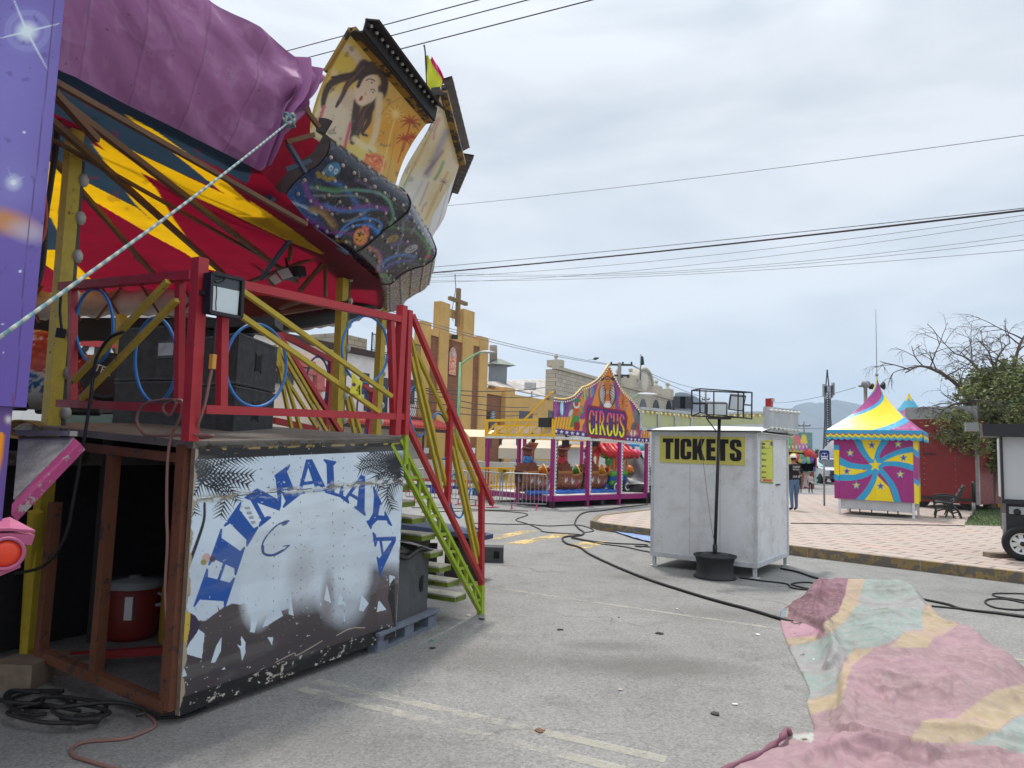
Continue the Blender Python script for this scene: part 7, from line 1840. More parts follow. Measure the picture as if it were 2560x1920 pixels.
zr_,zrr = fz(B1(1000,800),-1),fz(B1(940,695),-14)
mb = MB(); q = [FB(a1*0+fa(B1(715,700)),-1,zr_+.3),FB(a5,-1,zr_+.1),FB(fa(B1(1180,690),-14),-14,fz(B1(1180,690),-14)),FB(fa(B1(700,698),-14),-14,fz(B1(700,698),-14))]
mb.prism(q,UP*.12); mb.build('roof',metal_roof(),annex)
q = P(B1(772,700),74); qt = P(B1(772,585),74)
mb = MB(); mb.box((q[0]+.2,74,(q[2]+qt[2])/2-1),(1.9,1.9,qt[2]-q[2]+2)); tow = mb.build('roof_tower',M('grey_metal_siding',(128,136,142),.6,var=.15),annex)
mb = MB(); mb.lathe((q[0]+.2,74,qt[2]-.1),[(2.0,0),(.3,.7),(0,.75)],n=4); mb.build('tower_roof',M('grey_green_roof',(120,126,116),.7),tow)
mb = MB(); c0,c1 = P(B1(756,590),73.5),P(B1(756,453),73.5); mb.tube([c0,c1],.42,10); mb.build('chimney',M('weathered_flue',(132,122,112),.8),annex)
for x0,y0 in ((1010,740),):
    q = fp(B1(1022,812),-.2); t = fp(B1(1022,770),-.2); mb = MB(); mb.bar(q,t,.12); mb.box(t+UP*.5-FE*.4,(1.2,.8,.7)); mb.build('roof_floodlight',M('pale_grey_metal',(186,190,192),.45,.2),annex)

# stone hall
hall = thing('stone_hall','old pale stone hall with a rounded clock gable and ball finials','building',FB(30,-.2,0))
sa0 = fa(B1(1190,690),-.2); sa1 = fa(B3(378,200),-.2)
zt = fz(B1(1250,690),-.2); zt2 = fz(B3(200,150),-.2); zt = (zt+zt2)/2
mb = MB(); fbox(mb,sa0,sa1,-.2,-1.5,0,zt); mb.build('wall',m_sto,hall)
m_stp = M('pale_dressed_stone',(190,182,164),.85,var=.15,sc=.8,dirt=((130,122,108),.5,.8))
mb = MB(); fbox(mb,sa0-.1,sa1+.1,.0,-.7,zt+.01,zt+.35); fbox(mb,sa0,sa1,-.05,-.4,zt*.74,zt*.77); mb.build('cornice',m_stp,hall)
def finial(a,w,h):
    mb = MB(); fbox(mb,a-w,a+w,.1,-1.6,zt+.36,zt+.36+h*.5); mb.ball(FB(a,-.7,zt+.36+h*.78),w*.48,10); mb.lathe(FB(a,-.7,zt+.36+h*.5),[(w*.7,0),(w*.4,h*.08),(w*.3,h*.12)],n=10); mb.build('finial',m_stp,hall)
finial(sa0+.9,.5,1.5); finial(fa(B3(270,150)),.7,2.6); finial(fa(B3(353,170)),.8,2.8); finial(fa(B3(83,60)),.7,3.2)
finial(fa(B1(1650,680)),.7,2.2)
ga0,ga1 = fa(B3(92,90)),fa(B3(208,110)); gm = (ga0+ga1)/2; gr_ = (ga1-ga0)/2; gz = fz(B3(150,5),0)
pts = [(ga0,zt),(ga1,zt)]+[(gm+gr_*math.cos(t),zt+(gz-zt)*(.35+.65*math.sin(t))) for t in np.linspace(.05,math.pi-.05,16)]
mb = MB(); mb.prism([FB(a,.02,z) for a,z in pts],-FN*1.0); mb.build('gable',m_sto,hall)
mb = MB(); mb.tube([FB(a,.05,z) for a,z in pts[2:]],.3,8); mb.build('gable_moulding',m_stp,hall)
mb = MB(); mb.lathe(FB(gm,.04,zt+(gz-zt)*.55),[(0,.03),(gr_*.42,.03),(gr_*.45,0)],FN,24); mb.build('clock_face',M('pale_clock_face',(206,198,184),.7),hall)
for x in (1120,1160,1195):
    pass
for k,x in enumerate((140,235,330)):
    a = fa(B3(x,300),-.2); mb = MB(); r_ = 1.6; mb.prism([FB(a-r_,-.18,0),FB(a+r_,-.18,0)]+[FB(a+r_*math.cos(t),-.18,fz(B3(x,310),-.2)+r_*math.sin(t)) for t in np.linspace(0,math.pi,10)],FN*.06); mb.build('arched_window',m_win,hall)
q = fp(B3(75,80),-.4); fpole = thing('flag','dark green flag on a pole above the clock gable of the stone hall','flag',FB(gm-.6,-.8,zt))
t0,t1 = P(C7(1083,90),95),P(C7(1085,-60),95); mb = MB(); mb.tube([t0-UP*1.5,t1],.09,6); mb.build('pole',m_grey,fpole)
a,b,c,d = P(C7(1088,-58),95),P(C7(1122,-10),95),P(C7(1128,48),95),P(C7(1090,55),95)
S,T = np.meshgrid(np.linspace(0,1,14),np.linspace(0,1,14),indexing='ij'); gg = quad4(a,b,c,d,S,T); gg[...,1] += .3*np.sin(S*8); mb = MB(); mb.grid(gg); gg2 = gg.copy(); gg2[...,1] += .02; mb.grid(gg2); mb.build('cloth',M('dark_green_flag',(22,90,74),.8),fpole)
# grey vaulted building to the right of the hall
q0,q1 = P(B3(378,178),118),P(B3(500,260),118); bz = P(B3(440,180),118)[2]
vb = thing('vaulted_building','blue grey building with a curved roof right of the stone hall','building',(q0+q1)/2*A_((1,1,0)))
zc = P(B3(440,230),118)[2]; w0,w1 = q0[0],q1[0]+3
pts = [(w0,0),(w1,0),(w1,zc-1.2)]+[(w0+(w1-w0)*t,zc-1.2+(bz-zc+1.2)*math.cos((t-.2)*1.9)) for t in np.linspace(.98,0,12)]
mb = MB(); mb.prism([A_((a,118,z)) for a,z in pts],A_((3,14,0))); mb.build('wall',M('blue_grey_render',(150,160,172),.8),vb)
for x in (405,462):
    a = P(B3(x,255),117.9); mb = MB(); mb.box(a,(2.2,.1,2.0)); mb.build('window',m_win,vb)

# white building with balcony and tiled awning left of the church
wb_ = thing('white_house','white two storey house with a railed roof terrace left of the church','house',FB(-14,.5,0))
def Wa(x,y=400): return fa(C2(x,y),.3)
wa0,wa1 = Wa(-1600),Wa(1215)
zw = fz(C2(420,215),.3); 
zw = (fz(C2(230,235),.3)+fz(C2(640,262),.3)+fz(C2(850,335),.3))/3
mb = MB(); fbox(mb,wa0,wa1,.3,-9,0,zw-.4); mb.build('wall',m_whb,wb_)
m_brn = M('dark_brown_fascia',(58,40,34),.7)
mb = MB(); fbox(mb,wa0,wa1+.1,.6,-9,zw-.39,zw); mb.build('roof_fascia',m_brn,wb_)
mb = MB(); ztp = zw+1.25
for a in np.arange(wa0+20,wa1,.16): mb.bar(FB(a,.45,zw),FB(a,.45,ztp),.03)
mb.bar(FB(wa0+20,.45,ztp),FB(wa1,.45,ztp),.06); mb.bar(FB(wa0+20,.45,zw+.12),FB(wa1,.45,zw+.12),.05)
for a in np.arange(wa0+20,wa1,2.4): mb.bar(FB(a,.45,zw),FB(a,.45,ztp+.1),.09)
mb.build('terrace_railing',m_black,wb_)
mb = MB(); fbox(mb,wa0+22,wa1-.5,-4.5,-9.2,zw+.01,zw+1.9); mb.build('upper_wall',brickmat('cream_stone_blocks',(196,184,160),(178,168,148),(140,130,116),.9,.4,.03),wb_)
for x0,x1,y0,y1 in ((735,810,500,680),(900,970,540,830),(780,860,620,820),(1140,1190,560,760)):
    mb = MB(); fbox(mb,Wa(x0),Wa(x1),.36,.1,fz(C2(x0,y1),.3),fz(C2(x0,y0),.3)); mb.build('window',m_win,wb_)
# balcony grille, air conditioner and tiled awning
zb0,zb1 = fz(C2(1180,880),1.0),fz(C2(1180,740),1.0)
mb = MB(); fbox(mb,Wa(960),Wa(1240),1.2,.31,zb0-.1,zb0); 
for a in np.arange(Wa(960),Wa(1240),.25): mb.tube(cat_rom([FB(a,1.15,zb0),FB(a,1.4,zb0+(zb1-zb0)*.3),FB(a,1.15,zb1)],4),.025,4)
mb.bar(FB(Wa(960),1.15,zb1),FB(Wa(1240),1.15,zb1),.06); mb.build('balcony',m_black,wb_)
m_tile = M('red_roof_tiles',(190,72,62),.75,var=.2,sc=3)
aw0,aw1 = wa0+14,fa(C2(1525,950),2.4); za0,za1 = fz(C2(1200,960),2.4),fz(C2(1200,890),.5)
mb = MB()
for a in np.arange(aw0,aw1,.34): mb.tube([FB(a,.3,za1+.1),FB(a,2.5,za0+.1)],.15,6)
mb.prism([FB(aw0,.3,za1),FB(aw1,.3,za1),FB(aw1,2.5,za0),FB(aw0,2.5,za0)],UP*.06); mb.build('tiled_awning',m_tile,wb_)
mb = MB(); fbox(mb,aw0,aw1,2.4,2.3,za0-.25,za0-.02); 
for a in np.arange(aw0,aw1,5): mb.bar(FB(a,2.35,0),FB(a,2.35,za0-.1),.14)
mb.build('awning_frame',m_brn,wb_)
m_shop = M('dark_shop_front',(70,64,60),.6)
for k,a in enumerate(np.arange(aw0+1,aw1-3,4.2)):
    mb = MB(); fbox(mb,a,a+3,.36,.31,0,za0-.9); mb.build('shop_front',m_shop if k % 2 else M('pale_roller_shutter',(176,172,164),.6),wb_)
mb = MB(); fbox(mb,Wa(885,980),Wa(985,980),2.0,1.9,fz(C2(930,1010),2),fz(C2(930,965),2)); mb.build('magenta_board',M('magenta_board',(196,60,150),.6),wb_)
# pink pilastered house further left
pk = thing('pink_house','cream and pink house with a corniced pilaster behind the loudspeaker stacks','house',FB(Wa(300),1.5,0))
pa0,pa1 = fa(C2(-200,600),1.2),fa(C2(430,600),1.2)
mb = MB(); fbox(mb,pa0,pa1,1.2,.31,0,fz(C2(300,330),1.2)); mb.build('wall',M('cream_render',(222,204,190),.85,var=.08),pk)
m_pnk = M('dusty_pink_stone',(190,104,100),.85,var=.15)
for x0,x1,y0,y1 in ((345,410,470,640),(320,425,605,650),(40,400,440,480),(20,330,360,420)):
    mb = MB(); fbox(mb,fa(C2(x0,600),1.3),fa(C2(x1,600),1.3),1.5+(y1-y0)*.0005,1.21,fz(C2(x0,y1),1.3),fz(C2(x0,y0),1.3)); mb.build('pilaster',m_pnk,pk)
mb = MB(); fbox(mb,fa(C2(20,560),1.3),fa(C2(150,560),1.3),1.6,1.25,fz(C2(90,600),1.3),fz(C2(90,500),1.3)); mb.build('window',m_win,pk)

# shop sign far behind the left rail: white board with black letters
q = [P(A3(*z),26) for z in ((530,555),(760,575),(760,720),(530,700))]
sgn = thing('shop_sign','white shop board with a red edge reading RES behind the left rail','shop sign',q[3])
mb = MB(); mb.prism([q[0],q[1],q[2]-UP*.6,q[3]-UP*.6],A_((0,.1,0))); mb.build('board',m_white,sgn)
mb = MB(); mb.bar(q[0]-A_((0,.02,0)),q[1]-A_((0,.02,0)),.12,.3); mb.build('red_edge',m_red,sgn)
text('RES',1.35,m_letter,'lettering',sgn,P(A3(640,635),25.98),q[1]-q[0],UP,.03,1.0)
mb = MB(); mb.prism([q[3]*A_((1,1,0))+A_((-1,.3,0)),q[2]*A_((1,1,0))+A_((2,.3,0)),q[2]*A_((1,1,0))+A_((2,.3,4.2)),q[3]*A_((1,1,0))+A_((-1,.3,4.2))],A_((0,3,0))); tag(mb.build('kiosk_shop',M('grey_green_shop_wall',(70,84,76),.8)),'dark green shop building behind the RES board','building')
text('TER',.12,M('pale_lettering',(206,196,180),.6),'lettering',D.objects['round_sign_back'],P(A3(668,740),8.08),A_((1,0,-.35)),A_((.3,0,1)),.01)

# ------------------------------------------------------------------ market stalls in front of the annex
stall = thing('market_stall','cream canvas market stall with dark posts in front of the church annex','stall',P(B1(960,1280),46)*A_((1,1,0)))
m_crm = M('cream_canvas',(226,202,166),.8,var=.06,sc=.6); m_awn = M('dusty_grey_canvas',(196,184,164),.85,var=.08,sc=.6)
q = [P(B1(*z),y_) for z,y_ in (((548,1036),40),((770,1042),40),((770,1088),38.5),((590,1085),38.5))]
mb = MB(); mb.prism(q,UP*.03); mb.build('sun_sail',m_crm,stall)
for x0,x1 in ((800,1020),(1030,1265)):
    q = [P(B1(x0+22,1105),46),P(B1(x1,1105),46),P(B1(x1-60,1170),43.5),P(B1(x0-8,1165),43.5)]
    mb = MB(); mb.prism(q,UP*.04); mb.prism([q[3],q[2],q[2]-UP*.6,q[3]-UP*.6],A_((0,.03,0))); mb.build('awning',m_awn,stall)
for x in (806,922):
    a,b = P(B1(x,1300),44.5)*A_((1,1,0)),P(B1(x,1090),44.5); mb = MB(); mb.bar(a,b,.16); mb.build('post',m_dkm,stall)
mb = MB(); a,b = P(B1(870,1300),47),P(B1(1060,1300),47); mb.box(((a[0]+b[0])/2,47.5,1.6),(b[0]-a[0],.3,3.2)); mb.build('back_wall',M('cream_shutter',(196,172,130),.8),stall)
mb = MB(); mb.box(((a[0]+b[0])/2+.8,47.3,1.0),(3.4,.2,.3)); mb.build('counter',m_trim,stall)
hut = thing('tan_hut','tan shop hut with a white shutter behind the pirate boats','hut',P(B1(1330,1290),47)*A_((1,1,0)))
a,b = P(B1(1270,1200),47),P(B1(1395,1200),47); zt_h = P(B1(1330,1140),47)[2]
mb = MB(); mb.box(((a[0]+b[0])/2,48,zt_h/2-.2),(b[0]-a[0],2,zt_h-.4)); mb.build('wall',M('tan_render',(196,168,120),.85),hut)
mb = MB(); mb.prism([P(B1(1265,1130),47.5),P(B1(1400,1135),47.5),P(B1(1395,1168),46),P(B1(1250,1165),46)],UP*.1); mb.build('roof',M('tan_roof',(176,150,106),.85),hut)
a = P(B1(1350,1215),46.95); mb = MB(); mb.box(a,(1.6,.1,2.2)); mb.build('shutter',m_white,hut)
tb = thing('white_stall','white stall with a printed board behind the circus train','stall',P(B1(1470,1300),50)*A_((1,1,0)))
a = P(B1(1460,1200),50); mb = MB(); mb.box((a[0],50.5,2.3),(3.2,1,4.6)); mb.build('wall',M('white_stall_wall',(214,214,210),.7),tb); mb = MB(); mb.box(P(B1(1465,1163),49.95),(2.2,.06,.25)); mb.build('dark_stripe',m_letter,tb)
# white hand rails on the church steps
hr = thing('hand_rail','white pipe hand rail on the church steps','hand rail',fp(B1(700,1300),3.8)*A_((1,1,0)))
for (x0,y0),(x1,y1) in (((655,1250),(750,1280)),((657,1310),(655,1250)),((700,1320),(700,1265)),((738,1330),(738,1278))):
    mb = MB(); mb.bar(fp(B1(x0,y0),3.8),fp(B1(x1,y1),3.8),.1); mb.build('rail_pipe',m_white,hr)

# ------------------------------------------------------------------ circus train ride
cc0 = G(B1(1160,1577)); cr0 = G(B1(1822,1545))
ce = nrm(cr0-cc0); cn = A_((-ce[1],ce[0],0)); CL = np.linalg.norm(cr0-cc0); CD = 3.3
CF = (cc0,-cn)
CQ = lambda a,b,z: cc0+ce*a+cn*b+UP*z
circ = thing('circus_train_ride','small train ride with magenta posts under a painted CIRCUS front','fairground ride',cc0+ce*CL/2+cn*CD/2)
m_mag = M('magenta_paint',(150,26,110),.45,var=.12); m_yb = M('bright_yellow_paint',(236,184,20),.45,var=.1)
zf0 = PL(C7(165,1520),CF)[2]; zfl = .42; zbm0 = PL(B1(1150,1105),CF)[2]; 
zbm = (PL(C7(165,780),CF)[2]+PL(C7(1165,860),CF)[2])/2
mb = MB(); mb.prism([CQ(0,0,.2),CQ(CL,0,.2),CQ(CL,CD,.2),CQ(0,CD,.2)],UP*.16); mb.build('platform_frame',m_mag,circ)
mb = MB(); mb.prism([CQ(.1,.1,.37),CQ(CL-.1,.1,.37),CQ(CL-.1,CD-.1,.37),CQ(.1,CD-.1,.37)],UP*.02); mb.build('floor',M('white_ride_floor',(214,212,204),.6),circ)
m_wtrim = M('white_bulb_trim',(222,224,222),.5); m_gb = M('green_bulb',(40,110,96),.3,bmp=0); m_wb = M('warm_white_bulb',(240,236,220),.3,bmp=0)
pa = [0.03]+[float(np.dot(PL(C7(x,1450),CF)-cc0,ce)) for x in (540,868)]+[CL-.05]
for k,a in enumerate(pa):
    mb = MB(); mb.box(CQ(a,.05,(zbm+.0)/2),(.10,.10,zbm),(ce,cn,UP)); po = mb.build('front_post',m_mag,circ)
    mb = MB(); mb.box(CQ(a+.11,.02,(zbm+.4)/2),(.09,.03,zbm-.4),(ce,cn,UP)); tr2 = mb.build('bulb_trim',m_wtrim,po)
    mb = MB()
    for z in np.arange(.5,zbm-.05,.11): mb.ball(CQ(a+.12,-.01,z),.022,5)
    o = mb.build('bulbs',m_gb,tr2); o['kind'] = 'stuff'
for k,(a,b) in enumerate(((0.03,CD),(CL*.36,CD),(CL*.7,CD),(CL-.05,CD),(0.03,CD*.52))):
    mb = MB(); mb.box(CQ(a,b-.1,zbm/2),(.1,.1,zbm),(ce,cn,UP)); mb.build('rear_post',m_mag,circ)
for a,b in ((.05,.05),(CL-.05,.05),(.05,CD-.05),(CL-.05,CD-.05),(CL*.5,.1)):
    mb = MB(); mb.box(CQ(a,b,.1),(.14,.14,.2),(ce,cn,UP)); mb.build('jack_foot',m_black,circ)
mb = MB(); mb.box(CQ(CL/2,.02,zbm-.03),(CL,.06,.08),(ce,cn,UP)); mb.box(CQ(.0,CD/2,zbm-.03),(.06,CD,.08),(ce,cn,UP)); bt_ = mb.build('lower_trim',m_wtrim,circ)
mb = MB()
for a in np.arange(.1,CL,.14): mb.ball(CQ(a,-.03,zbm-.03),.028,5)
for b in np.arange(.1,CD,.14): mb.ball(CQ(-.03,b,zbm-.03),.028,5)
o = mb.build('trim_bulbs',m_wb,circ); o['kind'] = 'stuff'
# painted front board
OUTL = [(185,395),(240,402),(300,404),(350,392),(400,366),(440,325),(480,280),(520,268),(570,244),(630,205),(690,145),(720,95),(750,38),(775,85),(800,150),(830,200),(860,260),(900,320),(940,362),(985,400),(1030,460),(1060,500),(1085,560),(1100,640),(1115,735),(1180,735),(1180,862),(530,800),(180,766)]
ow3 = [PL(C7(*q),CF,.03) for q in OUTL]
as_ = [float(np.dot(q-cc0,ce)) for q in ow3]; zs_ = [q[2] for q in ow3]
na,nz = 300,260
Aa,Zz = np.meshgrid(np.linspace(min(as_),max(as_),na),np.linspace(min(zs_),max(zs_),nz),indexing='ij')
gg = cc0*A_((1,1,0))-cn*.03+Aa[...,None]*ce+UP*Zz[...,None]
msk = inpoly(Aa.ravel(),Zz.ravel(),list(zip(as_,zs_))).reshape(Aa.shape)
im = C7.inv(proj(gg)); p = Paint(im[...,0],im[...,1],(120,54,120))
OR,OR2,PU,PU2 = (222,140,44),(180,96,34),(146,66,140),(84,36,96)
for k in range(26):   # hanging curtain folds
    x0 = 190+k*37; c = (OR,OR2) if (k // 3) % 2 else (PU,PU2)
    xt = 740+(x0-640)*.35
    p.stroke([(xt,150),((xt+x0)/2,420),(x0,760)],26,c[0],.6); p.stroke([(xt+14,160),((xt+x0)/2+18,420),(x0+20,760)],7,c[1],.9,.9)
for k in range(6): p.stroke([(190,400+20*k),(230-6*k,480+20*k),(180,600)],12,(PU,(176,96,170))[k % 2],.8,.9)
for k in range(7): p.stroke([(215+k*30-5,600),(190+k*30,705)],15,(234,178,20),.5); p.stroke([(230+k*30-5,610),(205+k*30,705)],4,(176,116,20),.9)
for k in range(3): p.stroke([(500-k*22,620),(455+k*10,725)],13,(230,160,30),.6)
p.ell(272,500,31,82,(60,120,190),0,.1); p.ell(272,500,10,78,(220,232,240),0,.4); p.ell(255,500,6,70,(180,210,230),0,.8); p.stroke([(272+31*math.cos(t),500+82*math.sin(t)) for t in np.linspace(0,6.28,30)],4,(56,50,90),.5)
p.ell(568,325,32,60,(60,150,180),0,.15); p.stroke([(568,265),(568,385)],10,(206,120,70),.6); p.stroke([(548,275),(555,375)],6,(90,60,140),.6); p.ell(505,372,24,42,(70,160,130),0,.2); p.stroke([(505,335),(505,412)],7,(220,190,70),.6); p.ell(505,300,26,30,(200,170,70),.3,.5)
# jester figure
p.ell(415,545,46,50,(200,90,40),0,.3); p.ell(420,455,34,46,(226,220,214),0,.2); p.ell(420,420,46,24,(70,130,90),0,.4); p.ell(420,462,22,20,(190,60,60),0,.5); p.ell(408,446,7,9,(50,60,60)); p.ell(434,446,7,9,(50,60,60)); p.ell(421,462,7,7,(210,40,40))
p.stroke([(370,470),(360,520),(400,540)],16,(70,130,90),.5); p.stroke([(470,480),(480,540),(440,545)],16,(110,150,90),.5); p.poly([(385,570),(450,575),(440,640),(370,700),(350,690)],(60,140,70)); p.poly([(395,640),(450,645),(445,725),(395,722)],(150,30,40)); p.ell(360,550,18,40,(190,200,190),.4,.4); p.ell(415,535,24,18,(214,70,40),0,.3)
# tiger
p.ell(740,350,92,150,(38,36,38),0,.12); p.ell(738,345,78,138,(214,208,200),0,.2); p.ell(742,250,52,90,(190,110,44),0,.6); p.ell(745,400,34,60,(206,104,40),0,.3); p.ell(745,440,22,16,(230,190,180),0,.5); p.ell(740,130,44,60,(206,120,44),0,.7)
for sgn in (-1,1):
    for k in range(9): p.stroke([(742+sgn*30,260+k*26),(742+sgn*60,275+k*30),(742+sgn*88,320+k*26)],7,(30,28,30),.4,.95,2)
    p.ell(742+sgn*36,220,14,10,(220,200,90),0,.3); p.ell(742+sgn*36,222,6,7,(20,20,20)); p.ell(742+sgn*58,195,24,22,(40,36,36),0,.3); p.stroke([(742+sgn*26,300),(742+sgn*20,350),(742+sgn*30,420)],6,(30,28,30),.4)
p.stroke([(705,190),(742,170),(780,190)],7,(40,30,26),.5); p.stroke([(720,210),(742,195),(765,210)],5,(40,30,26),.5); p.ell(742,470,40,26,(226,224,220),0,.4)
# wheel of ribbons, right creature
p.ell(900,430,42,92,(214,130,44),0,.15); 
for k in range(10): p.stroke([(900,430),(900+42*math.cos(k*.63),430+92*math.sin(k*.63))],4,(150,60,50),.6)
for k in range(14): p.ell(900+48*math.cos(k*.45),430+98*math.sin(k*.45),9,12,((60,150,160),(190,60,120))[k % 2],0,.4)
p.ell(1040,560,36,60,(120,122,126),.2,.3); p.ell(1060,640,40,80,(104,106,112),0,.3); p.ell(1020,690,34,50,(90,92,98),.4,.4); p.ell(1005,760,28,34,(206,206,210),0,.2); p.stroke([(1005,728),(1005,792)],9,(190,40,50),.4); p.ell(1055,700,12,50,(170,60,60),.2,.4); p.stroke([(1050,520),(1075,570),(1080,640)],12,(60,60,66),.6)
for k in range(4): p.stroke([(1100+k*24,740),(1090+k*24,815)],11,(226,160,40),.5); 
# star band
p.poly([(170,708),(530,752),(530,808),(170,775)],(72,36,110)); p.poly([(930,795),(1190,812),(1190,870),(930,845)],(72,36,110))
for k in range(6): p.poly(star_pts(208+56*k,738+6.5*k,24,.4),(222,226,236))
for k in range(6): p.poly(star_pts(950+39*k,818+3*k,19,.4,sx=.8),(222,226,236))
# name board
p.poly([(535,462),(925,525),(950,590),(935,790),(900,838),(535,795),(515,740),(512,520)],(150,30,36)); p.poly([(545,480),(915,540),(935,600),(922,780),(890,815),(545,775),(532,730),(530,530)],(84,40,110))
def ltr(x,y):
    t = np.clip((y-520-(x-540)*.13)/260,0,1)[:,None]
    a,b,c = lin((206,70,140)),lin((240,150,60)),lin((236,232,30))
    return np.where(t < .4,a+(b-a)*(t/.4),b+(c-b)*np.clip((t-.4)/.2,0,1))
bi = lambda x,y: (545+x*370,(512+38*0+(y*255))+x*(50+(y*-10)))
def LT(pts): return [bi(*q) for q in pts]
CUR = [LT(q) for q in (
    [(.145,.2),(.12,.06),(.07,.05),(.035,.22),(.03,.5),(.035,.78),(.07,.95),(.12,.93),(.145,.78)],
    [(.215,.05),(.215,.95)],[(.33,.95),(.33,.05),(.40,.08),(.42,.25),(.395,.45),(.34,.5)],[(.37,.5),(.42,.75),(.455,.95)],
    [(.645,.2),(.62,.06),(.57,.05),(.535,.22),(.53,.5),(.535,.78),(.57,.95),(.62,.93),(.645,.78)],
    [(.71,.05),(.71,.65),(.735,.9),(.775,.92),(.81,.7),(.81,.05)],
    [(.985,.2),(.96,.06),(.915,.06),(.885,.22),(.915,.42),(.965,.55),(.985,.75),(.95,.93),(.905,.94),(.875,.78)])]
for w,c in ((15,(40,20,50)),(9.5,None)):
    for q in CUR:
        sm = len(q) > 4
        p.stroke(q,w,(40,20,50),.15,1,None,sm,colfn=None if c else ltr)
    for q in ([(.19,.05),(.24,.05)],[(.19,.95),(.24,.95)],[(.305,.95),(.355,.95)],[(.3,.05),(.35,.05)],[(.685,.05),(.735,.05)],[(.785,.05),(.835,.05)]):
        p.stroke(LT(q),w*.75,(40,20,50),.2,1,None,False,colfn=None if c else ltr)
for q in ((.03,.5),(.215,.5),(.33,.55),(.53,.5),(.71,.45),(.81,.4)): x_,y_ = bi(*q); p.poly([(x_,y_-30),(x_+9,y_-4),(x_,y_+22),(x_-9,y_-4)],(72,34,90))
for q in ((555,600),(580,690),(800,745),(880,560),(640,520)): p.ell(*q,3,3,(220,210,230),0,.6)
p.stroke([(905,735),(930,750),(950,720),(960,770),(985,735)],4,(30,26,30),.5)
mb = MB(); mb.grid(gg,mask=msk,cols=p.out(),smooth=False); mb.build('front_sign',m_paint,circ)
mb = MB(); cx3 = sum(ow3)/len(ow3); mb.prism([cx3+(q-cx3)*.985+cn*.006 for q in ow3],cn*.05); mb.build('sign_backing',m_mag,circ)
top_ = ow3[:25]
mb = MB(); mb.tube([q for q in ow3[:13]],.03,5); mb.tube(ow3[12:25],.02,5); mb.build('sign_edge',M('pale_yellow_edge',(236,206,130),.5),circ)
mb = MB()
for q in resample(top_,62): mb.ball(q-cn*.03-UP*.09,.03,5)
o = mb.build('edge_bulbs',m_wb,circ); o['kind'] = 'stuff'
# yellow lattice on the left side
zl1 = zbm+PL(B1(1165,945),CF)[2]-PL(B1(1165,1065),CF)[2]
mb = MB()
for z in (zbm+.05,zl1): mb.bar(CQ(0,0,z),CQ(0,CD,z),.08)
mb.bar(CQ(.3,0,zl1-.18),CQ(.3,CD,zl1-.18),.06)
for b in (0.02,CD-.02): mb.bar(CQ(0,b,zbm),CQ(0,b,zl1),.12)
nb = 6
for k in range(nb): 
    b0,b1 = CD*k/nb,CD*(k+1)/nb; mb.bar(CQ(0,b0,zl1-.1),CQ(0,b1,zbm+.08),.05); mb.bar(CQ(0,b1,zbm),CQ(0,b1,zl1-.1),.05)
mb.bar(CQ(0,CD*.9,zbm+.1),CQ(0,CD*.5,zl1-.1),.05); mb.bar(CQ(0,.1,zl1+.9),CQ(0,CD*.42,zl1),.05); mb.build('side_lattice',m_yb,circ)
mb = MB(); mb.prism([CQ(.12,.15,zbm+.12),CQ(.12,CD-.3,zbm+.12),CQ(.12,CD-.3,zl1-.2),CQ(.12,.15,zl1-.2)],ce*.03); mb.build('side_panel',m_white,circ)
mb = MB()
for b in (CD,): mb.bar(CQ(0,b,zbm),CQ(CL,b,zbm),.08)
mb.bar(CQ(CL,0,zbm),CQ(CL,CD,zbm),.08)
for k in range(3): mb.bar(CQ(CL*(k+1)/4,0,zbm-.02),CQ(CL*(k+1)/4,CD,zbm-.02),.06)
mb.build('roof_frame',m_yb,circ)
for x_ in (1255,1460):
    q = PL(B1(x_,1130),CF,-.8); mb = MB(); mb.box(q,(.32,.05,.22),(ce,cn,UP)); mb.bar(q,q+UP*.3,.04); mb.build('lamp',m_black,circ)
q = PL(B1(1120,985),(CQ(0,0,0),-ce),.05); mb = MB(); mb.box(q,(.2,.5,.3),(ce,cn,UP)); mb.build('control_box',m_black,circ)
# track and yellow side fence
mb = MB(); mb.bar(CQ(.2,.9,.42),CQ(CL-.3,.9,.42),.06); mb.bar(CQ(.2,1.9,.42),CQ(CL-.3,1.9,.42),.06)
mb.tube([CQ(.6+.5*math.cos(t)*0,0,0)*0+CQ(CL/2+(CL/2-.4)*math.cos(t),CD/2+(CD/2-.7)*math.sin(t),.43) for t in np.linspace(0,6.28,40)],.035,6); mb.build('track',M('ochre_track_steel',(190,150,30),.5),circ)
fe = thing('yellow_fence','yellow picket fence at the back of the circus train ride','fence',CQ(.3,CD-.3,.39))
mb = MB(); z0,z1 = .4,PL(B1(880,1305),(CQ(0,CD*.75,0),-cn))[2]
for a in np.arange(-1.2,CL*.55,.15): mb.bar(CQ(a,CD-.3,z0),CQ(a,CD-.3,z1),.045)
mb.bar(CQ(-1.2,CD-.3,z1),CQ(CL*.55,CD-.3,z1),.06); mb.bar(CQ(-1.2,CD-.3,z0+.1),CQ(CL*.55,CD-.3,z0+.1),.06); mb.build('pickets',m_yb,fe)
q = PL(B1(828,1333),(CQ(0,CD*.75,0),-cn),.1); mb = MB(); mb.prism([q+ce*x_+UP*y_ for x_,y_ in ((-.25,.15),(.25,.12),(.2,-.22),(-.05,-.28),(-.22,-.2))],cn*.02); nb_ = mb.build('number_tag',m_yel,fe); 
text('7',.3,m_letter,'lettering',fe,q-cn*.03-UP*.03,ce,UP,.02)

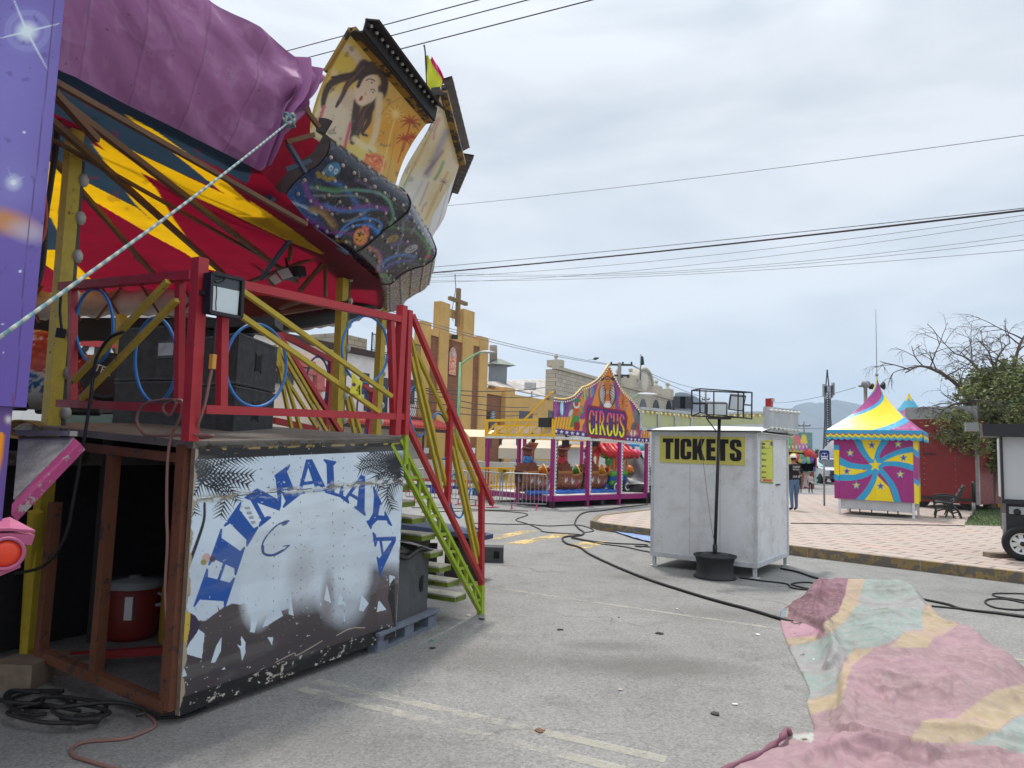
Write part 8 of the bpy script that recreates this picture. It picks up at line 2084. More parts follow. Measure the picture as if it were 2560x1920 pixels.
# pirate boat cars
m_boat = None
def boat(a,b,label,seat_c,shirt,hat,src=None):
    base = CQ(a,b,.42)
    t = thing('pirate_boat',label,'ride car',base,'pirate boats of the circus train')
    Lh,Wd,Hh = 1.4,.66,.62
    nu_,nv_ = 60,40
    gg = np.zeros((nu_,nv_,3)); px_,py_ = np.zeros((nu_,nv_)),np.zeros((nu_,nv_))
    for i in range(nu_):
        s_ = -1+2*i/(nu_-1)
        w = Wd/2*(1-abs(s_) ** 3) ** .6 if s_ > -.6 else Wd/2*.96*(1-max(0,(-s_-.6)/.4) ** 3*.35)
        top = .62+.22*max(0,s_) ** 2+(.1 if s_ < -.15 else 0); bot = .02+.22*max(0,s_-.3) ** 2+.10*max(0,-s_-.4)
        for j in range(nv_):
            th = math.pi*j/(nv_-1)
            gg[i,j] = base+ce*s_*Lh/2+cn*(-math.cos(th)*w*(.6+.4*abs(math.cos(th))))+UP*(top-(top-bot)*math.sin(th) ** .7)
            px_[i,j] = s_; py_[i,j] = math.sin(th)
    p = Paint(px_,py_,(140,84,52))
    for k in range(12): p.stroke([(-1,.1+k*.085),(-.3,.2+k*.08+.08),(.3,.16+k*.085),(1,.05+k*.09)],.018,((84,46,28),(176,112,70))[k % 2],.7,.9)
    p.mix((p.y < .14)*1.0,(120,66,40)); p.mix((p.y < .05)*1.0,(190,130,70))
    for x_ in (-.55,-.1): p.ell(x_,.3,.1,.11,(220,226,230)); p.ell(x_,.3,.07,.08,(60,100,160)); p.ell(x_,.3,.035,.04,(240,244,246))
    for x_ in (.42,.58,.74): p.ell(x_,.36,.055,.1,(50,40,40)); p.ell(x_,.36,.04,.08,(150,190,200))
    p.ell(.3,.5,.1,.12,(190,50,100),.4,.4)
    mb = MB(); mb.grid(gg,cols=p.out()); mb.build('hull',m_paint,t)
    # cockpit opening at the bow: coloured shell seat
    sc = base+ce*.4+UP*.66
    mb = MB(); mb.lathe(sc-ce*.02,[(.0,-.04),(.12,-.03),(.2,.03),(.235,.12)],ce*.75-cn*.55+UP*.35,18); mb.build('seat_shell',M('seat_'+seat_c[0],seat_c[1],.4,bmp=0),t)
    mb = MB(); ax = nrm(ce*.75-cn*.55+UP*.35); x_ = nrm(np.cross(ax,UP)); y_ = np.cross(ax,x_); c_ = sc-ce*.02+ax*.12
    mb.tube([c_+(x_*math.cos(k*.35)+y_*math.sin(k*.35))*.24 for k in range(18)],.03,6,closed=True); mb.build('seat_rim',M('cream_orange_rim',(230,170,90),.4,bmp=0),t)
    mb = MB(); mb.box(base-ce*.34+UP*.78,(.5,.56,.14),(ce,cn,UP)); mb.box(base-ce*.34+UP*.86,(.56,.6,.04),(ce,cn,UP)); mb.box(base-ce*.36+UP*.72,(.54,.58,.04),(ce,cn,UP)); mb.box(base-ce*.32+UP*.92,(.4,.46,.1),(ce,cn,UP)); mb.build('cabin',M('carved_brown_wood',(122,66,44),.5,var=.3,sc=8),t)
    mb = MB(); q = base+ce*.02+cn*.1; mb.tube([q+UP*.5,q+UP*1.45],.05,8); mb.lathe(q+UP*1.4,[(.06,0),(.12,.1),(.17,.2),(.18,.24),(.15,.24),(.0,.2)],n=14)
    mb.tube([q+UP*1.0-ce*.12,q+UP*1.0+ce*.12],.03,6); mb.build('mast',M('carved_orange_wood',(176,100,54),.5,var=.2,sc=8),t)
    mb = MB(); mb.ball(q+UP*1.76,(.075,.075,.13),10); mb.ball(q+UP*1.92,.07,10); mb.lathe(q+UP*1.92-cn*.05,[(.02,0),(0,.1)],-cn,6); mb.build('bird_figure',M('black_figure_paint',(24,24,28),.4,bmp=0),t)
    mb = MB(); mb.ball(q+UP*1.935-cn*.05-ce*.01,(.035,.035,.04),8); mb.build('bird_face',m_white,t)
    h = base-ce*.34-cn*.02+UP*1.06
    fg = MB(); fg.ball(h,(.17,.16,.18),12,0); fg.ball(h+UP*.24,(.14,.13,.13),12,1); fg.ball(h-cn*.12+UP*.2,(.08,.06,.06),8,1)
    for s_ in (-1,1): fg.tube(cat_rom([h+ce*s_*.13+UP*.1,h+ce*s_*.2-cn*.06-UP*.03,h+ce*s_*.1-cn*.16-UP*.08],5),.05,7,0); fg.ball(h+ce*s_*.09-cn*.17-UP*.09,.05,8,1)
    fg.build('captain_figure',[M('figure_'+shirt[0],shirt[1],.4,var=.25,bmp=0),M('figure_brown',(120,62,44),.45,bmp=0)],t)
    mb = MB(); mb.ball(h+UP*.37,(.21,.15,.09),12); mb.ball(h+UP*.46,(.13,.11,.1),12); mb.tube(cat_rom([h+UP*.34+ce*.24+UP*.06,h+UP*.36-cn*.15,h+UP*.34-ce*.24+UP*.06],6),.05,7); mb.build('captain_hat',M('hat_maroon',hat,.4,bmp=0),t)
    return t
BT = [(1030,0.0),(1255,0),(1440,0)]
def aw(x): return float(np.dot(PL(B1(x,1420),(CQ(0,.95,0),-cn))-cc0,ce))
boat(aw(1040),.98,'leftmost pirate boat car with a blue shirted captain behind the crowd barrier',('orange',(226,120,20)),('blue',(50,110,170)),(104,44,40))
boat(aw(1275),1.0,'middle pirate boat car with a green shell seat and red shirted captain',('green',(50,150,40)),('red',(176,44,60)),(104,44,40))
boat(aw(1458),1.02,'right pirate boat car with a yellow shell seat right behind the locomotive',('yellow',(236,160,10)),('crimson',(166,40,56)),(120,60,40))
# locomotive
lb = CQ(aw(1590),1.05,.42)
loco = thing('locomotive','toy locomotive with a red tiled roof and blue body in the circus train','locomotive',lb)
LQ = lambda a,b,z: lb+ce*a+cn*b+UP*z
mb = MB(); mb.box(LQ(0,0,.42),(.9,.6,.34),(ce,cn,UP)); mb.ball(LQ(.05,-.28,.5),(.2,.12,.2),12); mb.box(LQ(-.1,0,.2),(1.2,.56,.12),(ce,cn,UP)); mb.build('body',M('loco_blue_paint',(30,96,180),.4,var=.15),loco)
for s_,z in ((-.25,.62),(-.25,.28),(.3,.64)):
    mb = MB(); mb.lathe(LQ(s_-.25,-.3,z),[(0,0),(.09,0),(.1,.1),(.1,.4),(0,.42)],ce,12); mb.build('boiler_tube',M('loco_green_paint',(70,170,50),.4,var=.15),loco)
for a in (-.5,.05,.5):
    for b in (-.26,.26):
        mb = MB(); mb.tube(cat_rom([LQ(a,b,.6),LQ(a*1.05,b*1.1,.95),LQ(a,b,1.3)],5),.055,7); mb.build('roof_post',M('loco_orange_paint',(220,130,40),.45,bmp=0),loco)
mb = MB()
for k in range(7):
    a = -.78+k*.27; mb.tube([LQ(a,-.55,1.27),LQ(a,-.3,1.42),LQ(a*.92,0,1.66)],.1,8); mb.tube([LQ(a,.55,1.27),LQ(a,.3,1.42),LQ(a*.92,0,1.66)],.1,8)
mb.tube([LQ(-.8,0,1.68),LQ(.8,0,1.68)],.07,8); mb.build('tiled_roof',M('loco_red_tiles',(200,36,44),.4,var=.25,sc=6),loco)
mb = MB(); 
for k in range(5): mb.ball(LQ(-.66+.08*(k % 3),-.35+.05*k,1.05+.08*k),.13,8)
mb.build('bush_figure',M('bush_green',(60,140,50),.6,var=.3,sc=9),loco)
for a in (-.25,.4):
    mb = MB(); mb.lathe(LQ(a,-.34,.16),[(.0,.0),(.16,0),(.2,.02),(.2,.08),(.0,.08)],-cn,20); w_ = mb.build('wheel',M('loco_grey_wheel',(70,70,80),.5),loco); mb = MB(); mb.lathe(LQ(a,-.425,.16),[(.1,0),(.13,.01),(.15,0)],-cn,20); mb.build('wheel_ring',m_white,w_)
mb = MB(); q = LQ(.9,-.1,.4); mb.ball(q+UP*.36,(.17,.17,.18),12,0); mb.ball(q+UP*.32-cn*.14,(.09,.06,.06),8,0); mb.ball(q,(.16,.14,.2),12,1)
mb.tube(cat_rom([q-UP*.1,q-ce*.2-cn*.12-UP*.15,q-ce*.32-cn*.12-UP*.36],5),.075,8,1); mb.tube(cat_rom([q+ce*.08-UP*.1,q+ce*.16-cn*.1-UP*.2,q+ce*.1-cn*.1-UP*.4],5),.075,8,1); mb.tube(cat_rom([q+UP*.12,q-ce*.16-cn*.12,q-ce*.26-cn*.1-UP*.12],5),.05,7,1)
mb.build('driver_figure',[M('figure_orange',(210,124,50),.45,bmp=0),M('figure_yellow',(226,206,30),.45,bmp=0)],loco)
mb = MB(); mb.bar(LQ(-.6,.1,1.6),LQ(-.95,.0,1.95),.12); mb.ball(LQ(-.95,0,2.0),.1,8); mb.build('horn_figure',M('black_figure_paint',(24,24,28),.4,bmp=0),loco)
# blue wave base under the train
mb = MB(); pts = [CQ(aw(x),.62,.43) for x in np.linspace(960,1560,60)]; mb.tube(pts,[.07+.015*math.sin(k*1.3) for k in range(60)],8); pts = [CQ(aw(x),.78,.45) for x in np.linspace(960,1560,60)]; mb.tube(pts,[.07+.015*math.cos(k*1.1) for k in range(60)],8); tag(mb.build('blue_wave_base',M('wave_blue_paint',(34,98,190),.35,var=.35,sc=7)),'sculpted blue wave strip running under the pirate boats','wave strip')

# ------------------------------------------------------------------ crowd barriers
bar0 = None
def barrier(p0,p1,label):
    p0,p1 = A_(p0)*A_((1,1,0)),A_(p1)*A_((1,1,0)); d = nrm(p1-p0); L_ = np.linalg.norm(p1-p0); n = A_((-d[1],d[0],0))
    t = thing('crowd_barrier',label,'crowd barrier',(p0+p1)/2,'steel crowd barriers beside the circus train')
    mb = MB(); h = 1.08; r_ = .14
    ring = cat_rom([p0+UP*.18,p0+UP*(h-r_),p0+d*r_*.3+UP*(h-r_*.3),p0+d*r_+UP*h,p1-d*r_+UP*h,p1-d*r_*.3+UP*(h-r_*.3),p1+UP*(h-r_),p1+UP*.18],5)
    mb.tube(ring,.022,6,closed=True); mb.build('frame',m_gal,t)
    mb = MB(); k = int(L_/.12)
    for i in range(1,k): mb.bar(p0+d*L_*i/k+UP*.18,p0+d*L_*i/k+UP*h,.018)
    mb.build('bars',m_gal,t)
    for q in (p0+d*.3,p1-d*.3):
        mb = MB(); mb.bar(q-n*.25+UP*.015,q+n*.25+UP*.015,.05,.03); mb.bar(q+UP*.02,q+UP*.2,.04); mb.build('foot',M('pink_barrier_foot',(190,80,120),.6),t)
m_gal = M('galvanised_barrier',(150,152,154),.4,.5,var=.1,bmp=0)
bA,bB,bC,bD,bE = G(B1(1145,1590)),G(B1(815,1580)),G(B1(590,1555)),G(B1(390,1545)),G(B1(150,1535))
barrier(bA-ce*.15,bB,'right crowd barrier in front of the leftmost pirate boat'); barrier(bB-A_((.08,0,0)),bC,'crowd barrier behind the bottom of the red stair handrail'); barrier(bC-A_((.08,0,0)),bD,'crowd barrier seen between the yellow stair braces'); barrier(bD-A_((.08,0,0)),bE,'leftmost crowd barrier behind the green stair stringer')
barrier(CQ(CL+.4,2.6,0),CQ(CL+2.4,3.6,0),'crowd barrier behind the right end of the circus train')
# low ride parts behind the barriers
lr = thing('low_ride_base','low red and blue ride base on the asphalt behind the crowd barriers','ride base',G(B1(400,1500)))
q0,q1 = P(B1(160,1500),29),P(B1(740,1500),28)
for z,m_ in ((.5,m_red),(.25,M('deep_blue_paint',(30,50,140),.5))):
    mb = MB(); mb.bar(A_((q0[0],29,z)),A_((q1[0],28,z)),.2,.12); mb.build('beam',m_,lr)
for k in range(7):
    t = k/6; q = q0*(1-t)+q1*t; mb = MB(); mb.box((q[0],q[1]-.3,.1),(.3,.3,.2)); mb.build('foot',(m_red,m_mag,M('deep_blue_paint',(30,50,140),.5))[k % 3],lr)
mb = MB(); a,b = P(B1(240,1400),40),P(B1(760,1400),40); mb.box(((a[0]+b[0])/2,40,.55),(b[0]-a[0]+3,.5,1.1)); tag(mb.build('planter_wall',M('pale_concrete',(190,184,172),.85,var=.15,sc=.5)),'low pale concrete wall behind the crowd barriers','wall')

# covered machine and blue-armed ride right of the locomotive
cm = thing('covered_machine','machine wrapped in a grey plastic sheet behind the yellow driver figure','machine',G(C7(1030,1330)))
c_ = P(C7(1030,1210),27.5) 
gg = np.zeros((40,41,3))
for i in range(40):
    t = i/39
    for j in range(41):
        a = j/40*6.283; r_ = (1.25-.95*t ** .7)*(1+.14*math.sin(a*5+t*4)) ; gg[i,j] = (c_[0]+r_*math.cos(a),27.5+r_*math.sin(a),.6+(P(C7(1060,1000),27.5)[2]-.6)*t+.1*math.sin(a*3))
mb = MB(); mb.grid(gg); mb.build('plastic_sheet',M('grey_plastic_sheet',(96,98,100),.35,bmp=.3,bsc=4),cm)
mb = MB(); mb.lathe((c_[0],27.5,0),[(0,0),(1.1,0),(1.1,.7),(0,.7)],n=24); mb.build('base',m_dkm,cm)
ar = thing('blue_arm_ride','small ride with pale blue tube arms and pink trim behind the circus train','fairground ride',P(C7(960,1200),33)*A_((1,1,0)))
m_lb = M('pale_blue_tube',(60,130,180),.45); m_pkf = M('candy_pink_paint',(210,60,120),.45); m_tq = M('turquoise_paint',(60,170,170),.5)
mb = MB()
for q in ([(785,985),(790,920),(830,885),(1000,880),(1120,890)],[(790,965),(900,955),(1010,950),(1130,955)],[(920,885),(930,960)],[(1010,880),(1010,955)],[(860,890),(800,960)]): mb.tube(cat_rom([P(C7(*z),32.5) for z in q],6),.07,6)
mb.build('arm',m_lb,ar)
mb = MB(); mb.tube(cat_rom([P(C7(*z),32) for z in ((1005,975),(1030,960),(1060,985),(1095,965))],6),.16,8); mb.build('pink_trim',m_pkf,ar)
mb = MB(); mb.tube([P(C7(1115,1400),32)*A_((1,1,0)),P(C7(1125,880),32)],.2,10); mb.build('column',M('white_column',(206,204,200),.6),ar)
mb = MB(); a = P(C7(940,1050),34); mb.box((a[0],34.5,1.7),(2.8,1.0,3.2)); mb.build('ticket_cabin',M('white_stall_wall',(214,214,210),.7),ar)
mb = MB(); a = P(C7(940,1060),33.95); mb.box(a,(1.6,.1,.9)); mb.build('cabin_window',M('brown_window',(120,80,60),.4),ar)
mb = MB(); mb.tube([P(C7(1100,880),31.5),P(C7(1110,940),31.5)],.12,8); mb.tube([P(C7(1000,985),31.9),P(C7(995,1080),31.9)],.12,8); mb.build('turquoise_trim',m_tq,ar)

# bulb framed board behind the ticket booth
Yb = 16.5
bb2 = thing('bulb_board','long pale green board framed by bulbs behind the roof of the ticket booth','sign board',P(B3(600,420),Yb)*A_((1,1,0)))
bp_ = [P(B3(*z),y_) for z,y_ in (((125,298),15.5),((500,335),16.5),((1060,330),17.5),((1060,420),17.5),((500,440),16.5),((125,450),15.5))]
m_pgr = M('pale_green_board',(182,188,142),.6,var=.1)
mb = MB(); mb.prism([bp_[0],bp_[1],bp_[4],bp_[5]],A_((0,.08,0))); mb.prism([bp_[1],bp_[2],bp_[3],bp_[4]],A_((0,.08,0))); mb.build('board',m_pgr,bb2)
mb = MB()
for i in (0,1): mb.bar(bp_[i],bp_[i+1],.07,.06); mb.bar(bp_[5-i],bp_[4-i],.07,.06)
for t in np.linspace(0,1,4): mb.bar(bp_[0]*(1-t)+bp_[1]*t-A_((0,.02,0)),bp_[5]*(1-t)+bp_[4]*t-A_((0,.02,0)),.05)
mb.build('frame',M('pale_grey_metal',(186,190,192),.45,.2),bb2)
mb = MB()
for i in (0,1):
    for t in np.linspace(.03,.97,12): mb.ball(bp_[i]*(1-t)+bp_[i+1]*t-A_((0,.06,.08)),.035,6)
o = mb.build('bulbs',M('warm_bulb',(236,214,150),.3,bmp=0),bb2); o['kind'] = 'stuff'
for q in (bp_[4]*.7+bp_[5]*.3,bp_[4],bp_[3]): mb = MB(); mb.bar(q*A_((1,1,0))+A_((0,.1,ZP)),q+A_((0,.1,0)),.08); mb.build('post',m_grey,bb2)

# ------------------------------------------------------------------ street lamps, utility poles, comm tower, signs
m_lg = M('mint_green_pole_paint',(122,176,132),.5)
sl = thing('street_lamp','mint green street lamp with a long arm in front of the church','street lamp',P(B1(500,1300),34)*A_((1,1,0)))
Yl = 34.0; mb = MB(); b0 = P(B1(502,1300),Yl)*A_((1,1,0)); mb.tube([b0,P(B1(527,568),Yl)],[.09,.06],10); mb.build('pole',m_lg,sl)
mb = MB(); mb.tube(cat_rom([P(B1(527,585),Yl),P(B1(600,535),Yl),P(B1(655,503),Yl),P(B1(700,497),Yl)],6),.05,8); mb.build('arm',m_lg,sl)
mb = MB(); mb.ball(P(B1(715,498),Yl),(.4,.14,.07),10); mb.build('lamp_head',M('pale_grey_metal',(186,190,192),.45,.2),sl)
sl2 = thing('street_lamp','pale street lamp arm showing against the stone hall','street lamp',P(C7(975,900),60)*A_((1,1,0)))
mb = MB(); b0 = P(C7(960,900),60)*A_((1,1,0)); mb.tube([b0,P(C7(975,410),60)],[.12,.08],8); mb.tube(cat_rom([P(C7(975,410),60),P(C7(1040,370),60),P(C7(1090,355),60),P(C7(1130,355),60)],6),.07,6); mb.build('pole',m_lg,sl2); mb = MB(); mb.ball(P(C7(1150,353),60),(.9,.2,.12),8); mb.build('lamp_head',m_white,sl2)
m_pole = M('grey_concrete_pole',(128,122,116),.8); m_ins = M('dark_insulator',(52,44,44),.5)
up1 = thing('utility_pole','concrete utility pole with two crossarms behind the CIRCUS sign','utility pole',P(C7(865,500),62)*A_((1,1,0)))
mb = MB(); mb.tube([P(C7(860,500),62)*A_((1,1,0)),P(C7(866,28),62)],[.22,.17],8); mb.build('pole',m_pole,up1)
mb = MB(); mb.bar(P(C7(765,48),62),P(C7(1000,52),62),.16); mb.bar(P(C7(800,160),62),P(C7(968,162),62),.16)
for x in (780,800,900,920,990): mb.bar(P(C7(x,48),61.9),P(C7(x,20+(x % 3)*12),61.9),.14)
for x in (800,890,955): mb.bar(P(C7(x,150),61.9),P(C7(x,185),61.9),.2)
mb.build('crossarm',m_ins,up1)
def upole(cr,x,ytop,x0,x1,ya,Y,label,r=.16):
    t = thing('utility_pole',label,'utility pole',P(cr(x,ytop),Y)*A_((1,1,0))); mb = MB(); q = P(cr(x,ytop),Y); mb.tube([q*A_((1,1,0)),q],[r,r*.8],8); mb.build('pole',m_pole,t)
    mb = MB(); mb.bar(P(cr(x0,ya),Y),P(cr(x1,ya),Y),.14)
    for xx in (x0,x0*.6+x1*.4,x1): mb.bar(P(cr(xx,ya),Y),P(cr(xx,ya-14),Y),.12)
    mb.build('crossarm',m_ins,t)
upole(B3,605,165,580,630,235,90,'thin utility pole far behind the light stand cage'); upole(C1,167,640,113,228,684,110,'far utility pole with one crossarm left of the communication tower')
sp_ = thing('lamp_mast','mast with two flood lights behind the tent kiosk','lamp mast',P(B4(547,560),40)*A_((1,1,0)))
q = P(B4(545,450),40); mb = MB(); mb.tube([q*A_((1,1,0)),q],[.13,.1],8); mb.bar(P(B4(505,452),40),P(B4(612,452),40),.1); mb.build('pole',m_pole,sp_)
mb = MB(); mb.lathe(P(B4(545,442),39.8),[(.0,0),(.24,0),(.2,.2),(0,.24)],(0,-1,0),14); mb.build('round_lamp',m_grey,sp_)
mb = MB(); mb.lathe(P(B4(570,455),39.8),[(.0,0),(.14,0),(.18,.18),(.07,.28),(.07,.6),(.24,.8)],(1,0,.1),14); mb.build('horn_lamp',m_black,sp_)
ct = thing('communication_tower','tall lattice communication tower with antenna panels before the mountain','tower',P(C1(405,950),150)*A_((1,1,0)))
Yc = 150.0; zt3 = P(C1(412,245),Yc)[2]; zk = P(C1(412,580),Yc)[2]; xc = P(C1(412,500),Yc)[0]
wtop = (P(C1(432,300),Yc)[0]-P(C1(392,300),Yc)[0])/2; wbot = wtop*2.0
def tw_(z): return wtop if z > zk else wtop+(wbot-wtop)*(zk-z)/zk
mb = MB(); zs = np.linspace(0,zt3-1.5,34); m_tow = M('dark_grey_lattice_steel',(74,74,80),.6,.3)
for i in range(len(zs)-1):
    a,b = zs[i],zs[i+1]
    cs = [(-1,-1),(1,-1),(1,1),(-1,1)]
    for k in range(4):
        (x0,y0),(x1,y1) = cs[k],cs[(k+1) % 4]; wa_,wb2 = tw_(a),tw_(b)
        q = lambda x,y,w,z: A_((xc+x*w,Yc+y*w,z))
        mb.bar(q(x0,y0,wa_,a),q(x0,y0,wb2,b),.2); mb.bar(q(x0,y0,wa_,a),q(x1,y1,wb2,b),.1); mb.bar(q(x0,y0,wa_,a),q(x1,y1,wa_,a),.1)
mb.build('lattice',m_tow,ct)
mb = MB()
for x in (-1,1): mb.bar((xc+x*wtop,Yc,zt3-1.5),(xc,Yc,zt3+3),.2)
mb.bar((xc,Yc,zt3+2),(xc,Yc,P(C1(410,135),Yc)[2]),.16); mb.build('spire',m_tow,ct)
for k,(x,y) in enumerate(((375,315),(388,335),(440,335),(455,325),(470,300),(400,300))):
    q = P(C1(x,y),Yc-1.5); mb = MB(); mb.box(q,(.55,.4,2.6 if k != 5 else 1.6)); mb.bar(q,(xc,Yc,q[2]),.12); mb.build('antenna_panel',M('pale_antenna',(150,152,158),.5),ct)
bs_ = thing('bus_stop_sign','blue bus stop sign with a white bus on a grey post','bus stop sign',P(C1(378,1400),25.5)*A_((1,1,0))+UP*ZP)
Ys = 25.5; q = P(C1(378,990),Ys); s_ = P(C1(435,990),Ys)[0]-q[0]
mb = MB(); mb.tube([A_((q[0],Ys+.04,ZP)),A_((q[0],Ys+.04,q[2]))],.035,8); mb.build('post',m_grey,bs_)
RR = lambda cx,cz,w,h,r_,y: [A_((cx+sx*(w-r_)+r_*math.cos(t0+t),y,cz+sz*(h-r_)+r_*math.sin(t0+t))) for sx,sz,t0 in ((1,1,0),(-1,1,math.pi/2),(-1,-1,math.pi),(1,-1,1.5*math.pi)) for t in np.linspace(0,math.pi/2,5)]
m_sb = M('sign_blue',(30,48,130),.45,bmp=0); m_sw = M('sign_white',(226,230,236),.5,var=.02,bmp=0)
mb = MB(); mb.prism(RR(q[0],q[2],s_,s_,.1,Ys),A_((0,.02,0))); pn_ = mb.build('panel',m_sw,bs_)
mb = MB(); mb.prism(RR(q[0],q[2],s_*.94,s_*.94,.08,Ys-.004),A_((0,.003,0))); mb.build('blue_field',m_sb,pn_)
mb = MB(); mb.prism(RR(q[0],q[2]-.02,s_*.64,s_*.62,.1,Ys-.008),A_((0,.003,0)))
for x in (-.5,.5): mb.prism(RR(q[0]+x*s_,q[2]-s_*.72,s_*.12,s_*.12,.02,Ys-.008),A_((0,.003,0)))
mb.build('bus_symbol',m_sw,pn_)
mb = MB()
for x in (-.29,.29): mb.prism(RR(q[0]+x*s_,q[2]+s_*.12,s_*.25,s_*.24,.02,Ys-.012),A_((0,.003,0)))
mb.prism(RR(q[0],q[2]+s_*.5,s_*.45,s_*.05,.01,Ys-.012),A_((0,.003,0)))
for x in (-.4,.4): mb.prism(RR(q[0]+x*s_,q[2]-s_*.38,s_*.12,s_*.09,.02,Ys-.012),A_((0,.003,0)))
mb.prism(RR(q[0],q[2]-s_*.38,s_*.18,s_*.06,.01,Ys-.012),A_((0,.003,0))); mb.build('bus_windows',m_sb,pn_)

# ------------------------------------------------------------------ wires
def wire(a,Ya,b,Yb,r,label,mat,sag=0,base=None):
    p0,p1 = P(a,Ya),P(b,Yb); mb = MB(); n = 24
    mb.tube([p0+(p1-p0)*t-UP*sag*4*t*(1-t) for t in np.linspace(0,1,n)],r,5)
    return tag(mb.build('overhead_wire',mat),label,'wire','overhead wires')
m_wire = M('dark_wire',(58,46,50),.7,bmp=0); m_wire2 = M('grey_wire',(110,112,116),.7,bmp=0)
wire((560,126),26,(1100,-18),18,.017,'upper of the three dark wires at the top of the sky',m_wire)
wire((560,152),26,(1200,-16),18,.017,'middle of the three dark wires at the top of the sky',m_wire)
wire((600,174),26,(1340,-16),18,.019,'lower of the three dark wires at the top of the sky',m_wire)
wire((930,448),40,(2300,280),22,.013,'single thin wire crossing the middle of the sky',m_wire2,.15)
wire((900,580),44,(2300,440),24,.018,'thin wire just above the thickest cable in the sky',m_wire2,.1)
wire((900,592),44,(2300,444),24,.042,'thickest black cable in the sky',m_wire,.15)
wire((900,600),50,(2300,452),30,.013,'thin grey wire close below the thickest cable',m_wire2,.5)
wire((900,610),52,(2300,462),30,.012,'second thin grey wire below the thickest cable',m_wire2,.7)
wire((900,585),52,(2300,495),30,.012,'thin grey wire that sags low in the middle of the right sky',m_wire2,1.0)
wire((900,590),54,(2300,508),30,.012,'thin grey wire near the bottom of the wire bundle',m_wire2,.9)
wire((900,606),56,(2300,532),30,.013,'lowest grey wire of the bundle in the sky',m_wire2,.5)
wire(B1(60,220),40,B1(1570,582),62,.022,'upper wire running past the church cross to the utility pole',m_wire2,.3)
wire(B1(60,240),40,B1(1590,590),62,.022,'lower wire running past the church cross to the utility pole',m_wire2,.35)
wire(C7(990,48),62,B3(560,155),90,.03,'wire from the utility pole over the clock gable',m_wire2,.3)
wire(C7(1000,60),62,B3(620,225),90,.03,'lower wire from the utility pole to the thin far pole',m_wire2,.3)
wire(C1(-220,445),80,C1(700,285),45,.02,'thin wire passing behind the communication tower',m_wire2,.3)
wire(C1(100,706),110,C1(420,706),118,.05,'level wire at the far utility pole before the mountain',m_wire2,.1)
for k,(y0,y1) in enumerate(((700,880),(760,905),(830,925),(660,800),(640,740))):
    wire(C2(1150,y0-60+10*k),36,B1(1000+30*k,y1),60,.028,('highest','second','third','fourth','lowest')[k]+' of the wires strung across the church front',m_wire,.3)
mb = MB(); mb.tube(cat_rom([P(A2(1290,1780),30),P(B1(492,0),40),P(B1(495,60),44),P(B1(480,150),50),P(B1(470,220),52),P(B1(478,285),53)],8),.025,5); tag(mb.build('loose_wire',m_wire2),'loose wire hanging down in front of the church cross','wire')
bq = P(B1(1458,552),58); bird = thing('bird','small dark bird sitting on the wire above the CIRCUS sign','bird',bq)
mb = MB(); mb.lathe(bq-A_((.25,0,-.03)),[(0,0),(.03,.1),(.1,.22),(.12,.34),(.08,.46),(.07,.52),(.02,.6),(0,.64)],(1,0,.25),10); mb.build('body',M('dark_bird_feathers',(60,60,66),.8),bird); mb = MB(); mb.prism([bq+A_((-.24,0,.04)),bq+A_((-.5,.03,.0)),bq+A_((-.5,-.06,.0))],UP*.02); mb.build('tail',M('dark_bird_feathers',(60,60,66),.8),bird)

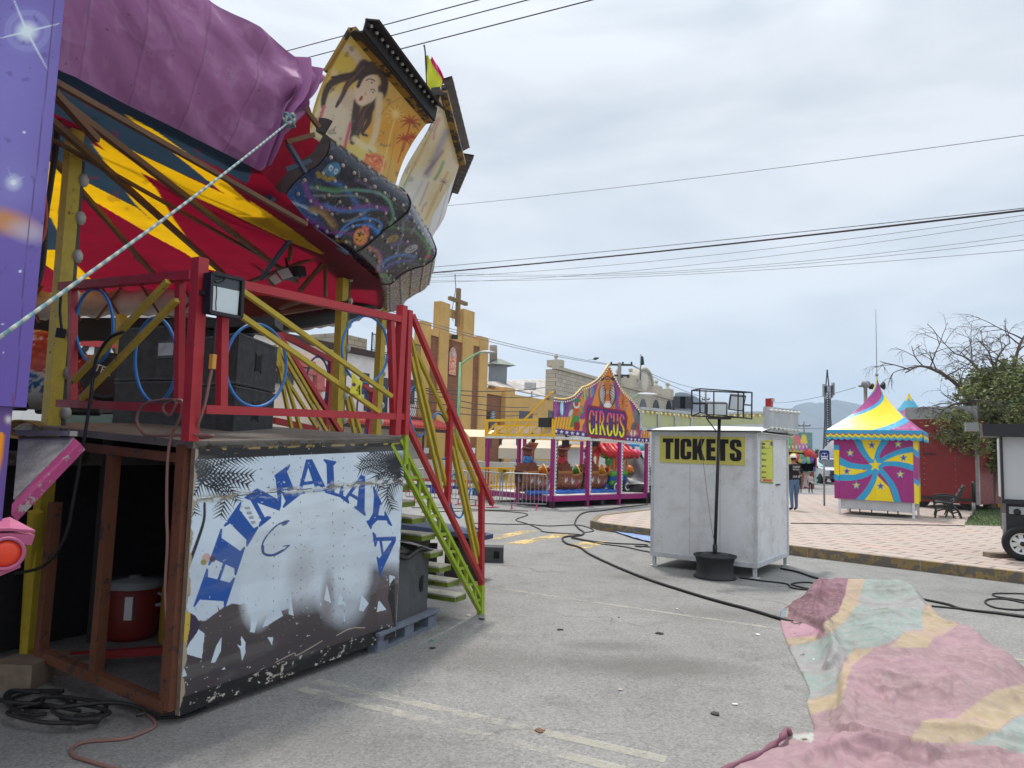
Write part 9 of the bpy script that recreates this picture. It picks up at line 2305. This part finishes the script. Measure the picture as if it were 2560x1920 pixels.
# ------------------------------------------------------------------ people
def person(label,base,h,facing,cols,stride=.1,armx=.28,cap=None,bag=None):
    """standing or walking figure grown with a skin modifier; facing is the direction the chest points"""
    f = nrm(facing); r_ = A_((f[1],-f[0],0)); s = h/1.72
    q = lambda x,y,z: tuple(r_*x*s+f*y*s+UP*z*s)
    V,E,Rd = [],[],[]
    def add(p_,rad,par=None):
        V.append(p_); Rd.append((rad[0]*s,rad[1]*s) if isinstance(rad,tuple) else (rad*s,rad*s))
        if par is not None: E.append((par,len(V)-1))
        return len(V)-1
    pel = add(q(0,0,.92),(.155,.12)); wa = add(q(0,0,1.08),(.15,.11),pel); ch = add(q(0,.01,1.28),(.165,.12),wa); nk0 = add(q(0,0,1.42),(.10,.08),ch); nk = add(q(0,.01,1.49),.052,nk0); hd0 = add(q(0,.025,1.56),(.07,.085),nk); hd1 = add(q(0,.025,1.64),(.077,.095),hd0); hd2 = add(q(0,.02,1.70),(.05,.06),hd1)
    for sd in (-1,1):
        k = stride*sd
        hip = add(q(.085*sd,0,.86),(.095,.09),pel); kn = add(q(.095*sd,k*.6+.02,.48),(.062,.065),hip); an = add(q(.1*sd,k-.01,.09),(.042,.048),kn); toe = add(q(.11*sd,k+.15,.035),(.042,.03),an)
        sh = add(q(.185*sd,0,1.385),.06,nk0); el = add(q(armx*sd,-.02+k*-.3,1.10),.043,sh); wr = add(q(armx*sd*1.02,.06-k*.5,.87),.03,el); hand = add(q(armx*sd*1.02,.085-k*.55,.80),(.036,.02),wr)
        for n_f,off in enumerate((-.024,-.008,.008,.022)):
            f1 = add(q(armx*sd*1.02,.085-k*.55+off,.765),.009,hand); add(q(armx*sd*1.02-.008*sd,.09-k*.55+off,.725+.006*abs(n_f-1.5)),.008,f1)
        add(q(armx*sd*1.0-.01*sd,.125-k*.55,.775),.01,hand)
    me = D.meshes.new('person'); me.from_pydata(V,E,[]); ob = D.objects.new('person',me); COL.objects.link(ob)
    md = ob.modifiers.new('skin','SKIN'); md.use_smooth_shade = True
    for i,v in enumerate(me.skin_vertices[0].data): v.radius = Rd[i]; v.use_root = (i == 0)
    sb = ob.modifiers.new('sub','SUBSURF'); sb.levels = 2; sb.render_levels = 2
    bpy.context.view_layer.update()
    ev = ob.evaluated_get(bpy.context.evaluated_depsgraph_get()).to_mesh(); vs = np.array([v.co[:] for v in ev.vertices]); fs = [list(p_.vertices) for p_ in ev.polygons]
    D.objects.remove(ob)
    root = thing('person',label,'person',base)
    mb = MB(); mb.add(vs+A_(base),fs,0,True); 
    ms = [M('skin_tone',(150,104,80),.6,bmp=0),M('cloth_'+cols[0][0],cols[0][1],.85,var=.2),M('cloth_'+cols[1][0],cols[1][1],.85,var=.25),M('dark_shoe',(26,26,30),.6),M('dark_hair',(30,24,22),.8)]
    mi = []
    for f_ in fs:
        c = vs[f_].mean(0); z = c[2]/s; x = abs(np.dot(c,r_))/s
        if z < .085: m_ = 3
        elif x > armx*.82 and z < 1.19: m_ = 0
        elif z < .96: m_ = 2
        elif z < 1.45: m_ = 1
        elif z > 1.57 and (np.dot(c,f)/s < .05 or z > 1.69): m_ = 4
        else: m_ = 0
        mi.append(m_)
    mb.m = mi; mb.build('body',ms,root)
    hc = A_(base)+A_(q(0,.025,1.63))
    mb = MB()
    for sd in (-1,1): mb.ball(hc+r_*.083*s*sd+UP*-.01*s,(.016*s,.016*s,.03*s),8)
    mb.ball(hc+f*.1*s-UP*.02*s,.016*s,8); mb.build('face',ms[0],root)
    mb = MB()
    for sd in (-1,1): mb.ball(hc+r_*.032*s*sd+f*.09*s+UP*.01*s,.009*s,6)
    mb.ball(hc+f*.093*s-UP*.05*s,(.022*s,.022*s,.007*s),6); mb.build('eyes_and_mouth',M('dark_features',(50,30,30),.5,bmp=0),root)
    if cap:
        mb = MB(); mb.lathe(hc+UP*.02*s,[(.1*s,0),(.102*s,.03*s),(.085*s,.075*s),(.045*s,.1*s),(0,.108*s)],n=20); mb.lathe(hc+UP*.02*s+f*.1*s,[(0,.012),(.075*s,.0),(.078*s,-.012),(0,.0)],n=16); mb.build('cap',M('cap_'+cap[0],cap[1],.8),root)
    if bag:
        mb = MB(); bq_ = A_(base)+A_(q(*bag[1])); mb.ball(bq_,(.13*s,.08*s,.15*s),10); mb.tube(cat_rom([bq_+UP*.12*s,A_(base)+A_(q(bag[1][0]*.9,-.02,1.42)),A_(base)+A_(q(bag[1][0]*.5,.1,1.2))],6),.012,5); mb.build('shoulder_bag',M('bag_'+bag[0],bag[2],.8),root)
    return root,r_,f,s
pb = G(C1(52,1562),ZP); 
hp = P(C1(52,990),pb[1])[2]-ZP
per,r_,f_,s_ = person('person in white cap, black printed T-shirt and jeans, half hidden by the ticket booth',pb+A_((.04,0,0)),hp,(-.1,1,0),(('black',(24,24,28)),('denim',(84,110,142))),.06,.29,('white',(226,224,216)))
for txt_,z_,hgt in (('S DROP',1.36,.085),('GHT BUT I',1.28,.06),('OUR 25',1.06,.085)):
    text(txt_,hgt*s_,M('white_shirt_print',(214,214,214),.8,bmp=0),'shirt_print',per,BASES[per.name]+UP*z_*s_-A_(f_)*.155*s_,r_,UP,.01,.8,.003)
pw = G(C1(235,1385)); hw = P(C1(235,1178),pw[1])[2]
person('person in pale top and dark trousers with a beige bag by the carnival stall',pw,hw,(.5,.8,0),(('pale',(196,176,176)),('navy',(40,44,58))),.14,.24,None,('beige',(.18,-.05,.98),(206,196,176)))
pw2 = G(C1(125,1380)); person('person in dark clothes half hidden behind the person with the white cap',pw2,hw,(.2,1,0),(('charcoal',(40,40,46)),('dark_denim',(48,54,70))),.06,.24)

# ------------------------------------------------------------------ far carnival stall, pick-up trucks, far trees, mountain
Yf = 44.0
fs_ = thing('carnival_stall','far carnival stall with a bright painted top sign and hanging toys','stall',P(C1(130,1390),Yf)*A_((1,1,0)))
m_rs = M('stall_red_steel',(176,50,50),.5)
mb = MB()
for x in (20,100,185,255): a,b = P(C1(x,1380),Yf),P(C1(x,975),Yf); mb.bar(A_((a[0],Yf,0)),A_((a[0],Yf,b[2])),.16)
mb.bar(P(C1(-20,965),Yf),P(C1(215,985),Yf),.2); mb.bar(P(C1(-20,1105),Yf),P(C1(255,1110),Yf),.12); mb.build('frame',m_rs,fs_)
zg0,zg1 = P(C1(100,975),Yf)[2],P(C1(100,770),Yf)[2]; x0,x1 = P(C1(-60,900),Yf)[0],P(C1(218,900),Yf)[0]
na,nz = 120,80; Aa,Zz = np.meshgrid(np.linspace(x0,x1,na),np.linspace(zg0,zg1,nz),indexing='ij'); gg = np.stack([Aa,np.full_like(Aa,Yf-.1),Zz],-1); im = C1.inv(proj(gg)); p = Paint(im[...,0],im[...,1],(206,190,90))
p.ell(95,840,48,80,(214,120,130),0,.3); p.ell(170,840,40,70,(226,206,90),0,.3); p.ell(20,850,40,50,(120,180,120),0,.3)
for k,c in enumerate(((70,170,100),(220,90,110),(90,180,110),(190,110,180),(200,120,190),(160,110,190))): p.ell(15+k*36,905,20,42,c,.2*(k % 2),.25); p.ell(15+k*36,900,7,18,(226,220,200),0,.6)
outl = np.array([(-60,980),(-60,860),(0,830),(40,790),(70,770),(120,790),(140,830),(150,760),(190,780),(205,850),(218,980)],float)
msk = inpoly(im[...,0].ravel(),im[...,1].ravel(),outl.tolist()).reshape(Aa.shape)
mb = MB(); mb.grid(gg,mask=msk,cols=p.out(),smooth=False); mb.build('top_sign',m_paint,fs_); 
mb = MB(); g3 = gg[:,::-1]+A_((0,.08,0)); mb.grid(g3,mask=msk[:,::-1],cols=p.out().reshape(na,nz,3)[:,::-1],smooth=False); mb.build('sign_rear',m_paint,fs_)
for x,y,c in ((60,1060,(220,200,60)),(85,1065,(200,80,90)),(120,1085,(210,190,90)),(150,1090,(120,160,190)),(215,1020,(200,60,60)),(230,1085,(110,70,160)),(205,1090,(120,180,110)),(245,1040,(180,70,70)),(130,1070,(90,150,110))):
    q = P(C1(x,y),Yf-.3); mb = MB(); mb.box(q,(.55,.3,.8)); mb.ball(q+UP*.3,.28,7); mb.build('hanging_toy',M('toy_%02x%02x' % (c[0],c[1]),c,.7,bmp=0),fs_)
mb = MB(); a,b = P(C1(120,1330),Yf),P(C1(230,1330),Yf); mb.box(((a[0]+b[0])/2,Yf+.3,.6),(b[0]-a[0],.8,1.0)); mb.build('counter',M('pale_counter',(190,170,170),.7),fs_)
mb = MB(); a,b = P(C1(0,1200),Yf+2),P(C1(250,1200),Yf+2); mb.box(((a[0]+b[0])/2,Yf+2,2.2),(b[0]-a[0],.2,2.6)); mb.build('back_board',M('faded_teal_board',(110,150,150),.7),fs_)
tq = thing('turquoise_stall','small pale turquoise stall behind the walking person','stall',P(C1(290,1290),50)*A_((1,1,0)))
mb = MB(); a,b = P(C1(262,1200),50),P(C1(312,1200),50); zq = P(C1(290,1100),50)[2]; mb.box(((a[0]+b[0])/2,51,zq/2),(b[0]-a[0],1.6,zq)); mb.build('wall',M('pale_turquoise_panel',(150,190,188),.7),tq); mb = MB(); mb.lathe(((a[0]+b[0])/2,51,zq),[(1.0,0),(.5,.35),(0,.6)],n=8); mb.build('roof',M('pale_turquoise_panel',(150,190,188),.7),tq)
def truck(cr,xl,yb,w_px,Y,label,body,front=True):
    c = P(cr(xl,yb),Y); x = c[0]; W = 1.95; t = thing('pickup_truck',label,'pickup truck',A_((x+W/2,Y+2.5,0)),'pickup trucks parked in the street')
    m_ = M('car_'+body[0],body[1],.25,var=.04,bmp=0); B = lambda x0,x1,y0,y1,z0,z1,mm,n: MB().box((x+(x0+x1)/2,Y+(y0+y1)/2,(z0+z1)/2),(x1-x0,y1-y0,z1-z0)).build(n,mm,t)
    mb = MB(); sec = [(0,.5),(0,1.05),(1.3,1.2),(1.9,1.85),(3.3,1.9),(3.5,1.2),(5.4,1.2),(5.4,.5)]
    L_ = [A_((x+.04,Y+a,z)) for a,z in sec]; mb.prism(L_,A_((W-.08,0,0))); mb.build('body',m_,t)
    pts = [A_((x+.18,Y+1.36,1.27)),A_((x+W-.18,Y+1.36,1.27)),A_((x+W-.3,Y+1.86,1.79)),A_((x+.3,Y+1.86,1.79))]
    mb = MB(); mb.prism([q+A_((0,-.03,.03)) for q in pts],A_((0,-.01,.01))); mb.build('windscreen',M('car_glass',(60,72,82),.08,bmp=0),t)
    B(.3,W-.3,-.03,.05,.62,1.0,M('car_grille',(26,26,28),.4),'grille'); B(.0,W,-.1,.06,.4,.6,M('car_bumper',(60,60,64),.4),'bumper')
    for xx in (.08,W-.34): B(xx,xx+.26,-.035,.04,.74,.98,m_glass,'headlight')
    for xx in (-.1,W+.0): B(xx-.05,xx+.15,1.3,1.5,1.15,1.35,m_black,'mirror')
    for yy in (.9,4.4):
        for xx,ax in ((.0,-1),(W,1)):
            mb = MB(); mb.lathe((x+xx-ax*.24,Y+yy,.38),[(0,0),(.38,0),(.38,.24),(.2,.25),(0,.25)],(ax,0,0),18); mb.build('wheel',m_tyre,t)
    return t
truck(C1,388,1318,95,52,'white pickup truck facing the camera left of the tent kiosk',('white',(214,216,220)))
truck(C1,285,1312,95,56,'dark red pickup truck behind the post of the bus stop sign',('maroon',(120,70,70)))
cv = P(C1(440,1130),62); mb = MB(); gg = np.zeros((20,20,3))
for i in range(20):
    for j in range(20):
        u0,v0 = i/19,j/19; gg[i,j] = (P(C1(400,1100),62)[0]+u0*4.5,62+v0*3,1.2+2.6*(math.sin(math.pi*min(1,u0*1.1))*math.sin(math.pi*v0)) ** .6)
mb.grid(gg); tag(mb.build('canvas_cover',M('grey_canvas_cover',(150,152,156),.8)),'grey canvas cover behind the white pickup truck','cover')
fh = thing('far_house','low pale house row far down the street behind the pickup trucks','house',P(C1(330,1120),95)*A_((1,1,0)))
mb = MB(); a,b = P(C1(270,1100),95),P(C1(640,1100),95); mb.box(((a[0]+b[0])/2,97,P(C1(340,1090),95)[2]/2),(b[0]-a[0],4,P(C1(340,1090),95)[2])); mb.build('wall',M('far_house_wall',(176,172,166),.85),fh)
mb = MB(); q = P(C1(360,1075),95); mb.box(q,(1.6,1.6,1.6)); mb.build('water_tank',m_white,fh)
a = P(C1(430,1105),93); mb = MB(); mb.prism([P(C1(400,1085),93),P(C1(490,1065),93),P(C1(490,1085),92),P(C1(405,1090),92)],UP*.1); mb.build('porch_roof',M('tan_roof',(176,150,106),.85),fh)
def fartree(cx,cy,rx,ry,Y,label,seed,n_l=1500):
    rr = random.Random(seed); c = P(C1(cx,cy),Y); k = Y/1534/4.803*1.0; RX,RY = rx*k,ry*k
    t = thing('tree',label,'tree',c*A_((1,1,0))); mb = MB(); mb.tube([c*A_((1,1,0)),c-UP*RY*.3],[.3,.18],8); mb.build('trunk',m_bark,t)
    vs,fs,mi = [],[],[]; cl = [c+A_((rr.uniform(-1,1)*RX,rr.uniform(-1,1)*RX*.6,rr.uniform(-1,1)*RY*(1-.4*rr.random()))) for _ in range(46)]
    for i in range(n_l):
        q = rr.choice(cl)+A_((rr.gauss(0,1),rr.gauss(0,1),rr.gauss(0,.8)))*RX*.14; a = nrm((rr.gauss(0,1),rr.gauss(0,1),rr.gauss(0,1))); b = nrm(np.cross(a,(rr.gauss(0,1),rr.gauss(0,1),rr.gauss(0,1)))); l_ = rr.uniform(.2,.42); j = len(vs)
        vs += [q-a*l_,q+b*l_*.5,q+a*l_,q-b*l_*.5]; fs.append((j,j+1,j+2,j+3)); mi.append(0 if rr.random() < .6 else 1)
    mb = MB(); mb.add(vs,fs); mb.m = mi; mb.build('crown',[m_leaf,m_leaf2],t)
fartree(275,1010,62,70,84,'round green tree far down the street left of the bus stop sign',2,2600)
fartree(350,1040,60,40,96,'low green tree far down the street behind the bus stop sign',4,1800)
fartree(450,1020,50,50,100,'dark green tree far down the street left of the tent kiosk',6,1800)
for k,x in enumerate((640,900,1200,1500)):
    fartree(x,1010+10*(k % 2),160,90,110,('leftmost','second','third','rightmost')[k]+' broad green tree far behind the red trailer',20+k,2600)

def mountain(prof_,Y,name,mat,dep):
    pts = resample(np.array([P(q,Y) for q in prof_]),160); rows = 26
    gg = np.zeros((160,rows,3))
    for i in range(160):
        for j in range(rows):
            t = j/(rows-1); zz = pts[i,2]*(1-t) ** 1.25; r_ = fbm(np.array([i*.12]),np.array([t*3.0]),3)[0]-.5
            gg[i,j] = (pts[i,0]+r_*60*t,Y-t*dep+r_*120*(t > 0),max(zz+r_*50*(t > .02)*(1-t),-1))
    mb = MB(); mb.grid(gg); g4 = gg[::-1].copy(); g4[...,1] = 2*Y-g4[...,1] ; mb.grid(g4)
    return tag(mb.build(name,mat,base=(0,0,0)),kind='structure')
m_mtn = M('hazy_mountain_scrub',(62,70,70),.95,var=.25,sc=.004,bmp=0)
mountain([C1(-700,640),C1(-300,560),C1(-60,520),C1(45,498),C1(80,470),C1(150,450),C1(230,436),C1(310,452),C1(325,438),C1(400,448),C1(450,418),C1(490,410),C1(600,430),C1(700,450),C1(900,500),C1(1150,540),C1(1400,590),C1(1900,640),C1(2600,680)],2600,'hills',m_mtn,900)

# ------------------------------------------------------------------ small litter
litter = [(B5(520,888),'flat dark leaf left of the lane stain',(50,46,44),.05),(B5(1108,910),'thin dark twig near the middle of the lane',(52,46,40),.06),(B5(405,1490),'dry brown leaf beside the double white line',(110,80,60),.05),(B5(1690,918),'white paper slip near the striped tarpaulin',(220,220,216),.04),(B5(1560,1332),'white paper scrap in the front of the lane',(224,222,214),.035),(B5(878,1245),'beige paper scrap in the lane below the stain',(190,180,160),.03),
          (B5(868,816),'small dark pebble above the lane stain',(44,42,40),.02),(B5(1215,765),'pale crumpled paper near the yellow line',(210,204,190),.03),(B5(55,826),'dark crushed can beside the green stair foot',(40,40,42),.05),(C6(440,1590),'dark crumpled wrapper right of the pallet',(50,48,46),.04),(C6(438,1523),'small green bottle cap right of the pallet',(70,170,120),.025),(C6(762,1296),'white cigarette packet left of the stair foot',(206,206,200),.035),(B5(1445,1388),'dark flat scrap right of the lane front',(60,58,54),.05)]
for (q,lab,c,r_) in litter:
    g_ = G(q); rr = random.Random(int(q[0])); a = rr.uniform(0,3); mb = MB(); n = 9
    pts = [g_+A_((math.cos(a+k*6.283/n)*r_*.7*rr.uniform(.5,1.2),math.sin(a+k*6.283/n)*r_*.8*rr.uniform(.5,1.2),.006+rr.uniform(0,r_*.12))) for k in range(n)]
    vs = pts+[g_+UP*(.008+r_*.12)]; mb.add(vs,[(k,(k+1) % n,n) for k in range(n)]); mb.add([p_-UP*.004 for p_ in pts],[list(range(n))[::-1]])
    tag(mb.build('litter',M('litter_%02x%02x%02x' % c,c,.8,bmp=0)),lab,'litter')

# ------------------------------------------------------------------ air between here and the mountain
mb = MB(); mb.box((0,1850,200),(8400,4360,402))
mh = D.materials.new('haze_air'); mh.use_nodes = True; hn = mh.node_tree; hn.nodes.clear()
ho = hn.nodes.new('ShaderNodeOutputMaterial'); hv = hn.nodes.new('ShaderNodeVolumePrincipled'); hv.inputs['Color'].default_value = (.64,.78,.96,1); hv.inputs['Density'].default_value = .00027; hv.inputs['Anisotropy'].default_value = 0
hn.links.new(hv.outputs[0],ho.inputs['Volume'])
tag(mb.build('haze',mh,base=(0,0,0)),kind='stuff')
